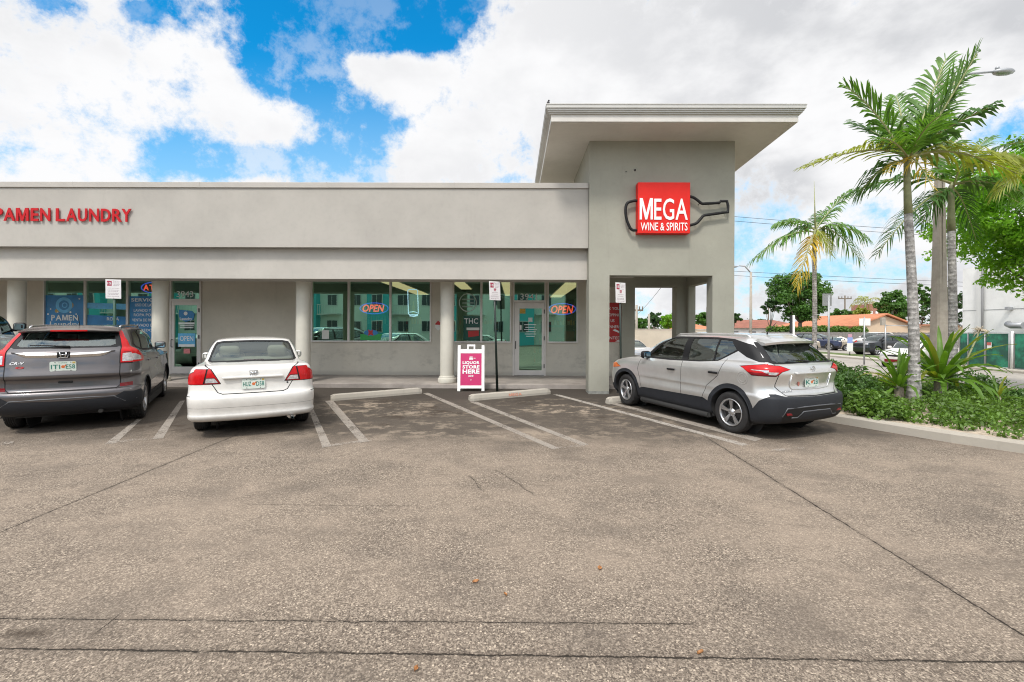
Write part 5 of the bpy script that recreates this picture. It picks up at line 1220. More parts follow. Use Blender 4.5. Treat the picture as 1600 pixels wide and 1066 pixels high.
# ------------------------------------------------------------------ grey crossover
P_GREY = paint('grey_metallic_paint', (.115, .105, .108), .65, .32)
def suv_extra(ctx):
    r = ctx['root']; hit = ctx['hit']
    plate(ctx, 1.03, 'ITI', 'E58', tilt=-.02)
    q, _ = hit('rear', 0, 1.205); mb = MB(); rbox(mb, (q.x - .022, 0, 1.208), (.03, .155, .095), .014); mb.build('emblem_back', M_BLACK, r); emblem(ctx, 0, 1.208, .105, .03)
    # chrome bar with lower lip
    pts = [(.56, 1.235), (.40, 1.222), (.2, 1.21), (0, 1.205), (-.2, 1.21), (-.40, 1.222), (-.56, 1.235)]
    mb = MB(); n = 28; rows = []
    for k in range(n + 1):
        y = -.60 + 1.2 * k / n; a = abs(y); zt = 1.232 + .02 * (a / .6) ** 2; zb_ = zt - .012 - .058 * max(0, min(1, (.56 - a) / .12)) ** .7; pr = []
        for z in (zt, (zt + zb_) / 2, zb_):
            h_ = hit('rear', y, z)[0]; pr.append(h_.x if h_ else .2)
        e = .008; rows.append([mb.V((pr[0] - .002, y, zt + .004)), mb.V((pr[0] - e - .014, y, zt)), mb.V((pr[1] - e - .022, y, (zt + zb_) / 2 + .006)), mb.V((pr[2] - e, y, zb_)), mb.V((pr[2], y, zb_ - .003))])
    for A_, B_ in zip(rows[:-1], rows[1:]):
        for j in range(4): mb.bm.faces.new([A_[j], A_[j + 1], B_[j + 1], B_[j]])
    mb.build('chrome_bar', M_CHROME, r)
    badge(ctx, 'CR-V', .52, 1.09, .17, .04, 'model_lettering', bold=.02, shear=.3); badge(ctx, 'O', .49, 1.025, .10, .035, 'round_badge', M_REDV, .05)
    q, _ = hit('rear', 0, .78); mb = MB(); rbox(mb, (q.x - .002, -.02, .785), (.02, .17, .032), .008); mb.build('tailgate_handle', M_GAP, r)
    curve_tube(ctx, 'rear', [(.86, .46), (.72, .44), (.60, .53), (.3, .54), (0, .54), (-.3, .54), (-.60, .53), (-.72, .44), (-.86, .46)], .010, 'bumper_ridge', M_RIDGE)
    # spoiler with brake lamp
    mb = MB(); rings = []
    for k in range(17):
        y = -.60 + 1.2 * k / 16; e = (y / .60) ** 2; x0 = .37 + .07 * e; z = 1.572 - .022 * e
        rings.append([mb.V(p) for p in ((x0, y, z - .012), (x0 - .01, y, z + .006), (x0 + .22, y, z + .045), (x0 + .34, y, z + .052), (x0 + .34, y, z - .0), (x0 + .10, y, z - .03))])
    for A_, B_ in zip(rings[:-1], rings[1:]):
        for j in range(6): mb.bm.faces.new([A_[j], A_[(j + 1) % 6], B_[(j + 1) % 6], B_[j]])
    mb.bm.faces.new(rings[0]); mb.bm.faces.new(rings[-1][::-1]); mb.build('spoiler', P_GREY, r, smooth=False)
    mb = MB(); mb.box(.362, .40, -.22, .22, 1.556, 1.580, bev=.004); mb.build('high_brake_lamp', M_LAMPR, r)
    # wiper and antenna
    P_ = []
    for a, b in ((-.05, 1.325), (.1, 1.335), (.25, 1.345), (.42, 1.35)):
        q, nn = hit('rear', a, b); P_.append(q + Vector((-.03, 0, 0)))
    MB().tube(P_, [.016, .012, .009, .007], 6).build('wiper', M_GAP, r)
    q, _ = hit('top', .95, .0); MB().tube([q, q + Vector((-.10, 0, .17))], [.006, .003], 6).build('antenna', M_BLACK, r)
    for s in (1, -1):
        P_ = []
        for x in (.75, .85, 1.3, 1.9, 2.35, 2.45):
            q, _ = hit('top', x, s * .56); P_.append(q + Vector((0, 0, .028 if .8 < x < 2.4 else .0)))
        MB().tube(P_, .016, 6).build('roof_rail', M_CHROME, r)
    mb = MB(); mb.tube([(.1, -.42, .30), (.35, -.42, .32)], .03, 12); mb.tube([(.35, -.42, .33), (.4, .3, .34)], .09, 12); mb.build('exhaust', M_HUBD, r)
suv = dict(paint=P_GREY, axles=(.96, 3.58), wheel_r=.345, arch_r=.395, tub=(.32, 4.2), tubw=.86, belt=1.13, track=.745, rim='five', rimr=.225, lip=.014, lipmat=M_CLAD, arch_dz=.01,
  seat=M_SEATD, seatx=2.2, rseatx=1.35, dashx=3.0, mirror=(3.02, 1.16), mirmat=P_GREY, handmat=P_GREY, handles=[(2.02, 1.0), (1.05, 1.03)], mats={},
  loops=[(.25, 4.35, .80, .81, .78, .22, .3, .27), (.10, 4.44, .875, .865, .86, .24, .36, .33), (.02, 4.50, .905, .89, .89, .25, .42, .45), (.0, 4.52, .91, .90, .90, .25, .45, .58),
         (.015, 4.53, .91, .905, .90, .25, .45, .64), (.06, 4.52, .90, .905, .895, .25, .45, .67), (.075, 4.51, .897, .905, .89, .25, .45, .82), (.02, 4.50, .908, .91, .885, .26, .45, .87), (.055, 4.48, .905, .91, .88, .26, .45, 1.0),
         (.085, 4.44, .89, .90, .86, .26, .42, [(0, 1.18), (1.2, 1.06), (3.5, .98), (4.4, .88)]),
         (.11, 4.34, .86, .88, .83, .25, .40, [(.1, 1.25), (.6, 1.20), (1.2, 1.11), (3.4, 1.04), (4.2, .95)]),
         (.15, 4.05, .825, .855, .80, .24, .38, [(.1, 1.285), (.6, 1.25), (1.2, 1.15), (3.4, 1.09), (4.1, 1.0)]),
         (.18, 3.52, .785, .82, .75, .22, .38, [(.1, 1.305), (.6, 1.28), (1.2, 1.18), (3.3, 1.125), (3.5, 1.12)]),
         (.32, 3.08, .735, .765, .70, .18, .28, 1.41), (.50, 2.66, .665, .69, .62, .14, .2, 1.545), (.57, 2.54, .61, .635, .57, .12, .17, 1.592), (.66, 2.42, .50, .52, .47, .1, .14, 1.622), (.8, 2.25, .3, .31, .28, .1, .1, 1.645), (.9, 2.1, .0, .0, .0, .02, .02, 1.65)],
  regions=[('blk', 'rear', [(-.01, 1.30), (.60, 1.30), (.66, 1.33), (.60, 1.50), (.55, 1.56), (-.01, 1.575)]), ('rglass', 'rear', [(-.01, 1.325), (.52, 1.325), (.585, 1.35), (.545, 1.50), (.50, 1.535), (-.01, 1.55)]),
           ('wglass', 'front', [(-.01, 1.14), (.68, 1.14), (.58, 1.56), (-.01, 1.575)]),
           ('blk', 'side', [(3.32, 1.12), (2.62, 1.56), (1.2, 1.585), (.80, 1.52), (.52, 1.34), (.60, 1.28), (1.2, 1.19), (2.2, 1.15)]),
           ('glass', 'side', [(3.08, 1.165), (2.55, 1.53), (2.12, 1.548), (2.12, 1.18)]), ('glass', 'side', [(2.05, 1.185), (2.05, 1.548), (1.30, 1.555), (1.18, 1.23)]), ('glass', 'side', [(1.12, 1.235), (1.22, 1.55), (.86, 1.50), (.64, 1.35), (.70, 1.30)]),
           ('cladding', 'side', [(-.1, .25), (4.6, .25), (4.6, .48), (3.98, .48), (3.98, .42), (3.15, .42), (1.4, .42), (.53, .48), (.3, .60), (-.1, .56)]), ('cladding', 'rear', [(-.01, .2), (1, .2), (1, .565), (.72, .60), (.6, .52), (-.01, .50)])] +
          G('side', [(3.10, 1.12), (3.12, .70), (3.05, .42)]) + G('side', [(2.08, 1.16), (2.08, .44)]) + G('side', [(1.05, 1.20), (1.10, .90), (1.38, .72), (1.46, .44)]) +
          G('rear', [(-.01, .655), (.62, .655), (.665, .70), (.665, 1.05)], .014) + G('rear', [(.665, 1.27), (.64, 1.34), (.60, 1.50)], .010) +
          [('refl', 'rear', [(.66, .725), (.90, .74), (.90, .68), (.66, .67)]), ('refl', 'side', [(0, .715), (.20, .712), (.20, .662), (0, .66)]),
           ('gap', 'rear', [(.655, 1.04), (.655, 1.28), (.62, 1.42), (.55, 1.57), (.70, 1.58), (.95, 1.29), (.95, 1.03)]), ('lamp', 'rear', [(.668, 1.055), (.668, 1.285), (.63, 1.42), (.565, 1.565), (.70, 1.575), (.95, 1.28), (.95, 1.05)]),
           ('lampw', 'rear', [(.69, 1.075), (.69, 1.20), (.80, 1.21), (.95, 1.20), (.95, 1.075)]), ('lampd', 'rear', [(.70, 1.21), (.70, 1.225), (.95, 1.235), (.95, 1.21)]),
           ('lamp', 'side', [(0, 1.05), (0, 1.285), (.22, 1.30), (.50, 1.575), (.58, 1.57), (.40, 1.31), (.46, 1.22), (.62, 1.12), (.58, 1.06)]), ('lampw', 'side', [(0, 1.085), (0, 1.20), (.30, 1.19), (.42, 1.13), (.40, 1.085)]),
           ('head', 'front', [(.40, .86), (.88, .86), (.88, 1.0), (.50, .96)]), ('grille', 'front', [(-.01, .66), (.42, .70), (.46, .88), (-.01, .88)])],
  extra=[suv_extra])

# ------------------------------------------------------------------ silver crossover
P_SILV = paint('silver_metallic_paint', (.70, .695, .68), .72, .30)
def cross_extra(ctx):
    r = ctx['root']; hit = ctx['hit']
    plate(ctx, .86, 'K', '2B', tilt=.05)
    # pressed plate recess frame
    q, _ = hit('rear', 0, .98); mb = MB(); rbox(mb, (q.x - .010, 0, 1.0), (.05, .78, .035), .014); mb.build('tailgate_lip', P_SILV, r)
    curve_tube(ctx, 'rear', [(.44, .97), (.44, .80), (.40, .765), (.2, .755), (0, .755), (-.2, .755), (-.40, .765), (-.44, .80), (-.44, .97)], .010, 'plate_recess_edge', P_SILV)
    q, nn = hit('rear', 0, 1.055); mb = MB(); mb.lathe([(.030, 0), (.045, -.006), (.045, -.010), (.030, -.008)], 24, 'x', c=(q.x, 0, 1.055), closed=True); rbox(mb, (q.x - .01, 0, 1.055), (.012, .10, .016), .004); mb.build('emblem', M_CHROME, r)
    badge(ctx, 'KICKS', .50, .735, .17, .022, 'model_lettering', bold=.02)
    q, nn = hit('rear', .27, .86); mb = MB(); mb.prism([(.24, .83), (.26, .80), (.29, .83), (.285, .87), (.30, .90), (.27, .92), (.245, .89)], q.x - .003, q.x - .001, 'x'); mb.build('tailgate_sticker', mat('pink_sticker', (.45, .16, .12), .6, var=.5, vs=60), r)
    # roof spoiler
    mb = MB(); rings = []
    for k in range(19):
        y = -.555 + 1.11 * k / 18; e = (y / .555) ** 4; x0 = .33 + .14 * e; z = 1.462 - .035 * e
        rings.append([mb.V(p) for p in ((x0, y, z - .035), (x0 - .012, y, z), (x0 + .12, y, z + .035), (x0 + .38, y, z + .070), (x0 + .38, y, z + .02), (x0 + .22, y, z - .035))])
    for A_, B_ in zip(rings[:-1], rings[1:]):
        for j in range(6): mb.bm.faces.new([A_[j], A_[(j + 1) % 6], B_[(j + 1) % 6], B_[j]])
    mb.bm.faces.new(rings[0]); mb.bm.faces.new(rings[-1][::-1]); mb.build('spoiler', P_SILV, r, smooth=False)
    P_ = []
    for a, b in ((-.02, 1.16), (.12, 1.175), (.28, 1.185), (.38, 1.19)):
        q, nn = hit('rear', a, b); P_.append(q + Vector((-.028, 0, 0)))
    MB().tube(P_, [.016, .012, .008, .007], 6).build('wiper', M_GAP, r)
    q, _ = hit('top', .86, .0); MB().tube([q + Vector((0, 0, -.01)), q + Vector((0, 0, .02)), q + Vector((-.16, 0, .19))], [.02, .008, .003], 6).build('antenna', M_BLACK, r)
    # bumper ridges, diffuser outline
    curve_tube(ctx, 'rear', [(.66, .38), (.60, .50), (.30, .515), (0, .52), (-.30, .515), (-.60, .50), (-.66, .38)], .012, 'bumper_ridge', M_RIDGE)
    curve_tube(ctx, 'rear', [(.50, .36), (.40, .36), (.30, .445), (0, .45), (-.30, .445), (-.40, .36), (-.50, .36)], .011, 'bumper_ridge', M_RIDGE)
    for s in (1, -1):
        q, _ = hit('rear', s * .55, .415); mb = MB(); rbox(mb, (q.x - .0, s * .53, .415), (.02, .16, .035), .006); mb.build('reflector', M_LAMPD, r)
    # roof rails
    for s in (1, -1):
        P_ = []
        for x in (.72, .80, 1.3, 1.9, 2.25, 2.34):
            q, _ = hit('top', x, s * .535); P_.append(q + Vector((0, 0, .022 if .75 < x < 2.3 else -.004)))
        MB().tube(P_, .014, 6).build('roof_rail', P_SILV, r)
    # fuel flap on the left rear wing with a round sticker, front turn lamp
    mb = MB(); q, nn = hit('side', .60, .895, 1)
    for rad in (.094, .060): mb.tube([hit('side', .60 + rad * math.cos(a), .895 + rad * math.sin(a), 1)[0] for a in [2 * math.pi * k / 28 for k in range(28)]], .0035, 5, closed=True)
    mb.build('fuel_flap', mat('flap_outline', (.30, .29, .28), .6), r)
    for s in (1, -1):
        mb = MB(); mb.tube([(S_x, s * .80, .20) for S_x in (1.3, 3.0)], .05, 8); mb.build('sill_tube', M_TUB, r)
cross = dict(paint=P_SILV, axles=(.835, 3.455), wheel_r=.328, arch_r=.378, tub=(.32, 4.0), tubw=.82, belt=1.07, track=.725, rim='pairs', rimr=.212, lip=.012, lipmat=M_CLAD, arch_dz=.005, steer=-6,
  seat=M_SEATD, seatx=2.15, rseatx=1.32, dashx=2.9, mirror=(2.86, 1.06), mirmat=M_BLACK, handmat=M_BLACK, handles=[(2.13, .885), (1.16, .925)], mats={},
  loops=[(.28, 4.1, .77, .78, .75, .20, .3, .225), (.09, 4.20, .845, .835, .83, .22, .36, .28), (.01, 4.27, .875, .858, .865, .24, .42, .42), (.0, 4.29, .88, .876, .875, .24, .45, .55), (.003, 4.293, .88, .862, .875, .24, .45, .60),
         (.015, 4.295, .88, .856, .875, .24, .45, .655), (.075, 4.285, .865, .868, .87, .23, .45, .685), (.115, 4.28, .86, .858, .865, .23, .45, .76), (.125, 4.26, .862, .862, .86, .23, .44, .84),
         (.085, 4.22, .872, .862, .85, .23, .43, [(0, .985), (.8, .97), (2.2, .93), (3.6, .90), (4.2, .84)]),
         (.095, 4.15, .86, .852, .83, .22, .40, [(0, 1.055), (.7, 1.05), (1.5, 1.0), (2.5, .97), (3.6, .95), (4.15, .88)]),
         (.13, 3.98, .83, .835, .80, .21, .38, [(0, 1.105), (.7, 1.11), (1.5, 1.06), (2.5, 1.02), (3.4, 1.0), (4.0, .93)]),
         (.165, 3.66, .80, .812, .76, .20, .36, [(0, 1.13), (.7, 1.145), (1.5, 1.09), (2.5, 1.05), (3.3, 1.035), (3.7, .99)]),
         (.19, 3.34, .775, .785, .71, .20, .36, [(0, 1.145), (.7, 1.17), (1.5, 1.115), (2.5, 1.07), (3.3, 1.06)]),
         (.36, 2.92, .715, .73, .66, .16, .26, 1.31), (.55, 2.52, .64, .655, .59, .13, .18, 1.45), (.61, 2.42, .59, .605, .545, .11, .15, 1.498), (.70, 2.30, .50, .51, .46, .09, .12, 1.532), (.85, 2.15, .3, .31, .28, .08, .1, 1.555), (.95, 2.0, .0, .0, .0, .02, .02, 1.562)],
  regions=[('blk', 'rear', [(-.01, 1.14), (.66, 1.13), (.70, 1.16), (.66, 1.34), (.60, 1.44), (-.01, 1.47)]), ('rglass', 'rear', [(-.01, 1.155), (.58, 1.15), (.625, 1.18), (.585, 1.32), (.535, 1.42), (-.01, 1.45)]),
           ('wglass', 'front', [(-.01, 1.08), (.64, 1.08), (.54, 1.47), (-.01, 1.485)]),
           ('gloss', 'side', [(3.12, 1.035), (2.50, 1.455), (2.2, 1.478), (1.3, 1.492), (.95, 1.475), (.60, 1.40), (.36, 1.25), (.22, 1.15), (.40, 1.155), (.62, 1.21), (.80, 1.295), (1.12, 1.115), (1.5, 1.075), (2.2, 1.045)]),
           ('glass', 'side', [(2.93, 1.065), (2.42, 1.43), (1.95, 1.455), (1.95, 1.075)]), ('glass', 'side', [(1.80, 1.085), (1.80, 1.458), (1.24, 1.462), (1.24, 1.105)]), ('glass', 'side', [(1.205, 1.11), (1.205, 1.460), (.98, 1.445), (.835, 1.31), (1.14, 1.13)]),
           ('cladding', 'side', [(-.1, .15), (4.4, .15), (4.4, .42), (3.9, .42), (3.05, .42), (2.9, .46), (1.38, .49), (1.2, .42), (.44, .42), (.30, .60), (.16, .685), (-.1, .70)]), ('cladding', 'rear', [(-.01, .1), (1, .1), (1, .70), (.70, .70), (.60, .665), (-.01, .655)]),
           ('diff', 'rear', [(-.01, .20), (.60, .20), (.66, .38), (.60, .50), (-.01, .52)]), ('cladding', 'rear', [(-.01, .30), (.40, .34), (.30, .44), (-.01, .45)]),
           ('cladding', 'side', circ(.835, .333, .452, -20, 200)), ('cladding', 'side', circ(3.455, .333, .446, -20, 200))] +
          G('side', [(3.02, 1.0), (3.08, .80), (3.0, .62), (2.95, .44)]) + G('side', [(1.88, 1.07), (1.90, .70), (1.87, .44)]) + G('side', [(.96, 1.16), (1.02, 1.0), (1.08, .88), (1.30, .70), (1.40, .46)]) +
          G('rear', [(-.01, .665), (.55, .675), (.68, .80), (.66, .97)], .012) + G('rear', [(.66, 1.12), (.67, 1.18)]) +
          [('gap', 'rear', [(.45, 1.055), (.60, 1.115), (.95, 1.14), (.95, .955), (.69, .955), (.60, 1.02)]), ('lamp', 'rear', [(.465, 1.055), (.61, 1.105), (.95, 1.13), (.95, .965), (.70, .965), (.61, 1.025)]), ('lampd', 'rear', [(.70, .965), (.66, 1.0), (.95, 1.0), (.95, .965)]), ('lampw', 'rear', [(.70, .98), (.66, 1.015), (.95, 1.03), (.95, .985)]),
           ('gap', 'side', [(0, 1.14), (.22, 1.20), (.30, 1.135), (.68, 1.08), (.60, 1.05), (.44, .955), (0, .955)]), ('lamp', 'side', [(0, 1.13), (.22, 1.188), (.29, 1.125), (.65, 1.075), (.585, 1.045), (.43, .965), (0, .965)]), ('lampd', 'side', [(0, .965), (.43, .965), (.50, 1.005), (0, 1.0)]), ('lampw', 'side', [(0, 1.005), (.25, 1.005), (.30, 1.03), (.46, 1.035), (.44, 1.045), (.22, 1.045), (.17, 1.02), (0, 1.035)]),
           ('head', 'front', [(.40, .78), (.84, .80), (.86, .93), (.50, .88)]), ('amber', 'side', [(3.62, .80), (4.05, .74), (4.05, .84), (3.80, .875)]), ('grille', 'front', [(-.01, .50), (.30, .55), (.40, .80), (-.01, .80)])],
  extra=[cross_extra])

c1 = build_car(suv, 'parked_car', 'dark grey crossover parked nose in at the left, seen from behind', 'car', (-7.375, 7.955), 30.5, group='cars parked at the shopping centre')
c2 = build_car(sedan, 'parked_car', 'white four door sedan with red tail lamps parked nose in beside the grey crossover', 'car', (-4.36, 7.84), 29, group='cars parked at the shopping centre')
c3 = build_car(cross, 'parked_car', 'silver crossover with dark cladding parked by the corner tower', 'car', (4.165, 7.79), 24.2, group='cars parked at the shopping centre')
# ================================================================== VEGETATION
def leaf_mat(name, col, var=.35, trans=.35, vs=2.0, rough=.45, back=None):
    m = bpy.data.materials.new(name); m.use_nodes = True; nt = m.node_tree; b = nt.nodes['Principled BSDF']; o = nt.nodes['Material Output']
    geo = N(nt, 'ShaderNodeNewGeometry')
    n = N(nt, 'ShaderNodeTexNoise', in_Scale=vs, in_Detail=4); nt.links.new(geo.outputs['Position'], n.inputs['Vector'])
    f = mth(nt, 'ADD', mth(nt, 'MULTIPLY', ramp(nt, n.outputs[0], .3, .7), .5), mth(nt, 'MULTIPLY', geo.outputs['Random Per Island'], .5))
    c = mixc(nt, f, tuple(x * (1 - var) for x in col), tuple(x * (1 + var) for x in col))
    if back: c = mixc(nt, geo.outputs['Backfacing'], c, back)
    nt.links.new(c, b.inputs['Base Color']); b.inputs['Roughness'].default_value = rough; b.inputs['Specular IOR Level'].default_value = .4
    t = N(nt, 'ShaderNodeBsdfTranslucent'); tcx = mixc(nt, 1.0, c, (1.5, 1.6, .6), 'MULTIPLY'); nt.links.new(tcx, t.inputs['Color'])
    mx = N(nt, 'ShaderNodeMixShader'); mx.inputs[0].default_value = trans; nt.links.new(b.outputs[0], mx.inputs[1]); nt.links.new(t.outputs[0], mx.inputs[2]); nt.links.new(mx.outputs[0], o.inputs[0]); return m
L_PALM = leaf_mat('palm_green', (.095, .205, .03), .35); L_PALMD = leaf_mat('palm_deep_green', (.065, .15, .035), .3); L_PALMY = leaf_mat('palm_yellow', (.50, .34, .04), .35, .35, 3); L_OLIVE = leaf_mat('palm_olive', (.26, .29, .04), .35)
L_BRIGHT = leaf_mat('bright_leaf', (.17, .36, .025), .45, .45, .8); L_MID = leaf_mat('mid_green_leaf', (.075, .17, .03), .4, .3, .6); L_DARK = leaf_mat('dark_leaf', (.045, .10, .028), .4, .25, .5)
L_COVER = leaf_mat('ground_cover_leaf', (.105, .19, .03), .55, .3, 3); L_COVD = leaf_mat('hedge_leaf', (.075, .15, .035), .5, .3, 3); L_CRIN = leaf_mat('lily_leaf', (.115, .225, .028), .40, .35, 4)
M_TRUNK = None
def trunk_mat():
    m, nt, b = new_mat('palm_trunk'); geo = N(nt, 'ShaderNodeNewGeometry'); sp = N(nt, 'ShaderNodeSeparateXYZ'); nt.links.new(geo.outputs['Position'], sp.inputs[0])
    n = N(nt, 'ShaderNodeTexNoise', in_Scale=9.0, in_Detail=7, in_Roughness=.75); nt.links.new(geo.outputs['Position'], n.inputs['Vector'])
    ring = mth(nt, 'SINE', mth(nt, 'ADD', mth(nt, 'MULTIPLY', sp.outputs[2], 62.0), mth(nt, 'MULTIPLY', n.outputs[0], 5.0)))
    c = mixc(nt, ramp(nt, n.outputs[0], .38, .66), (.19, .18, .17), (.50, .475, .45)); c = mixc(nt, ramp(nt, ring, .75, 1.0, 0, .35), c, (.10, .09, .08))
    nt.links.new(c, b.inputs['Base Color']); b.inputs['Roughness'].default_value = .9
    bp = N(nt, 'ShaderNodeBump', in_Strength=.4, in_Distance=.01); nt.links.new(mth(nt, 'ADD', ring, n.outputs[0]), bp.inputs['Height']); nt.links.new(bp.outputs[0], b.inputs['Normal']); return m
M_PTRUNK = trunk_mat(); M_BARK = mat('bark', (.16, .13, .10), .9, var=.35, vs=12, bump=.6, bs=30); M_CSHAFT = mat('crownshaft', (.23, .24, .12), .6, var=.25, vs=6); M_RACH = mat('frond_stem', (.30, .31, .13), .55, var=.2, vs=8)
rnd = random.Random(11)
def frond(base, tip, arc, parent, m, w_=.42, n=34, name='frond', droop=.25, twist=0.0, dens=1.0):
    b = Vector(base); t = Vector(tip); ctrl = (b + t) / 2 + Vector((0, 0, arc)) - (t - b) * .12
    def P(s): return b * (1 - s) ** 2 + ctrl * 2 * s * (1 - s) + t * s * s
    w_ = w_ * 1.42; n = max(12, int(n * .78)); L = (t - b).length; vs = []; fs = []
    def quadv(a, b_, c, d):
        i = len(vs); vs.extend([a, b_, c, d]); fs.append((i, i + 1, i + 2, i + 3))
    for k in range(n):
        s = .12 + .88 * (k + .5) / n; p = P(s); d = (P(min(1, s + .02)) - P(s - .02)).normalized()
        side = d.cross(Vector((0, 0, 1)))
        if side.length < .2: side = d.cross(Vector((0, 1, 0)))
        side.normalize(); up = side.cross(d).normalized()
        side = (side * math.cos(twist) + up * math.sin(twist)).normalized(); up = side.cross(d).normalized()
        prof = math.sin(math.pi * min(1, .20 + s * .72)) ** .7
        for sg in (1, -1):
            if rnd.random() > dens: continue
            ln = w_ * prof * rnd.uniform(.8, 1.1); ang = R(60 - 34 * s + rnd.uniform(-13, 13))
            dirv = (side * sg * math.sin(ang) + d * math.cos(ang) + up * rnd.uniform(.05, .32)).normalized()
            w2 = .029 * rnd.uniform(.8, 1.2) * (w_ / .42) ** .5 * .9; wv = d * w2
            q0 = p; dz = Vector((0, 0, -1)); q1 = q0 + dirv * ln * .38 + dz * droop * ln * .05; q2 = q0 + dirv * ln * .72 + dz * droop * ln * .32; q3 = q0 + dirv * ln * .95 + dz * droop * ln * .9
            quadv(q0 - wv * .5, q0 + wv * .5, q1 + wv, q1 - wv); quadv(q1 - wv, q1 + wv, q2 + wv * .8, q2 - wv * .8); quadv(q2 - wv * .8, q2 + wv * .8, q3 + wv * .1, q3 - wv * .1)
    me = bpy.data.meshes.new(name); o0 = Vector(parent.location) if parent else Vector()
    me.from_pydata([v - o0 for v in vs], [], fs); me.update(); bmx = bmesh.new(); bmx.from_mesh(me); bmesh.ops.remove_doubles(bmx, verts=bmx.verts, dist=.0004); bmx.to_mesh(me); bmx.free()
    f = link_mesh(name, me, m, parent)
    mb = MB(); mb.tube([P(i / 10) for i in range(11)], [.015 * (w_ / .42) * (1 - .8 * i / 10) + .003 for i in range(11)], 6); mb.build('stem', M_RACH, f, world=False)
    for v in f.children[0].data.vertices: v.co -= o0
    return f
def palm(label, base, crown, r0, r1, fronds, shaft=.7, lean=None):
    t = thing('palm_tree', label, 'palm tree', tuple(base), 0, 'palms in the planted island')
    b = Vector(base); c = Vector(crown); n = 14; mb = MB(); pts = []; rs = []
    for i in range(n + 1):
        s = i / n; p = b.lerp(c, s) + Vector((.03 * math.sin(s * 5), 0, 0)); pts.append(p); rs.append(r0 * (1 - s) + r1 * s + (.05 * max(0, 1 - s * 9)))
    k = int(n * (1 - shaft / (c - b).length)); mb.tube(pts[:k + 1], rs[:k + 1], 16); mb.build('trunk', M_PTRUNK, t, world=True)
    mb = MB(); q = pts[k:]; mb.tube(q + [c + Vector((0, 0, .12))], [r1 * (1.18 - .5 * i / len(q)) for i in range(len(q))] + [r1 * .4], 14); mb.build('crownshaft', M_CSHAFT, t, world=True)
    for f in fronds: frond(c + Vector((rnd.uniform(-.03, .03), rnd.uniform(-.03, .03), rnd.uniform(-.05, .1))), f[0], f[1], t, f[2], **(f[3] if len(f) > 3 else {}))
    return t
def tp(px, py, Y): return at(px, py, Y)
# tall palm in front
Yp = 9.3; b1 = at(1428, 636, Yp); c1_ = at(1419, 252, Yp)
W1 = dict(w_=.50, n=46)
palm('tallest palm with a slim grey ringed trunk in front of the crinum lilies', (b1.x, Yp, b1.z), c1_, .102, .060, [
    (tp(1258, 262, 8.6), .42, L_OLIVE, W1), (tp(1322, 135, 9.6), .38, L_PALM, W1), (tp(1526, 84, 9.0), -.10, L_PALM, dict(w_=.70, n=54, twist=.5)), (tp(1512, 96, 10.2), .0, L_PALM, dict(w_=.5, n=46, twist=-.4)),
    (tp(1545, 168, 8.5), .16, L_PALMD, dict(w_=.46, n=40, droop=.5)), (tp(1590, 272, 8.8), .52, L_OLIVE, dict(w_=.5, n=46, droop=.5)), (tp(1400, 150, 10.6), .35, L_PALM, W1), (tp(1335, 195, 10.4), .3, L_PALMD, W1),
    (tp(1470, 180, 8.0), .35, L_PALM, dict(w_=.42, n=40)), (tp(1375, 215, 8.2), .25, L_PALM, dict(w_=.4, n=36)), (tp(1345, 300, 9.9), .4, L_PALMD, dict(w_=.4, n=36, droop=.6)), (tp(1460, 300, 8.3), .3, L_PALMY, dict(w_=.26, n=24, dens=.7, droop=.7)),
    (tp(1385, 270, 8.7), .2, L_PALMY, dict(w_=.22, n=22, dens=.7)), (tp(1500, 235, 10.4), .35, L_PALMD, dict(w_=.45, n=36)), (tp(1478, 92, 9.7), .05, L_PALM, dict(w_=.55, n=46, twist=-.3))], shaft=1.0)
# second palm behind the pole
Yp = 12.4; b2 = at(1487, 590, Yp); c2_ = at(1488, 292, Yp)
palm('slim palm to the right of the concrete street lamp pole', (b2.x, Yp, zbed(b2.x, Yp)), c2_, .105, .075, [
    (tp(1332, 300, 12.2), .55, L_PALMD, dict(w_=.62, n=50, droop=.5)), (tp(1370, 398, 11.8), .6, L_PALMD, dict(w_=.52, n=46, droop=.5)), (tp(1400, 230, 13.4), .5, L_PALMD, dict(w_=.5, n=40)), (tp(1598, 300, 11.8), .35, L_PALM, dict(w_=.5, n=44, droop=.6)), (tp(1600, 322, 12.9), .45, L_PALM, dict(w_=.42, n=40, droop=.7)),
    (tp(1545, 215, 13.2), .3, L_PALM, dict(w_=.5, n=44)), (tp(1470, 190, 12.8), .2, L_PALM, dict(w_=.5, n=40)), (tp(1575, 250, 11.6), .5, L_OLIVE, dict(w_=.62, n=50, droop=.6)), (tp(1440, 350, 13.2), .5, L_PALMD, dict(w_=.5, n=40, droop=.6)), (tp(1525, 375, 12.8), .5, L_PALMD, dict(w_=.36, n=36, droop=.7)), (tp(1510, 250, 11.2), .3, L_PALM, dict(w_=.4, n=36))], shaft=.9)
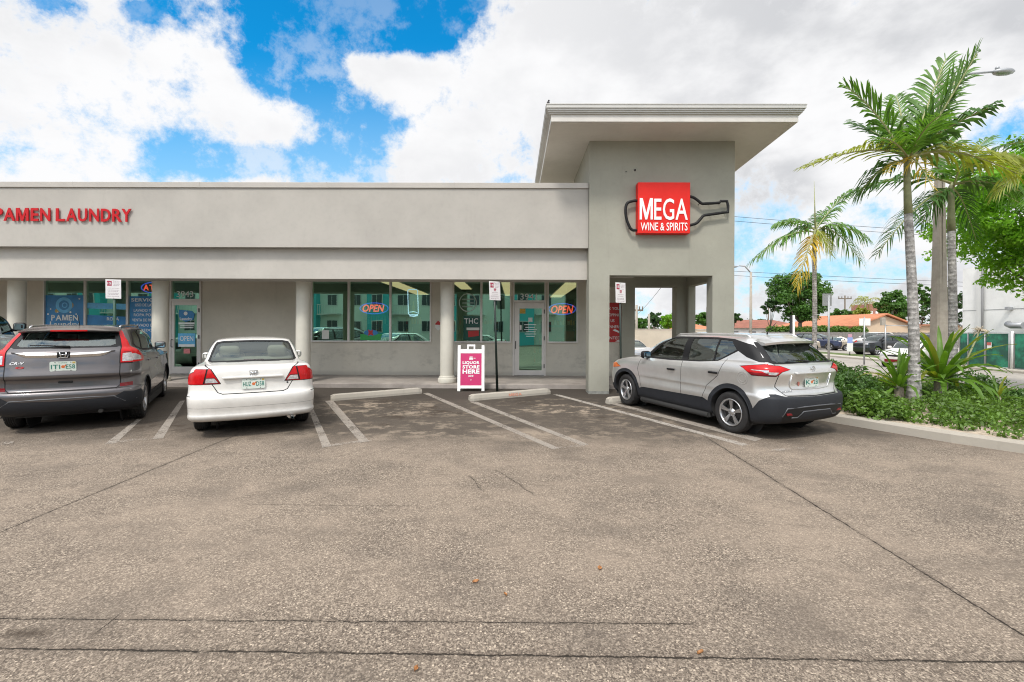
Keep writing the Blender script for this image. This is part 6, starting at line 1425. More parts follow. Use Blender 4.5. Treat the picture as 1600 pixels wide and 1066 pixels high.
# small far palm with a yellow hanging frond
Yp = 20; b3 = at(1271, 560, Yp); c3_ = at(1274, 362, Yp)
p3 = palm('small palm with one hanging yellow frond, standing alone left of the other palms', (b3.x, Yp, zbed(min(b3.x, 15.8), Yp)), c3_, .10, .075, [
    (tp(1176, 408, 19.6), .75, L_PALM, dict(w_=.62, n=44, droop=.7)), (tp(1215, 350, 20.6), .5, L_PALM, dict(w_=.6, n=40, droop=.6)), (tp(1326, 298, 20.3), .2, L_PALM, dict(w_=.62, n=42, droop=.6)), (tp(1352, 372, 19.7), .75, L_PALM, dict(w_=.6, n=42, droop=.8)), (tp(1345, 408, 20.5), .95, L_PALM, dict(w_=.55, n=40, droop=.9)),
    (tp(1245, 448, 19.4), .35, L_PALMY, dict(w_=.6, n=42, droop=.8)), (tp(1300, 400, 19.3), .5, L_OLIVE, dict(w_=.45, n=34, droop=.8)), (tp(1285, 330, 20.9), .2, L_PALMD, dict(w_=.45, n=34)), (tp(1225, 375, 20.4), .6, L_PALMD, dict(w_=.5, n=36, droop=.7)), (tp(1300, 390, 20.6), .5, L_PALMD, dict(w_=.4, n=30, droop=.8))], shaft=.8)
mb = MB(); mb.tube([c3_, tp(1273, 320, Yp), tp(1272, 283, Yp)], [.035, .02, .006], 6); mb.build('spear_leaf', M_RACH, p3, world=True)
# palm whose fronds reach in from the right
Yp = 10.4; b4 = at(1660, 560, Yp); c4_ = at(1668, 250, Yp)
palm('palm mostly outside the right edge with blue green fronds reaching in', (b4.x, Yp, zbed(b4.x, Yp)), c4_, .12, .09, [
    (tp(1542, 240, 10.2), .62, L_PALMD, dict(w_=.42, n=40, droop=.4)), (tp(1560, 300, 10.6), .6, L_OLIVE, dict(w_=.5, n=40, droop=.6)), (tp(1600, 330, 9.8), .5, L_PALM, dict(w_=.4, n=36, droop=.7)), (tp(1720, 120, 10.2), .2, L_PALM, W1), (tp(1790, 300, 10.4), .6, L_PALM, W1), (tp(1640, 110, 10.9), .2, L_PALM, W1)], shaft=.8)

def cloud_mesh(name, clumps, per, size, m, parent=None, flat=.0, seed=1, shape='leaf', world=True):
    """many small leaf faces gathered in clumps: (centre, radii)"""
    rg = np.random.default_rng(seed); V = []
    for (c, r) in clumps:
        k = max(3, int(per * rg.uniform(.7, 1.3))); d = rg.normal(size=(k, 3)); d /= np.linalg.norm(d, axis=1)[:, None]; rad = rg.uniform(.35, 1.0, size=(k, 1)) ** .6
        p = np.array(c) + d * rad * np.array(r)
        nrm = d * .6 + rg.normal(size=(k, 3)) * .7 + np.array([0, 0, .5]); nrm /= np.linalg.norm(nrm, axis=1)[:, None]
        a = rg.normal(size=(k, 3)); a -= (a * nrm).sum(1)[:, None] * nrm; a /= np.linalg.norm(a, axis=1)[:, None]; b = np.cross(nrm, a); s = size * rg.uniform(.6, 1.3, size=(k, 1))
        V.append(np.stack([p - a * s * .5, p + b * s * .30 - a * s * .05 + nrm * s * .08, p + a * s * .5, p - b * s * .30 - a * s * .05 + nrm * s * .08], axis=1))
    V = np.concatenate(V); n = len(V); o0 = np.array(parent.location) if parent is not None else np.zeros(3)
    me = bpy.data.meshes.new(name); me.vertices.add(n * 4); me.vertices.foreach_set('co', (V.reshape(-1, 3) - o0).ravel()); me.loops.add(n * 4); me.loops.foreach_set('vertex_index', np.arange(n * 4)); me.polygons.add(n)
    me.polygons.foreach_set('loop_start', np.arange(n) * 4); me.update(calc_edges=True); me.validate()
    return link_mesh(name, me, m, parent)
def tree(name, label, base, height, crown_c, crown_r, n_clumps, per, size, m, seed=1, clump_r=None, group=None, cat='tree', trunk_r=.18, keep=None):
    t = thing(name, label, cat, tuple(base), 0, group); rg = random.Random(seed); cc = Vector(crown_c); cr = Vector(crown_r); cl = []
    while len(cl) < n_clumps:
        d = Vector((rg.gauss(0, 1), rg.gauss(0, 1), rg.gauss(0, 1))).normalized(); q = rg.uniform(.25, 1) ** .5 * (.84 + .2 * math.sin(d.x * 5 + seed) * math.cos(d.z * 4 + d.y * 3))
        p = cc + Vector((d.x * cr.x, d.y * cr.y, d.z * cr.z)) * q
        if keep and not keep(p): continue
        k = clump_r or .16 * cr.x; cl.append((tuple(p), (k * rg.uniform(.7, 1.35), k * rg.uniform(.7, 1.35), k * rg.uniform(.5, .9))))
    mb = MB(); b = Vector(base); fork = b.lerp(cc, .45); mb.tube([b, b.lerp(fork, .5) + Vector((.05, 0, 0)), fork], [trunk_r * 1.25, trunk_r, trunk_r * .8], 10)
    for (p, r_) in cl[::max(1, len(cl) // (16 if len(cl) > 60 else 5))]:
        p = Vector(p); mb.tube([fork, fork.lerp(p, .5) + Vector((0, 0, -.08 * (p - fork).length)), p], [trunk_r * .5, trunk_r * .28, trunk_r * .08], 6)
    mb.build('trunk', M_BARK, t, world=True); cloud_mesh('crown', cl, per, size, m, t, seed=seed); return t
# broad bright tree overhanging the side street
cx = at(1640, 340, 14.5)
tree('broadleaf_tree', 'bright green broadleaf tree overhanging from the right edge before the white building', (17.9, 13.2, ZS), 7, (cx.x, 14.5, cx.z + .25), (3.35, 2.6, 2.75), 520, 80, .125, L_BRIGHT, seed=5, clump_r=.40, trunk_r=.2)
# trees far behind
def bgtree(name, label, px, py_top, py_bot, Y, wpx, m, seed, n=70, per=60, size=None, group='trees beyond the street'):
    X = PX(px, Y); zt = PZ(py_top, Y); zb = PZ(py_bot, Y); h = (zt - zb) / 2; w_ = wpx * Y / F / 2
    return tree(name, label, (X, Y, -.2), zt, (X, Y, (zt + zb) / 2), (w_, w_ * .8, h), n, per, size or .012 * Y * .42, m, seed=seed, clump_r=w_ * .2, group=group, trunk_r=w_ * .07)
bgtree('shade_tree', 'large dark green tree behind the small palm with the yellow frond', 1250, 412, 505, 60, 92, L_MID, 21, 150, 90, .34)
bgtree('shade_tree', 'sparse dark limb of foliage low at the left of the large tree', 1203, 462, 492, 60, 34, L_DARK, 22, 26, 50, .3)
bgtree('shade_tree', 'round green tree over the orange roof between the palm trunks', 1393, 450, 512, 62, 56, L_MID, 23, 80, 80, .33)
bgtree('shade_tree', 'airy tall tree just right of the tallest palm trunk', 1440, 434, 505, 66, 34, L_MID, 24, 40, 45, .33)
bgtree('shade_tree', 'dark tree behind the concrete lamp pole', 1480, 440, 520, 64, 60, L_DARK, 25, 70, 70, .33)
bgtree('shade_tree', 'low green tree above the middle of the orange roof', 1318, 480, 502, 70, 42, L_MID, 26, 40, 60, .34)
bgtree('shade_tree', 'distant green tree seen through the left of the tower opening', 1001, 495, 514, 80, 26, L_MID, 27, 30, 60, .4)
bgtree('shade_tree', 'tallest dark tree seen through the tower opening', 1022, 486, 512, 75, 30, L_DARK, 28, 40, 60, .4)
bgtree('shade_tree', 'bright green tree at the right of the tower opening', 1050, 488, 516, 62, 38, L_BRIGHT, 29, 50, 60, .36)
bgtree('shade_tree', 'green tree seen through the narrow side opening of the tower', 1098, 483, 512, 66, 34, L_MID, 30, 40, 60, .36)
bgtree('shade_tree', 'dark tree beside the right edge of the tower', 1146, 484, 508, 75, 26, L_DARK, 31, 26, 50, .4)
bgtree('shade_tree', 'distant low tree beyond the brown roof', 1185, 498, 510, 95, 40, L_DARK, 32, 26, 50, .5)
bgtree('shade_tree', 'reddish brown topped bush below the distant small palm', 1345, 478, 500, 68, 34, L_OLIVE, 33, 26, 50, .36)
# far tree line as one mass
tl = []; rg = random.Random(3)
for i in range(420):
    X = rg.uniform(-60, 260); Y = rg.uniform(135, 175); h = rg.uniform(1.5, 5.5); tl.append(((X, Y, h * .6), (3.2, 3, h * .5)))
o = cloud_mesh('far_tree_line', tl, 36, 1.1, L_DARK, seed=9); o['kind'] = 'stuff'; tag(o, 'low distant tree line along the horizon', 'tree line')
# distant feather palm above the roofs
X = PX(1352, 72); cpt = Vector((X, 72, PZ(473, 72)))
palm('tiny distant palm rising over the orange roofs', (X, 72, -.2), cpt, .22, .18, [((X + dx, 72 + dy, cpt.z + dz), .8, L_OLIVE, dict(w_=.9, n=14, droop=.8)) for dx, dy, dz in ((-2.1, 0, -.3), (2.1, .2, -.2), (-1.5, -.5, .7), (1.4, -.5, .8), (-1, .5, -1.1), (1.1, .4, -1), (0, .5, 1.0))], shaft=1.2)

# planted island: hedge shrubs and ground cover
def bedpts(n, fn, seed):
    rg = random.Random(seed); out = []
    while len(out) < n:
        X = rg.uniform(5.5, 16); Y = rg.uniform(5, 15)
        h = fn(X, Y, rg)
        if h: out.append((X, Y, h))
    return out
def kdist(X, Y):
    best = 9
    for (a, b) in zip(KERB[:-1], KERB[1:]):
        a = Vector(a); b = Vector(b); p = Vector((X, Y)); d = b - a; t = max(0, min(1, (p - a).dot(d) / d.dot(d))); best = min(best, (p - (a + d * t)).length)
    return best
def bare(X, Y): return (X - 7.9) ** 2 / .20 + (Y - 9.45) ** 2 / .10 < 1 or (X - 9.0) ** 2 / .25 + (Y - 8.55) ** 2 / .12 < 1
def cover(X, Y, rg):
    k = kdist(X, Y)
    if X < kerbX(Y) or k < .36 + .10 * math.sin(X * 5) or bare(X, Y) or Y > 13 or X > 13.5: return 0
    if X > 8.6 and Y < 7.9 + .15 * math.sin(X * 9): return 0
    edge = min(1, (k - .3) / .5); n_ = .5 + .5 * math.sin(X * 2.7 + 1) * math.sin(Y * 3.3)
    if rg.random() > .45 + .6 * n_ + .3 * (edge): return 0
    return (.13 + .20 * n_) * (.4 + .6 * edge)
pts = bedpts(1900, cover, 4)
o = cloud_mesh('ground_cover', [((X, Y, zbed(X, Y) + h * .55), (.15, .15, h * .65)) for X, Y, h in pts], 30, .062, L_COVER, seed=12); o['kind'] = 'stuff'; tag(o, 'low spreading green ground cover filling the kerbed island', 'ground cover')
def shrub(label, X, Y, w_, h, m, seed, n=40, per=70, size=.065):
    t = thing('shrub', label, 'shrub', (X, Y, zbed(X, Y)), 0, 'shrubs in the planted island'); rg = random.Random(seed); cl = []
    mb = MB()
    for i in range(n):
        a = rg.uniform(0, 6.28); q = rg.uniform(0, 1) ** .5; z = rg.uniform(.15, 1) * h * (1 - .45 * q * q); p = (X + w_ * q * math.cos(a), Y + w_ * q * math.sin(a), zbed(X, Y) + z); cl.append((p, (.13, .13, .10)))
        if i % 4 == 0: mb.tube([(X, Y, zbed(X, Y) - .02), ((X + p[0]) / 2 * 1, (Y + p[1]) / 2, (zbed(X, Y) + p[2]) / 2 - .03), p], [.012, .008, .004], 5)
    mb.build('stems', M_BARK, t, world=True); cloud_mesh('foliage', cl, per, size, m, t, seed=seed); return t
shrub('dense green shrub just behind the silver crossover tail', 6.35, 9.1, .62, .72, L_COVD, 41, 60); shrub('tall green shrub between the silver crossover and the small crinum lily', 7.0, 10.3, .7, .80, L_COVD, 42, 60)
shrub('shrub at the back of the island near the tower', 6.3, 10.9, .75, .85, L_COVD, 43, 60); shrub('spreading shrub by the kerb behind the crossover bumper', 6.25, 8.15, .42, .45, L_COVER, 44, 40)
shrub('upright bush at the far right of the island', 10.9, 9.7, .5, .55, L_COVD, 45, 44); shrub('loose bush behind the large crinum lily', 10.6, 11.2, .8, .6, L_COVD, 46, 50); shrub('low bush in the rear of the island left of the palms', 8.0, 12.0, .8, .6, L_COVD, 47, 46)
shrub('small bush cut by the right edge of the photo', 9.75, 8.55, .38, .30, L_COVER, 48, 30)
# crinum lilies
def crinum(label, X, Y, sc_, n, seed, flower=None):
    z0 = zbed(X, Y); t = thing('crinum_lily', label, 'plant', (X, Y, z0), 0, 'crinum lilies in the island'); rg = random.Random(seed)
    mb = MB(); mb.lathe([(.11 * sc_, -.02), (.12 * sc_, .06), (.085 * sc_, .22 * sc_), (.09 * sc_, .34 * sc_), (.05 * sc_, .42 * sc_)], 12); mb.build('bulb_stem', mat('bulb_stem', (.30, .25, .20), .8, var=.4, vs=18), t)
    for i in range(n):
        a = 2 * math.pi * (i * .382) + rg.uniform(-.2, .2); q = i / n; el = R(82 - 78 * q + rg.uniform(-6, 6)); L = sc_ * rg.uniform(.85, 1.12) * (1 - .1 * q); wd = .043 * sc_ * rg.uniform(.85, 1.15)
        d = Vector((math.cos(a), math.sin(a), 0)); s = Vector((-math.sin(a), math.cos(a), 0)); p = Vector((0, 0, .32 * sc_)); V = []; m_ = 9; mb = MB(); rows = []
        droop = rg.uniform(.3, 1.1) * (.5 + q)
        for k in range(m_ + 1):
            u = k / m_; e = el - droop * u * u * 1.3; 
            if k: p = p + (d * math.cos(e) + Vector((0, 0, math.sin(e)))) * (L / m_)
            w_ = wd * (math.sin(math.pi * min(1, .18 + u * .78)) ** .8) * (1 if k < m_ else .1); nn = (Vector((0, 0, math.cos(e))) - d * math.sin(e)); cu = .35 * w_
            wv_ = .012 * math.sin(u * 22 + i)
            rows.append([mb.V(p - s * w_ + nn * (cu + wv_)), mb.V(p), mb.V(p + s * w_ + nn * (cu - wv_))])
        for A_, B_ in zip(rows[:-1], rows[1:]):
            for j in (0, 1): mb.bm.faces.new([A_[j], A_[j + 1], B_[j + 1], B_[j]]).smooth = True
        mb.build('leaf', L_CRIN if rg.random() > .12 else L_OLIVE, t, recalc=False)
    if flower:
        tipp = Vector(flower) - Vector((X, Y, z0)); mb = MB(); mb.tube([(0, 0, .3 * sc_), tipp * .5 + Vector((.08, 0, .02)), tipp], [.022, .018, .014], 7); st = mb.build('flower_stalk', M_CSHAFT, t)
        mb = MB()
        for k in range(46):
            v = Vector((rg.gauss(0, 1), rg.gauss(0, 1), rg.gauss(.5, .8))).normalized() * rg.uniform(.10, .17); mb.tube([tipp, tipp + v * .6, tipp + v + Vector((0, 0, -.05))], [.008, .006, .003], 4)
        mb.build('flower_head', mat('pale_flower', (.52, .44, .33), .7, var=.4, vs=60), t)
pc = at(1470, 612, 9.9); crinum('large crinum lily with broad strap leaves and a pale flower head', pc.x, 9.9, 1.30, 56, 3, tuple(at(1531, 517, 9.7)))
pc2 = at(1408, 622, 9.45); crinum('smaller crinum lily left of the tallest palm trunk', pc2.x, 9.5, .92, 34, 8)
crinum('crinum lily with drooping leaves at the right of the large one', at(1500, 600, 10.2).x + .1, 9.5, .55, 14, 15)
rock = MB(); blob(rock, (0, 0, .05), .12, (1.2, .9, .6)); tag(rock.build('rock', M_CONC, loc=(9.85, 8.25, zbed(9.85, 8.25))), 'pale stone lying in the sandy mulch at the right of the island', 'rock')

# ================================================================== STREET AND BACKGROUND
M_POLEC = mat('concrete_pole', (.36, .32, .27), .85, var=.15, vs=5, bump=.3, bs=60); M_GALV = mat('galvanised', (.38, .39, .40), .45, .6, .08, 9)
Yl = 14.0; pb = at(1467, 560, Yl); t = thing('street_lamp', 'tall tapered concrete street lamp pole with one arm among the palms', 'street lamp', (pb.x, Yl, zbed(pb.x, Yl)), 0, 'street lamps')
hp = PZ(108, Yl) - t.location.z
mb = MB(); mb.prism([(-.20, -.16), (.20, -.16), (.20, .16), (-.20, .16)], -.1, .0, 'z'); r0, r1 = .195, .05
rings = [[mb.V((sx * r, sy * r, z)) for sx, sy in ((-1, -.7), (-.7, -1), (.7, -1), (1, -.7), (1, .7), (.7, 1), (-.7, 1), (-1, .7))] for r, z in ((r0, 0), (r1, hp))]
for k in range(8): mb.bm.faces.new([rings[0][k], rings[0][(k + 1) % 8], rings[1][(k + 1) % 8], rings[1][k]])
mb.bm.faces.new(rings[1]); mb.box(-.03, .03, -.152, -.138, 1.2, 6.2); mb.build('pole', M_POLEC, t)
lx = PX(1550, Yl) - t.location.x; lz = PZ(112, Yl) - t.location.z
mb = MB(); mb.tube([(0, 0, lz - .9), (.3, 0, lz - .35), (.8, 0, lz - .06), (lx, 0, lz)], .03, 8); mb.build('arm', M_GALV, t)
mb = MB(); blob(mb, (lx + .30, 0, lz), .16, (2.05, .95, .62)); blob(mb, (lx + .12, 0, lz + .11), .055); mb.build('lamp_head', M_GALV, t, smooth=True)
def simple_pole(name, label, cat, px, pytop, Y, r, m, group=None, zb=None, extra=None):
    X = PX(px, Y); z0 = (zbed(X, Y) if X < 16 else ZS) if zb is None else zb; t = thing(name, label, cat, (X, Y, z0), 0, group); h = PZ(pytop, Y) - z0
    mb = MB(); mb.tube([(0, 0, -.1), (0, 0, h)], [r, r * .8], 8); mb.build('post', m, t)
    if extra: extra(t, h, X, Y)
    return t
def lampx(t, h, X, Y):
    e = PX(1150, Y) - X; mb = MB(); mb.tube([(0, 0, h - .1), (e * .4, 0, h + .55), (e * .8, 0, h + .62), (e, 0, h + .55)], .06, 6); mb.build('arm', M_GALV, t); mb = MB(); blob(mb, (e - .25, 0, h + .52), .25, (1.5, .8, .45)); mb.build('lamp_head', M_GALV, t)
simple_pole('street_lamp', 'distant brown street lamp pole right beside the tower edge', 'street lamp', 1173, 424, 46, .14, M_POLEC, 'street lamps', extra=lampx)
def signback(px0, px1, y0, y1, m):
    def f(t, h, X, Y):
        mb = MB(); mb.box(PX(px0, Y) - X, PX(px1, Y) - X, .02, .03, PZ(y1, Y) - t.location.z, PZ(y0, Y) - t.location.z, bev=.004); mb.build('panel', m, t)
    return f
simple_pole('road_sign', 'grey back of a square road sign on a galvanised post', 'sign', 1295, 460, 19, .045, M_GALV, 'road signs', extra=signback(1285.5, 1300, 457, 476, M_GALV))
simple_pole('road_sign', 'white rectangular road sign across the street in front of the orange roof', 'sign', 1350.5, 493, 27, .045, M_GALV, 'road signs', extra=signback(1343, 1360.5, 495.5, 506.5, M_WHITE))
t = simple_pole('marker_post', 'black and white marker post seen over the silver crossover roof', 'post', 1236, 491, 17, .055, M_BLACK)
mb = MB(); mb.tube([(.10, .02, 0), (.10, .02, PZ(491, 17) - t.location.z)], .045, 8); mb.build('white_stripe', M_WHITE, t)
t = simple_pole('yard_sign', 'narrow blue and white banner sign on a stick by the far car park', 'sign', 1328, 520, 36, .03, M_BLACK)
X0 = t.location.x
mb = MB(); mb.box(-.22, .22, -.03, .0, PZ(547, 36) + .15, PZ(534, 36) + .15, bev=.01); mb.build('white_board', M_WHITE, t); mb = MB(); mb.box(-.19, .19, -.03, 0, PZ(534, 36) + .16, PZ(525, 36) + .15); mb.build('blue_board', mat('pale_blue_print', (.25, .33, .62), .6), t); mb = MB(); mb.box(-.15, .15, -.03, 0, PZ(525, 36) + .16, PZ(520, 36) + .15); mb.build('pink_board', mat('pink_print', (.55, .3, .38), .6), t)
def camx(t, h, X, Y):
    mb = MB(); mb.box(-.35, -.05, -.1, .1, h - .1, h + .5, bev=.02); mb.build('floodlight', M_POLEC, t); mb = MB(); mb.tube([(0, 0, h - .1), (2.8, 0, h - .15)], .03, 6); mb.build('cross_bar', M_GALV, t)
simple_pole('floodlight_post', 'thin dark post with a box light and a cross bar before the beige gable', 'lamp post', 1383.5, 504, 37, .06, M_GALV, extra=camx)
def cross_arm(t, h, X, Y):
    mb = MB(); w_ = 10 * Y / F; mb.box(-w_, w_, -.12, .12, h - .9, h - .65)
    for k in (-1, -.5, .5, 1): mb.tube([(w_ * k * .95, 0, h - .7), (w_ * k * .95, 0, h - .2)], .1, 5)
    mb.build('cross_arm', M_BARK, t)
simple_pole('utility_pole', 'distant utility pole with a cross arm above the orange roof', 'utility pole', 1320, 460, 120, .2, M_BARK, 'utility poles', extra=cross_arm)
simple_pole('utility_pole', 'thin distant pole at the left of the large tree', 'utility pole', 1200.5, 470, 90, .14, M_BARK, 'utility poles')
simple_pole('utility_pole', 'pale utility pole at the left side of the tower opening', 'utility pole', 994.5, 476, 70, .22, M_POLEC, 'utility poles', extra=cross_arm)
simple_pole('utility_pole', 'short pale pole left of centre in the tower opening', 'utility pole', 1014, 490, 72, .2, M_POLEC, 'utility poles'); simple_pole('utility_pole', 'short pale pole at the centre of the tower opening', 'utility pole', 1022, 493, 76, .18, M_POLEC, 'utility poles')
M_WIRE = mat('wire', (.05, .05, .055), .6)
def wire(label, a, b, sag, r):
    P0, P1 = Vector(a), Vector(b); pts = [P0.lerp(P1, k / 24) + Vector((0, 0, -sag * 4 * (k / 24) * (1 - k / 24))) for k in range(25)]; tag(MB().tube(pts, r, 5).build('power_line', M_WIRE), label, 'power line', 'power lines')
for (ya, yb, Y, lab) in ((338, 372, 48, 'upper of the high pair of power lines right of the tower'), (345, 379, 48, 'lower of the high pair of power lines right of the tower'), (430, 440, 55, 'upper of the low pair of power lines crossing the big tree'), (437, 446, 55, 'lower of the low pair of power lines crossing the big tree')):
    wire(lab, at(900, ya - 22, Y), at(1900, yb + 12, Y), .5, .022)
wire('thin power line slanting up across the tower opening', at(997, 490, 70), at(1080, 385, 26), .3, .02)
# houses
M_TILE_O = mat('orange_roof_tile', (.52, .20, .10), .8, var=.15, vs=1.5, bump=.4, bs=8, var2=.08, vs2=.2); M_TILE_B = mat('brown_roof_tile', (.27, .105, .07), .8, var=.2, vs=1.2); M_PEACH = mat('peach_wall', (.62, .47, .33), .85, var=.05, vs=.5); M_WHITEW = mat('white_wall', (.66, .66, .64), .8, var=.04, vs=.4, var2=.04, vs2=.2); M_WIN = mat('far_window', (.05, .06, .07), .15)
def house(label, x0, x1, y0, y1, ze, zr, roofm, wallm, wins=(), ridge='y', hip=0, name='house'):
    t = thing(name, label, 'house', ((x0 + x1) / 2, y0, -.2), 0, 'houses beyond the street'); hx = (x1 - x0) / 2; d = y1 - y0; e = .5; ze_, zr_ = ze + .2, zr + .2
    mb = MB()
    if ridge == 'y': mb.prism([(-hx, 0), (hx, 0), (hx, ze_), (0, zr_ - .12), (-hx, ze_)], 0, d, 'y')
    else: mb.box(-hx, hx, 0, d, 0, ze_)
    mb.build('wall', wallm, t); mb = MB(); th = .18
    if ridge == 'y':
        sl_ = (zr_ - ze_) / hx
        for s in (1, -1): mb.prism([(0, zr_), (s * (hx + e), ze_ - sl_ * e), (s * (hx + e), ze_ - sl_ * e + th), (0, zr_ + th)], -e, d + e, 'y')
    else:
        q = hip; v = [mb.V(p) for p in ((-hx - e, -e, ze_), (hx + e, -e, ze_), (hx + e, d + e, ze_), (-hx - e, d + e, ze_), (-hx + q, d / 2, zr_), (hx - q, d / 2, zr_))]
        for f in ((0, 1, 5, 4), (2, 3, 4, 5), (1, 2, 5), (3, 0, 4), (3, 2, 1, 0)): mb.bm.faces.new([v[i] for i in f])
    mb.build('roof', roofm, t)
    for (a, b, z0, z1) in wins:
        mb = MB(); mb.box(a, b, -.06, -.01, z0, z1); mb.build('window', M_WIN, t)
    return t
Yh = 60
house('peach house with an orange tiled gable roof behind the wooden fence', PX(1337, Yh), PX(1424, Yh) + .3, Yh, Yh + 13, PZ(507, Yh), PZ(489.5, Yh), M_TILE_O, M_PEACH, [(2.3, 3.3, 1.1, 1.7)])
house('low peach wing with an orange roof left of the peach gable', PX(1262, 72), PX(1345, 72), 72, 80, PZ(508, 72), PZ(494, 72), M_TILE_O, M_PEACH, ridge='x', hip=3)
house('long low house with a brown red roof beyond the silver crossover', PX(1128, 82), PX(1266, 82), 82, 91, PZ(511, 82), PZ(497.5, 82), M_TILE_B, M_WHITEW, [(x, x + 1.2, .9, 1.8) for x in (-6, -3, 0, 3, 5)], ridge='x', hip=4)
house('white house with an orange roof seen through the side opening of the tower', PX(1074, 56), PX(1118, 56), 56, 63, PZ(514, 56), PZ(505, 56), M_TILE_O, M_WHITEW, ridge='x', hip=1)
house('low peach house with flat roof line right of the gable', PX(1425, 64), PX(1515, 64), 64, 74, PZ(506, 64), PZ(503, 64), M_TILE_O, M_PEACH, [(-3.5, -2.4, 1.0, 1.8), (1.5, 2.6, 1.0, 1.8)], ridge='x', hip=1)
t = thing('apartment_block', 'distant red and cream apartment block above the trees', 'building', (PX(1383, 190), 190, -.2)); mb = MB(); mb.box(-6.5, 6.5, 0, 10, 0, PZ(473, 190) + .2); mb.build('wall', mat('brick_red', (.36, .16, .13), .9, var=.1), t)
mb = MB(); mb.box(-2.5, 5.5, 1, 9, PZ(473, 190) + .2, PZ(469, 190) + .2); mb.build('roof_box', M_WHITEW, t)
for k in range(6):
    mb = MB(); mb.box(-6 + 2.1 * k, -5 + 2.1 * k, -.1, -.02, 8.6, 10); mb.build('window', M_WHITEW, t)
# wooden fence with hedge above
M_WOOD = mat('weathered_wood', (.20, .185, .17), .9, var=.25, vs=6); t = thing('wooden_fence', 'weathered grey board fence along the back of the far car park', 'fence', (PX(1190, 56), 56, -.15))
xw0, xw1 = PX(1190, 56), PX(1512, 56); n = int((xw1 - xw0) / .16); mb = MB(); hgt = PZ(517, 56) + .15
for k in range(n): mb.box(k * .16, k * .16 + .15, 0, .03, 0, hgt + .02 * math.sin(k * 1.7))
mb.build('boards', M_WOOD, t); mb = MB(); mb.box(0, xw1 - xw0, .03, .08, .4, .5); mb.box(0, xw1 - xw0, .03, .08, 1.3, 1.4); mb.build('rails', M_WOOD, t)
cl = []; rg = random.Random(8)
for k in range(150): cl.append(((PX(1200, 57) + (PX(1354, 57) - PX(1200, 57)) * k / 150, 57 + rg.uniform(-.3, .3), PZ(514, 57) + rg.uniform(-.35, .25)), (.4, .4, .35)))
o = cloud_mesh('hedge', cl, 50, .26, L_COVER, seed=19); tag(o, 'clipped green hedge showing above the wooden fence', 'hedge')
# white building, green screened fence
WXF = 25.6; YA = WXF / math.tan(math.atan((PX(1504, 1.0)))) ; t = thing('warehouse', 'plain white rendered building with a grey downpipe behind the green fence', 'building', (WXF, YA, ZS))
def wy(px): return WXF / PX(px, 1.0) - YA
mb = MB(); mb.box(0, 16, -24, 0, 0, 5.5); mb.build('wall', stucco('white_stucco', (.80, .80, .78), .08), t)
mb = MB(); mb.box(-.12, 0, wy(1537), wy(1529), 0, 5.5); mb.build('pilaster', M_WHITEW, t); mb = MB(); mb.tube([(-.10, wy(1537.8), 0), (-.10, wy(1537.8), 5.4)], .05, 8); mb.build('downpipe', mat('downpipe_grey', (.2, .2, .2), .6), t)
zq = PZ(481, WXF / PX(1560, 1.0)) - ZS; mb = MB(); mb.box(-.012, -.004, -24, 0, zq, zq + .03); mb.build('wall_joint', M_GALV, t)
mb = MB(); mb.box(-.25, 0, wy(1583), wy(1577), zq - .05, zq + .12, bev=.02); mb.tube([(-.4, wy(1586), zq - .75), (-.4, wy(1593), zq - .85), (-.4, wy(1612), zq - .85)], .16, 10); mb.build('wall_vent', M_GALV, t)
mb = MB(); mb.tube([(0, .02, 2.2), (-.3, .3, 2.6), (-.35, .35, 3.2)], .05, 6); mb.box(-.5, -.2, .2, .5, 3.2, 3.7); mb.build('wall_lamp', M_GALV, t)
def mesh_screen():
    m, nt, b = new_mat('green_mesh_screen'); geo = N(nt, 'ShaderNodeNewGeometry'); n = N(nt, 'ShaderNodeTexNoise', in_Scale=1.3, in_Detail=5, in_Roughness=.7); nt.links.new(geo.outputs['Position'], n.inputs['Vector'])
    nt.links.new(mixc(nt, ramp(nt, n.outputs[0], .4, .65), (.022, .085, .060), (.03, .24, .14)), b.inputs['Base Color']); b.inputs['Roughness'].default_value = .8; return m
M_SCREEN = mesh_screen()
A = Vector((24.3, 24.3 / PX(1500, 1.0))); Bp = Vector((24.3, 24.3 / PX(1600, 1.0))); d = Bp - A; pan = d.length * (36 / 100) ; t = thing('screened_fence', 'steel fence panels covered with green mesh in front of the white building', 'fence', (A.x, A.y, ZS)); dn = d.normalized()
s = 0; ks = [0, .30, .60, .70, 1.05, 1.4, 1.75]
for a, b in ((0, .14), (.15, .42), (.44, .79), (.87, 1.25), (1.26, 1.6), (1.61, 2.05)):
    p0 = dn * (d.length * a); p1 = dn * (d.length * b); hgt = 1.86
    mb = MB(); mb.quad((p0.x, p0.y, .08), (p1.x, p1.y, .08), (p1.x, p1.y, hgt - .04), (p0.x, p0.y, hgt - .04)); sc_o = mb.build('mesh_panel', M_SCREEN, t)
    mb = MB(); mb.tube([(p0.x, p0.y, .05), (p0.x, p0.y, hgt), (p1.x, p1.y, hgt), (p1.x, p1.y, .05)], .03, 6); mb.tube([(p0.x, p0.y, .12), (p1.x, p1.y, .12)], .025, 6); mb.build('frame', M_GALV, sc_o)
p = dn * (d.length * .83); mb = MB(); mb.tube([(p.x, p.y - .03, 0), (p.x, p.y - .03, 1.95)], .055, 8); mb.build('gate_post', M_WHITEW, t)
p = A + dn * d.length * .52; mb = MB(); mb.box(-.11, .11, -.02, 0, 0, .32); o = mb.build('warning_sign', M_WHITE, loc=(p.x - .08, p.y, ZS + 1.05)); o.rotation_euler = (0, 0, math.atan2(d.y, d.x)); tag(o, 'small white and red notice on the green screened fence', 'sign')
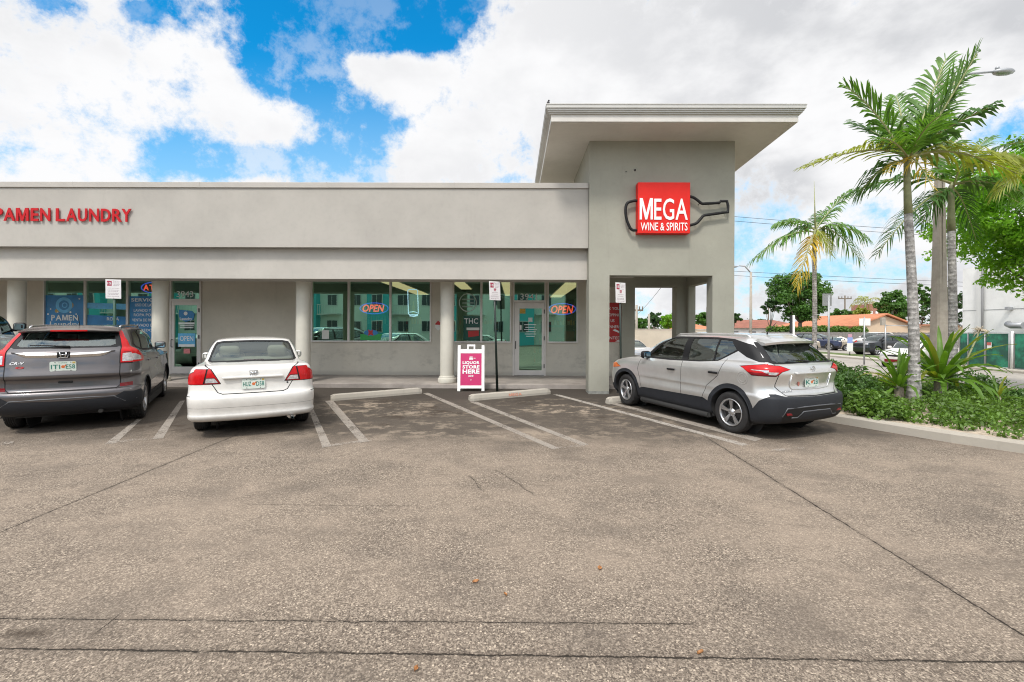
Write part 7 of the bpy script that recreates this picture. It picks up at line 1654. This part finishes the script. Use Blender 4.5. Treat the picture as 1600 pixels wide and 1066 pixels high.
mb = MB(); mb.box(-.11, .11, -.026, -.022, .17, .32); mb.build('red_band', mat('red_band', (.5, .12, .1), .6), o)
# low tan wall behind the shops
t = struct_wall = thing('boundary_wall', 'low tan rendered wall seen through the tower opening', 'wall', (2, 34, -.2)); mb = MB(); mb.box(0, 13.6, 0, .2, 0, PZ(513, 34) + .2 - .06); mb.build('wall', stucco('tan_stucco', (.50, .45, .37), .12), t); mb = MB(); mb.box(0, 13.6, -.03, .23, PZ(513, 34) + .14, PZ(513, 34) + .2); mb.build('cap', M_CONC, t)
# ================================================================== MORE VEHICLES
P_NAVY = paint('navy_paint', (.018, .028, .075), .3, .3); P_CREAM = paint('champagne_paint', (.42, .36, .28), .4, .35); P_BLK = paint('black_paint', (.018, .022, .026), .3, .3); P_SLV2 = paint('pale_silver_paint', (.45, .45, .45), .5, .3)
def far_car(S, p, label, X, Y, head, z=ZS, zs=1.0, step=.10, group='cars across the street', name='parked_car', ws=1.0, tilt=False):
    S2 = dict(S); S2['paint'] = p; S2['extra'] = []
    if S2.get('mirmat') is not M_BLACK: S2['mirmat'] = p
    S2['handmat'] = M_BLACK
    o = build_car(S2, name, label, 'car', (X, Y), head, detail=False, group=group, zoff=z, step=step)
    if zs != 1.0 or ws != 1.0: o.matrix_world = o.matrix_world @ Matrix.Diagonal((1, ws, zs, 1))
    return o
truck = dict(suv); truck['mirmat'] = M_BLACK; truck['mirror'] = (3.02, 1.27); truck['regions'] = [q for q in suv['regions'] if not (q[0] == 'blk' and q[1] == 'side')]
far_car(truck, P_WHITE, 'white pickup cut by the left edge with a black door mirror', -10.62, 8.1, 30.5, z=.16, zs=1.24, ws=1.06, step=.06, group='cars parked at the shopping centre')
far_car(suv, P_NAVY, 'navy crossover facing right in the far car park', PX(1258, 48), 48.4, -140); far_car(sedan, P_CREAM, 'champagne sedan with its tail to the right in the far car park', PX(1322, 46), 46, 58)
far_car(suv, P_WHITE, 'white van parked behind the black crossover across the street', PX(1380, 47), 47, 110, zs=1.10); far_car(suv, P_BLK, 'black crossover facing left across the street behind the white sedan', PX(1398, 38.4), 38.4, 101)
far_car(suv, P_NAVY, 'dark blue crossover just right of the black one across the street', PX(1440, 42), 42, 98); far_car(sedan, P_WHITE, 'white sedan on the far side of the street behind the tallest palm trunk', PX(1440, 26.5), 26.5, 122)
far_car(cross, P_SLV2, 'silver car seen through the tower opening', 7.5, 17.2, 96, z=zbed(6, 17), group='cars behind the tower'); far_car(sedan, P_WHITE, 'white sedan at the left of the tower opening', 5.6, 22.5, 12, z=zbed(5.6, 22), group='cars behind the tower')
# behind the viewer, mirrored in the shop windows
far_car(sedan, P_SLV2, 'silver sedan parked behind the viewer, seen only mirrored in the shop windows', -9.0, -5.6, 80, z=zlot(-2), group='cars mirrored in the windows'); far_car(cross, P_CREAM, 'champagne crossover parked behind the viewer, mirrored in the shop windows', -15.5, -6.5, 84, z=zlot(-2), group='cars mirrored in the windows'); far_car(sedan, P_WHITE, 'white sedan parked behind the viewer, mirrored beside the sandwich board', -1.5, -6.2, 88, z=zlot(-2), group='cars mirrored in the windows')
# two storey apartments across the car park
M_TEAL = mat('teal_render', (.08, .48, .52), .8, var=.06, vs=.5); M_APT = mat('pale_render', (.78, .82, .74), .8, var=.05, vs=.5)
t = thing('apartments', 'long white and teal two storey apartments facing the shops across the car park', 'building', (-20, -27, -.1)); W0, W1_ = -42, 42
mb = MB(); mb.box(W0, W1_, -8, 0, 0, 7.4); mb.build('wall', M_APT, t)
x = W0; k = 0
while x < W1_ - 6:
    if k % 3 == 1: mb = MB(); mb.box(x, x + 2.6, 0, 1.0, 0, 7.3); mb.build('teal_bay', M_TEAL, t)
    for z0 in (1.5, 4.6):
        yq = 1.0 if k % 3 == 1 else 0.0
        mb = MB(); mb.box(x + .6, x + 1.9, yq, yq + .08, z0, z0 + 1.35); f = mb.build('window', M_WHITEW, t)
        for q in (0, 1): mb = MB(); mb.box(x + .68 + q * .6, x + 1.22 + q * .6, yq + .081, yq + .1, z0 + .08, z0 + 1.27); mb.build('pane', M_WIN, f)
    if k % 3 == 2:
        mb = MB(); mb.box(x, x + 2.4, 0, 1.3, 3.5, 3.62)
        for q in range(13): mb.box(x + .02 + q * .19, x + .05 + q * .19, 1.24, 1.28, 3.62, 4.6)
        mb.box(x, x + 2.4, 1.22, 1.3, 4.6, 4.66); mb.build('balcony', M_WHITEW, t)
    x += 2.8; k += 1
mb = MB(); mb.box(W0 - .4, W1_ + .4, -8.4, .7, 7.4, 7.65); mb.build('roof', M_TEAL, t)
print("scene done")
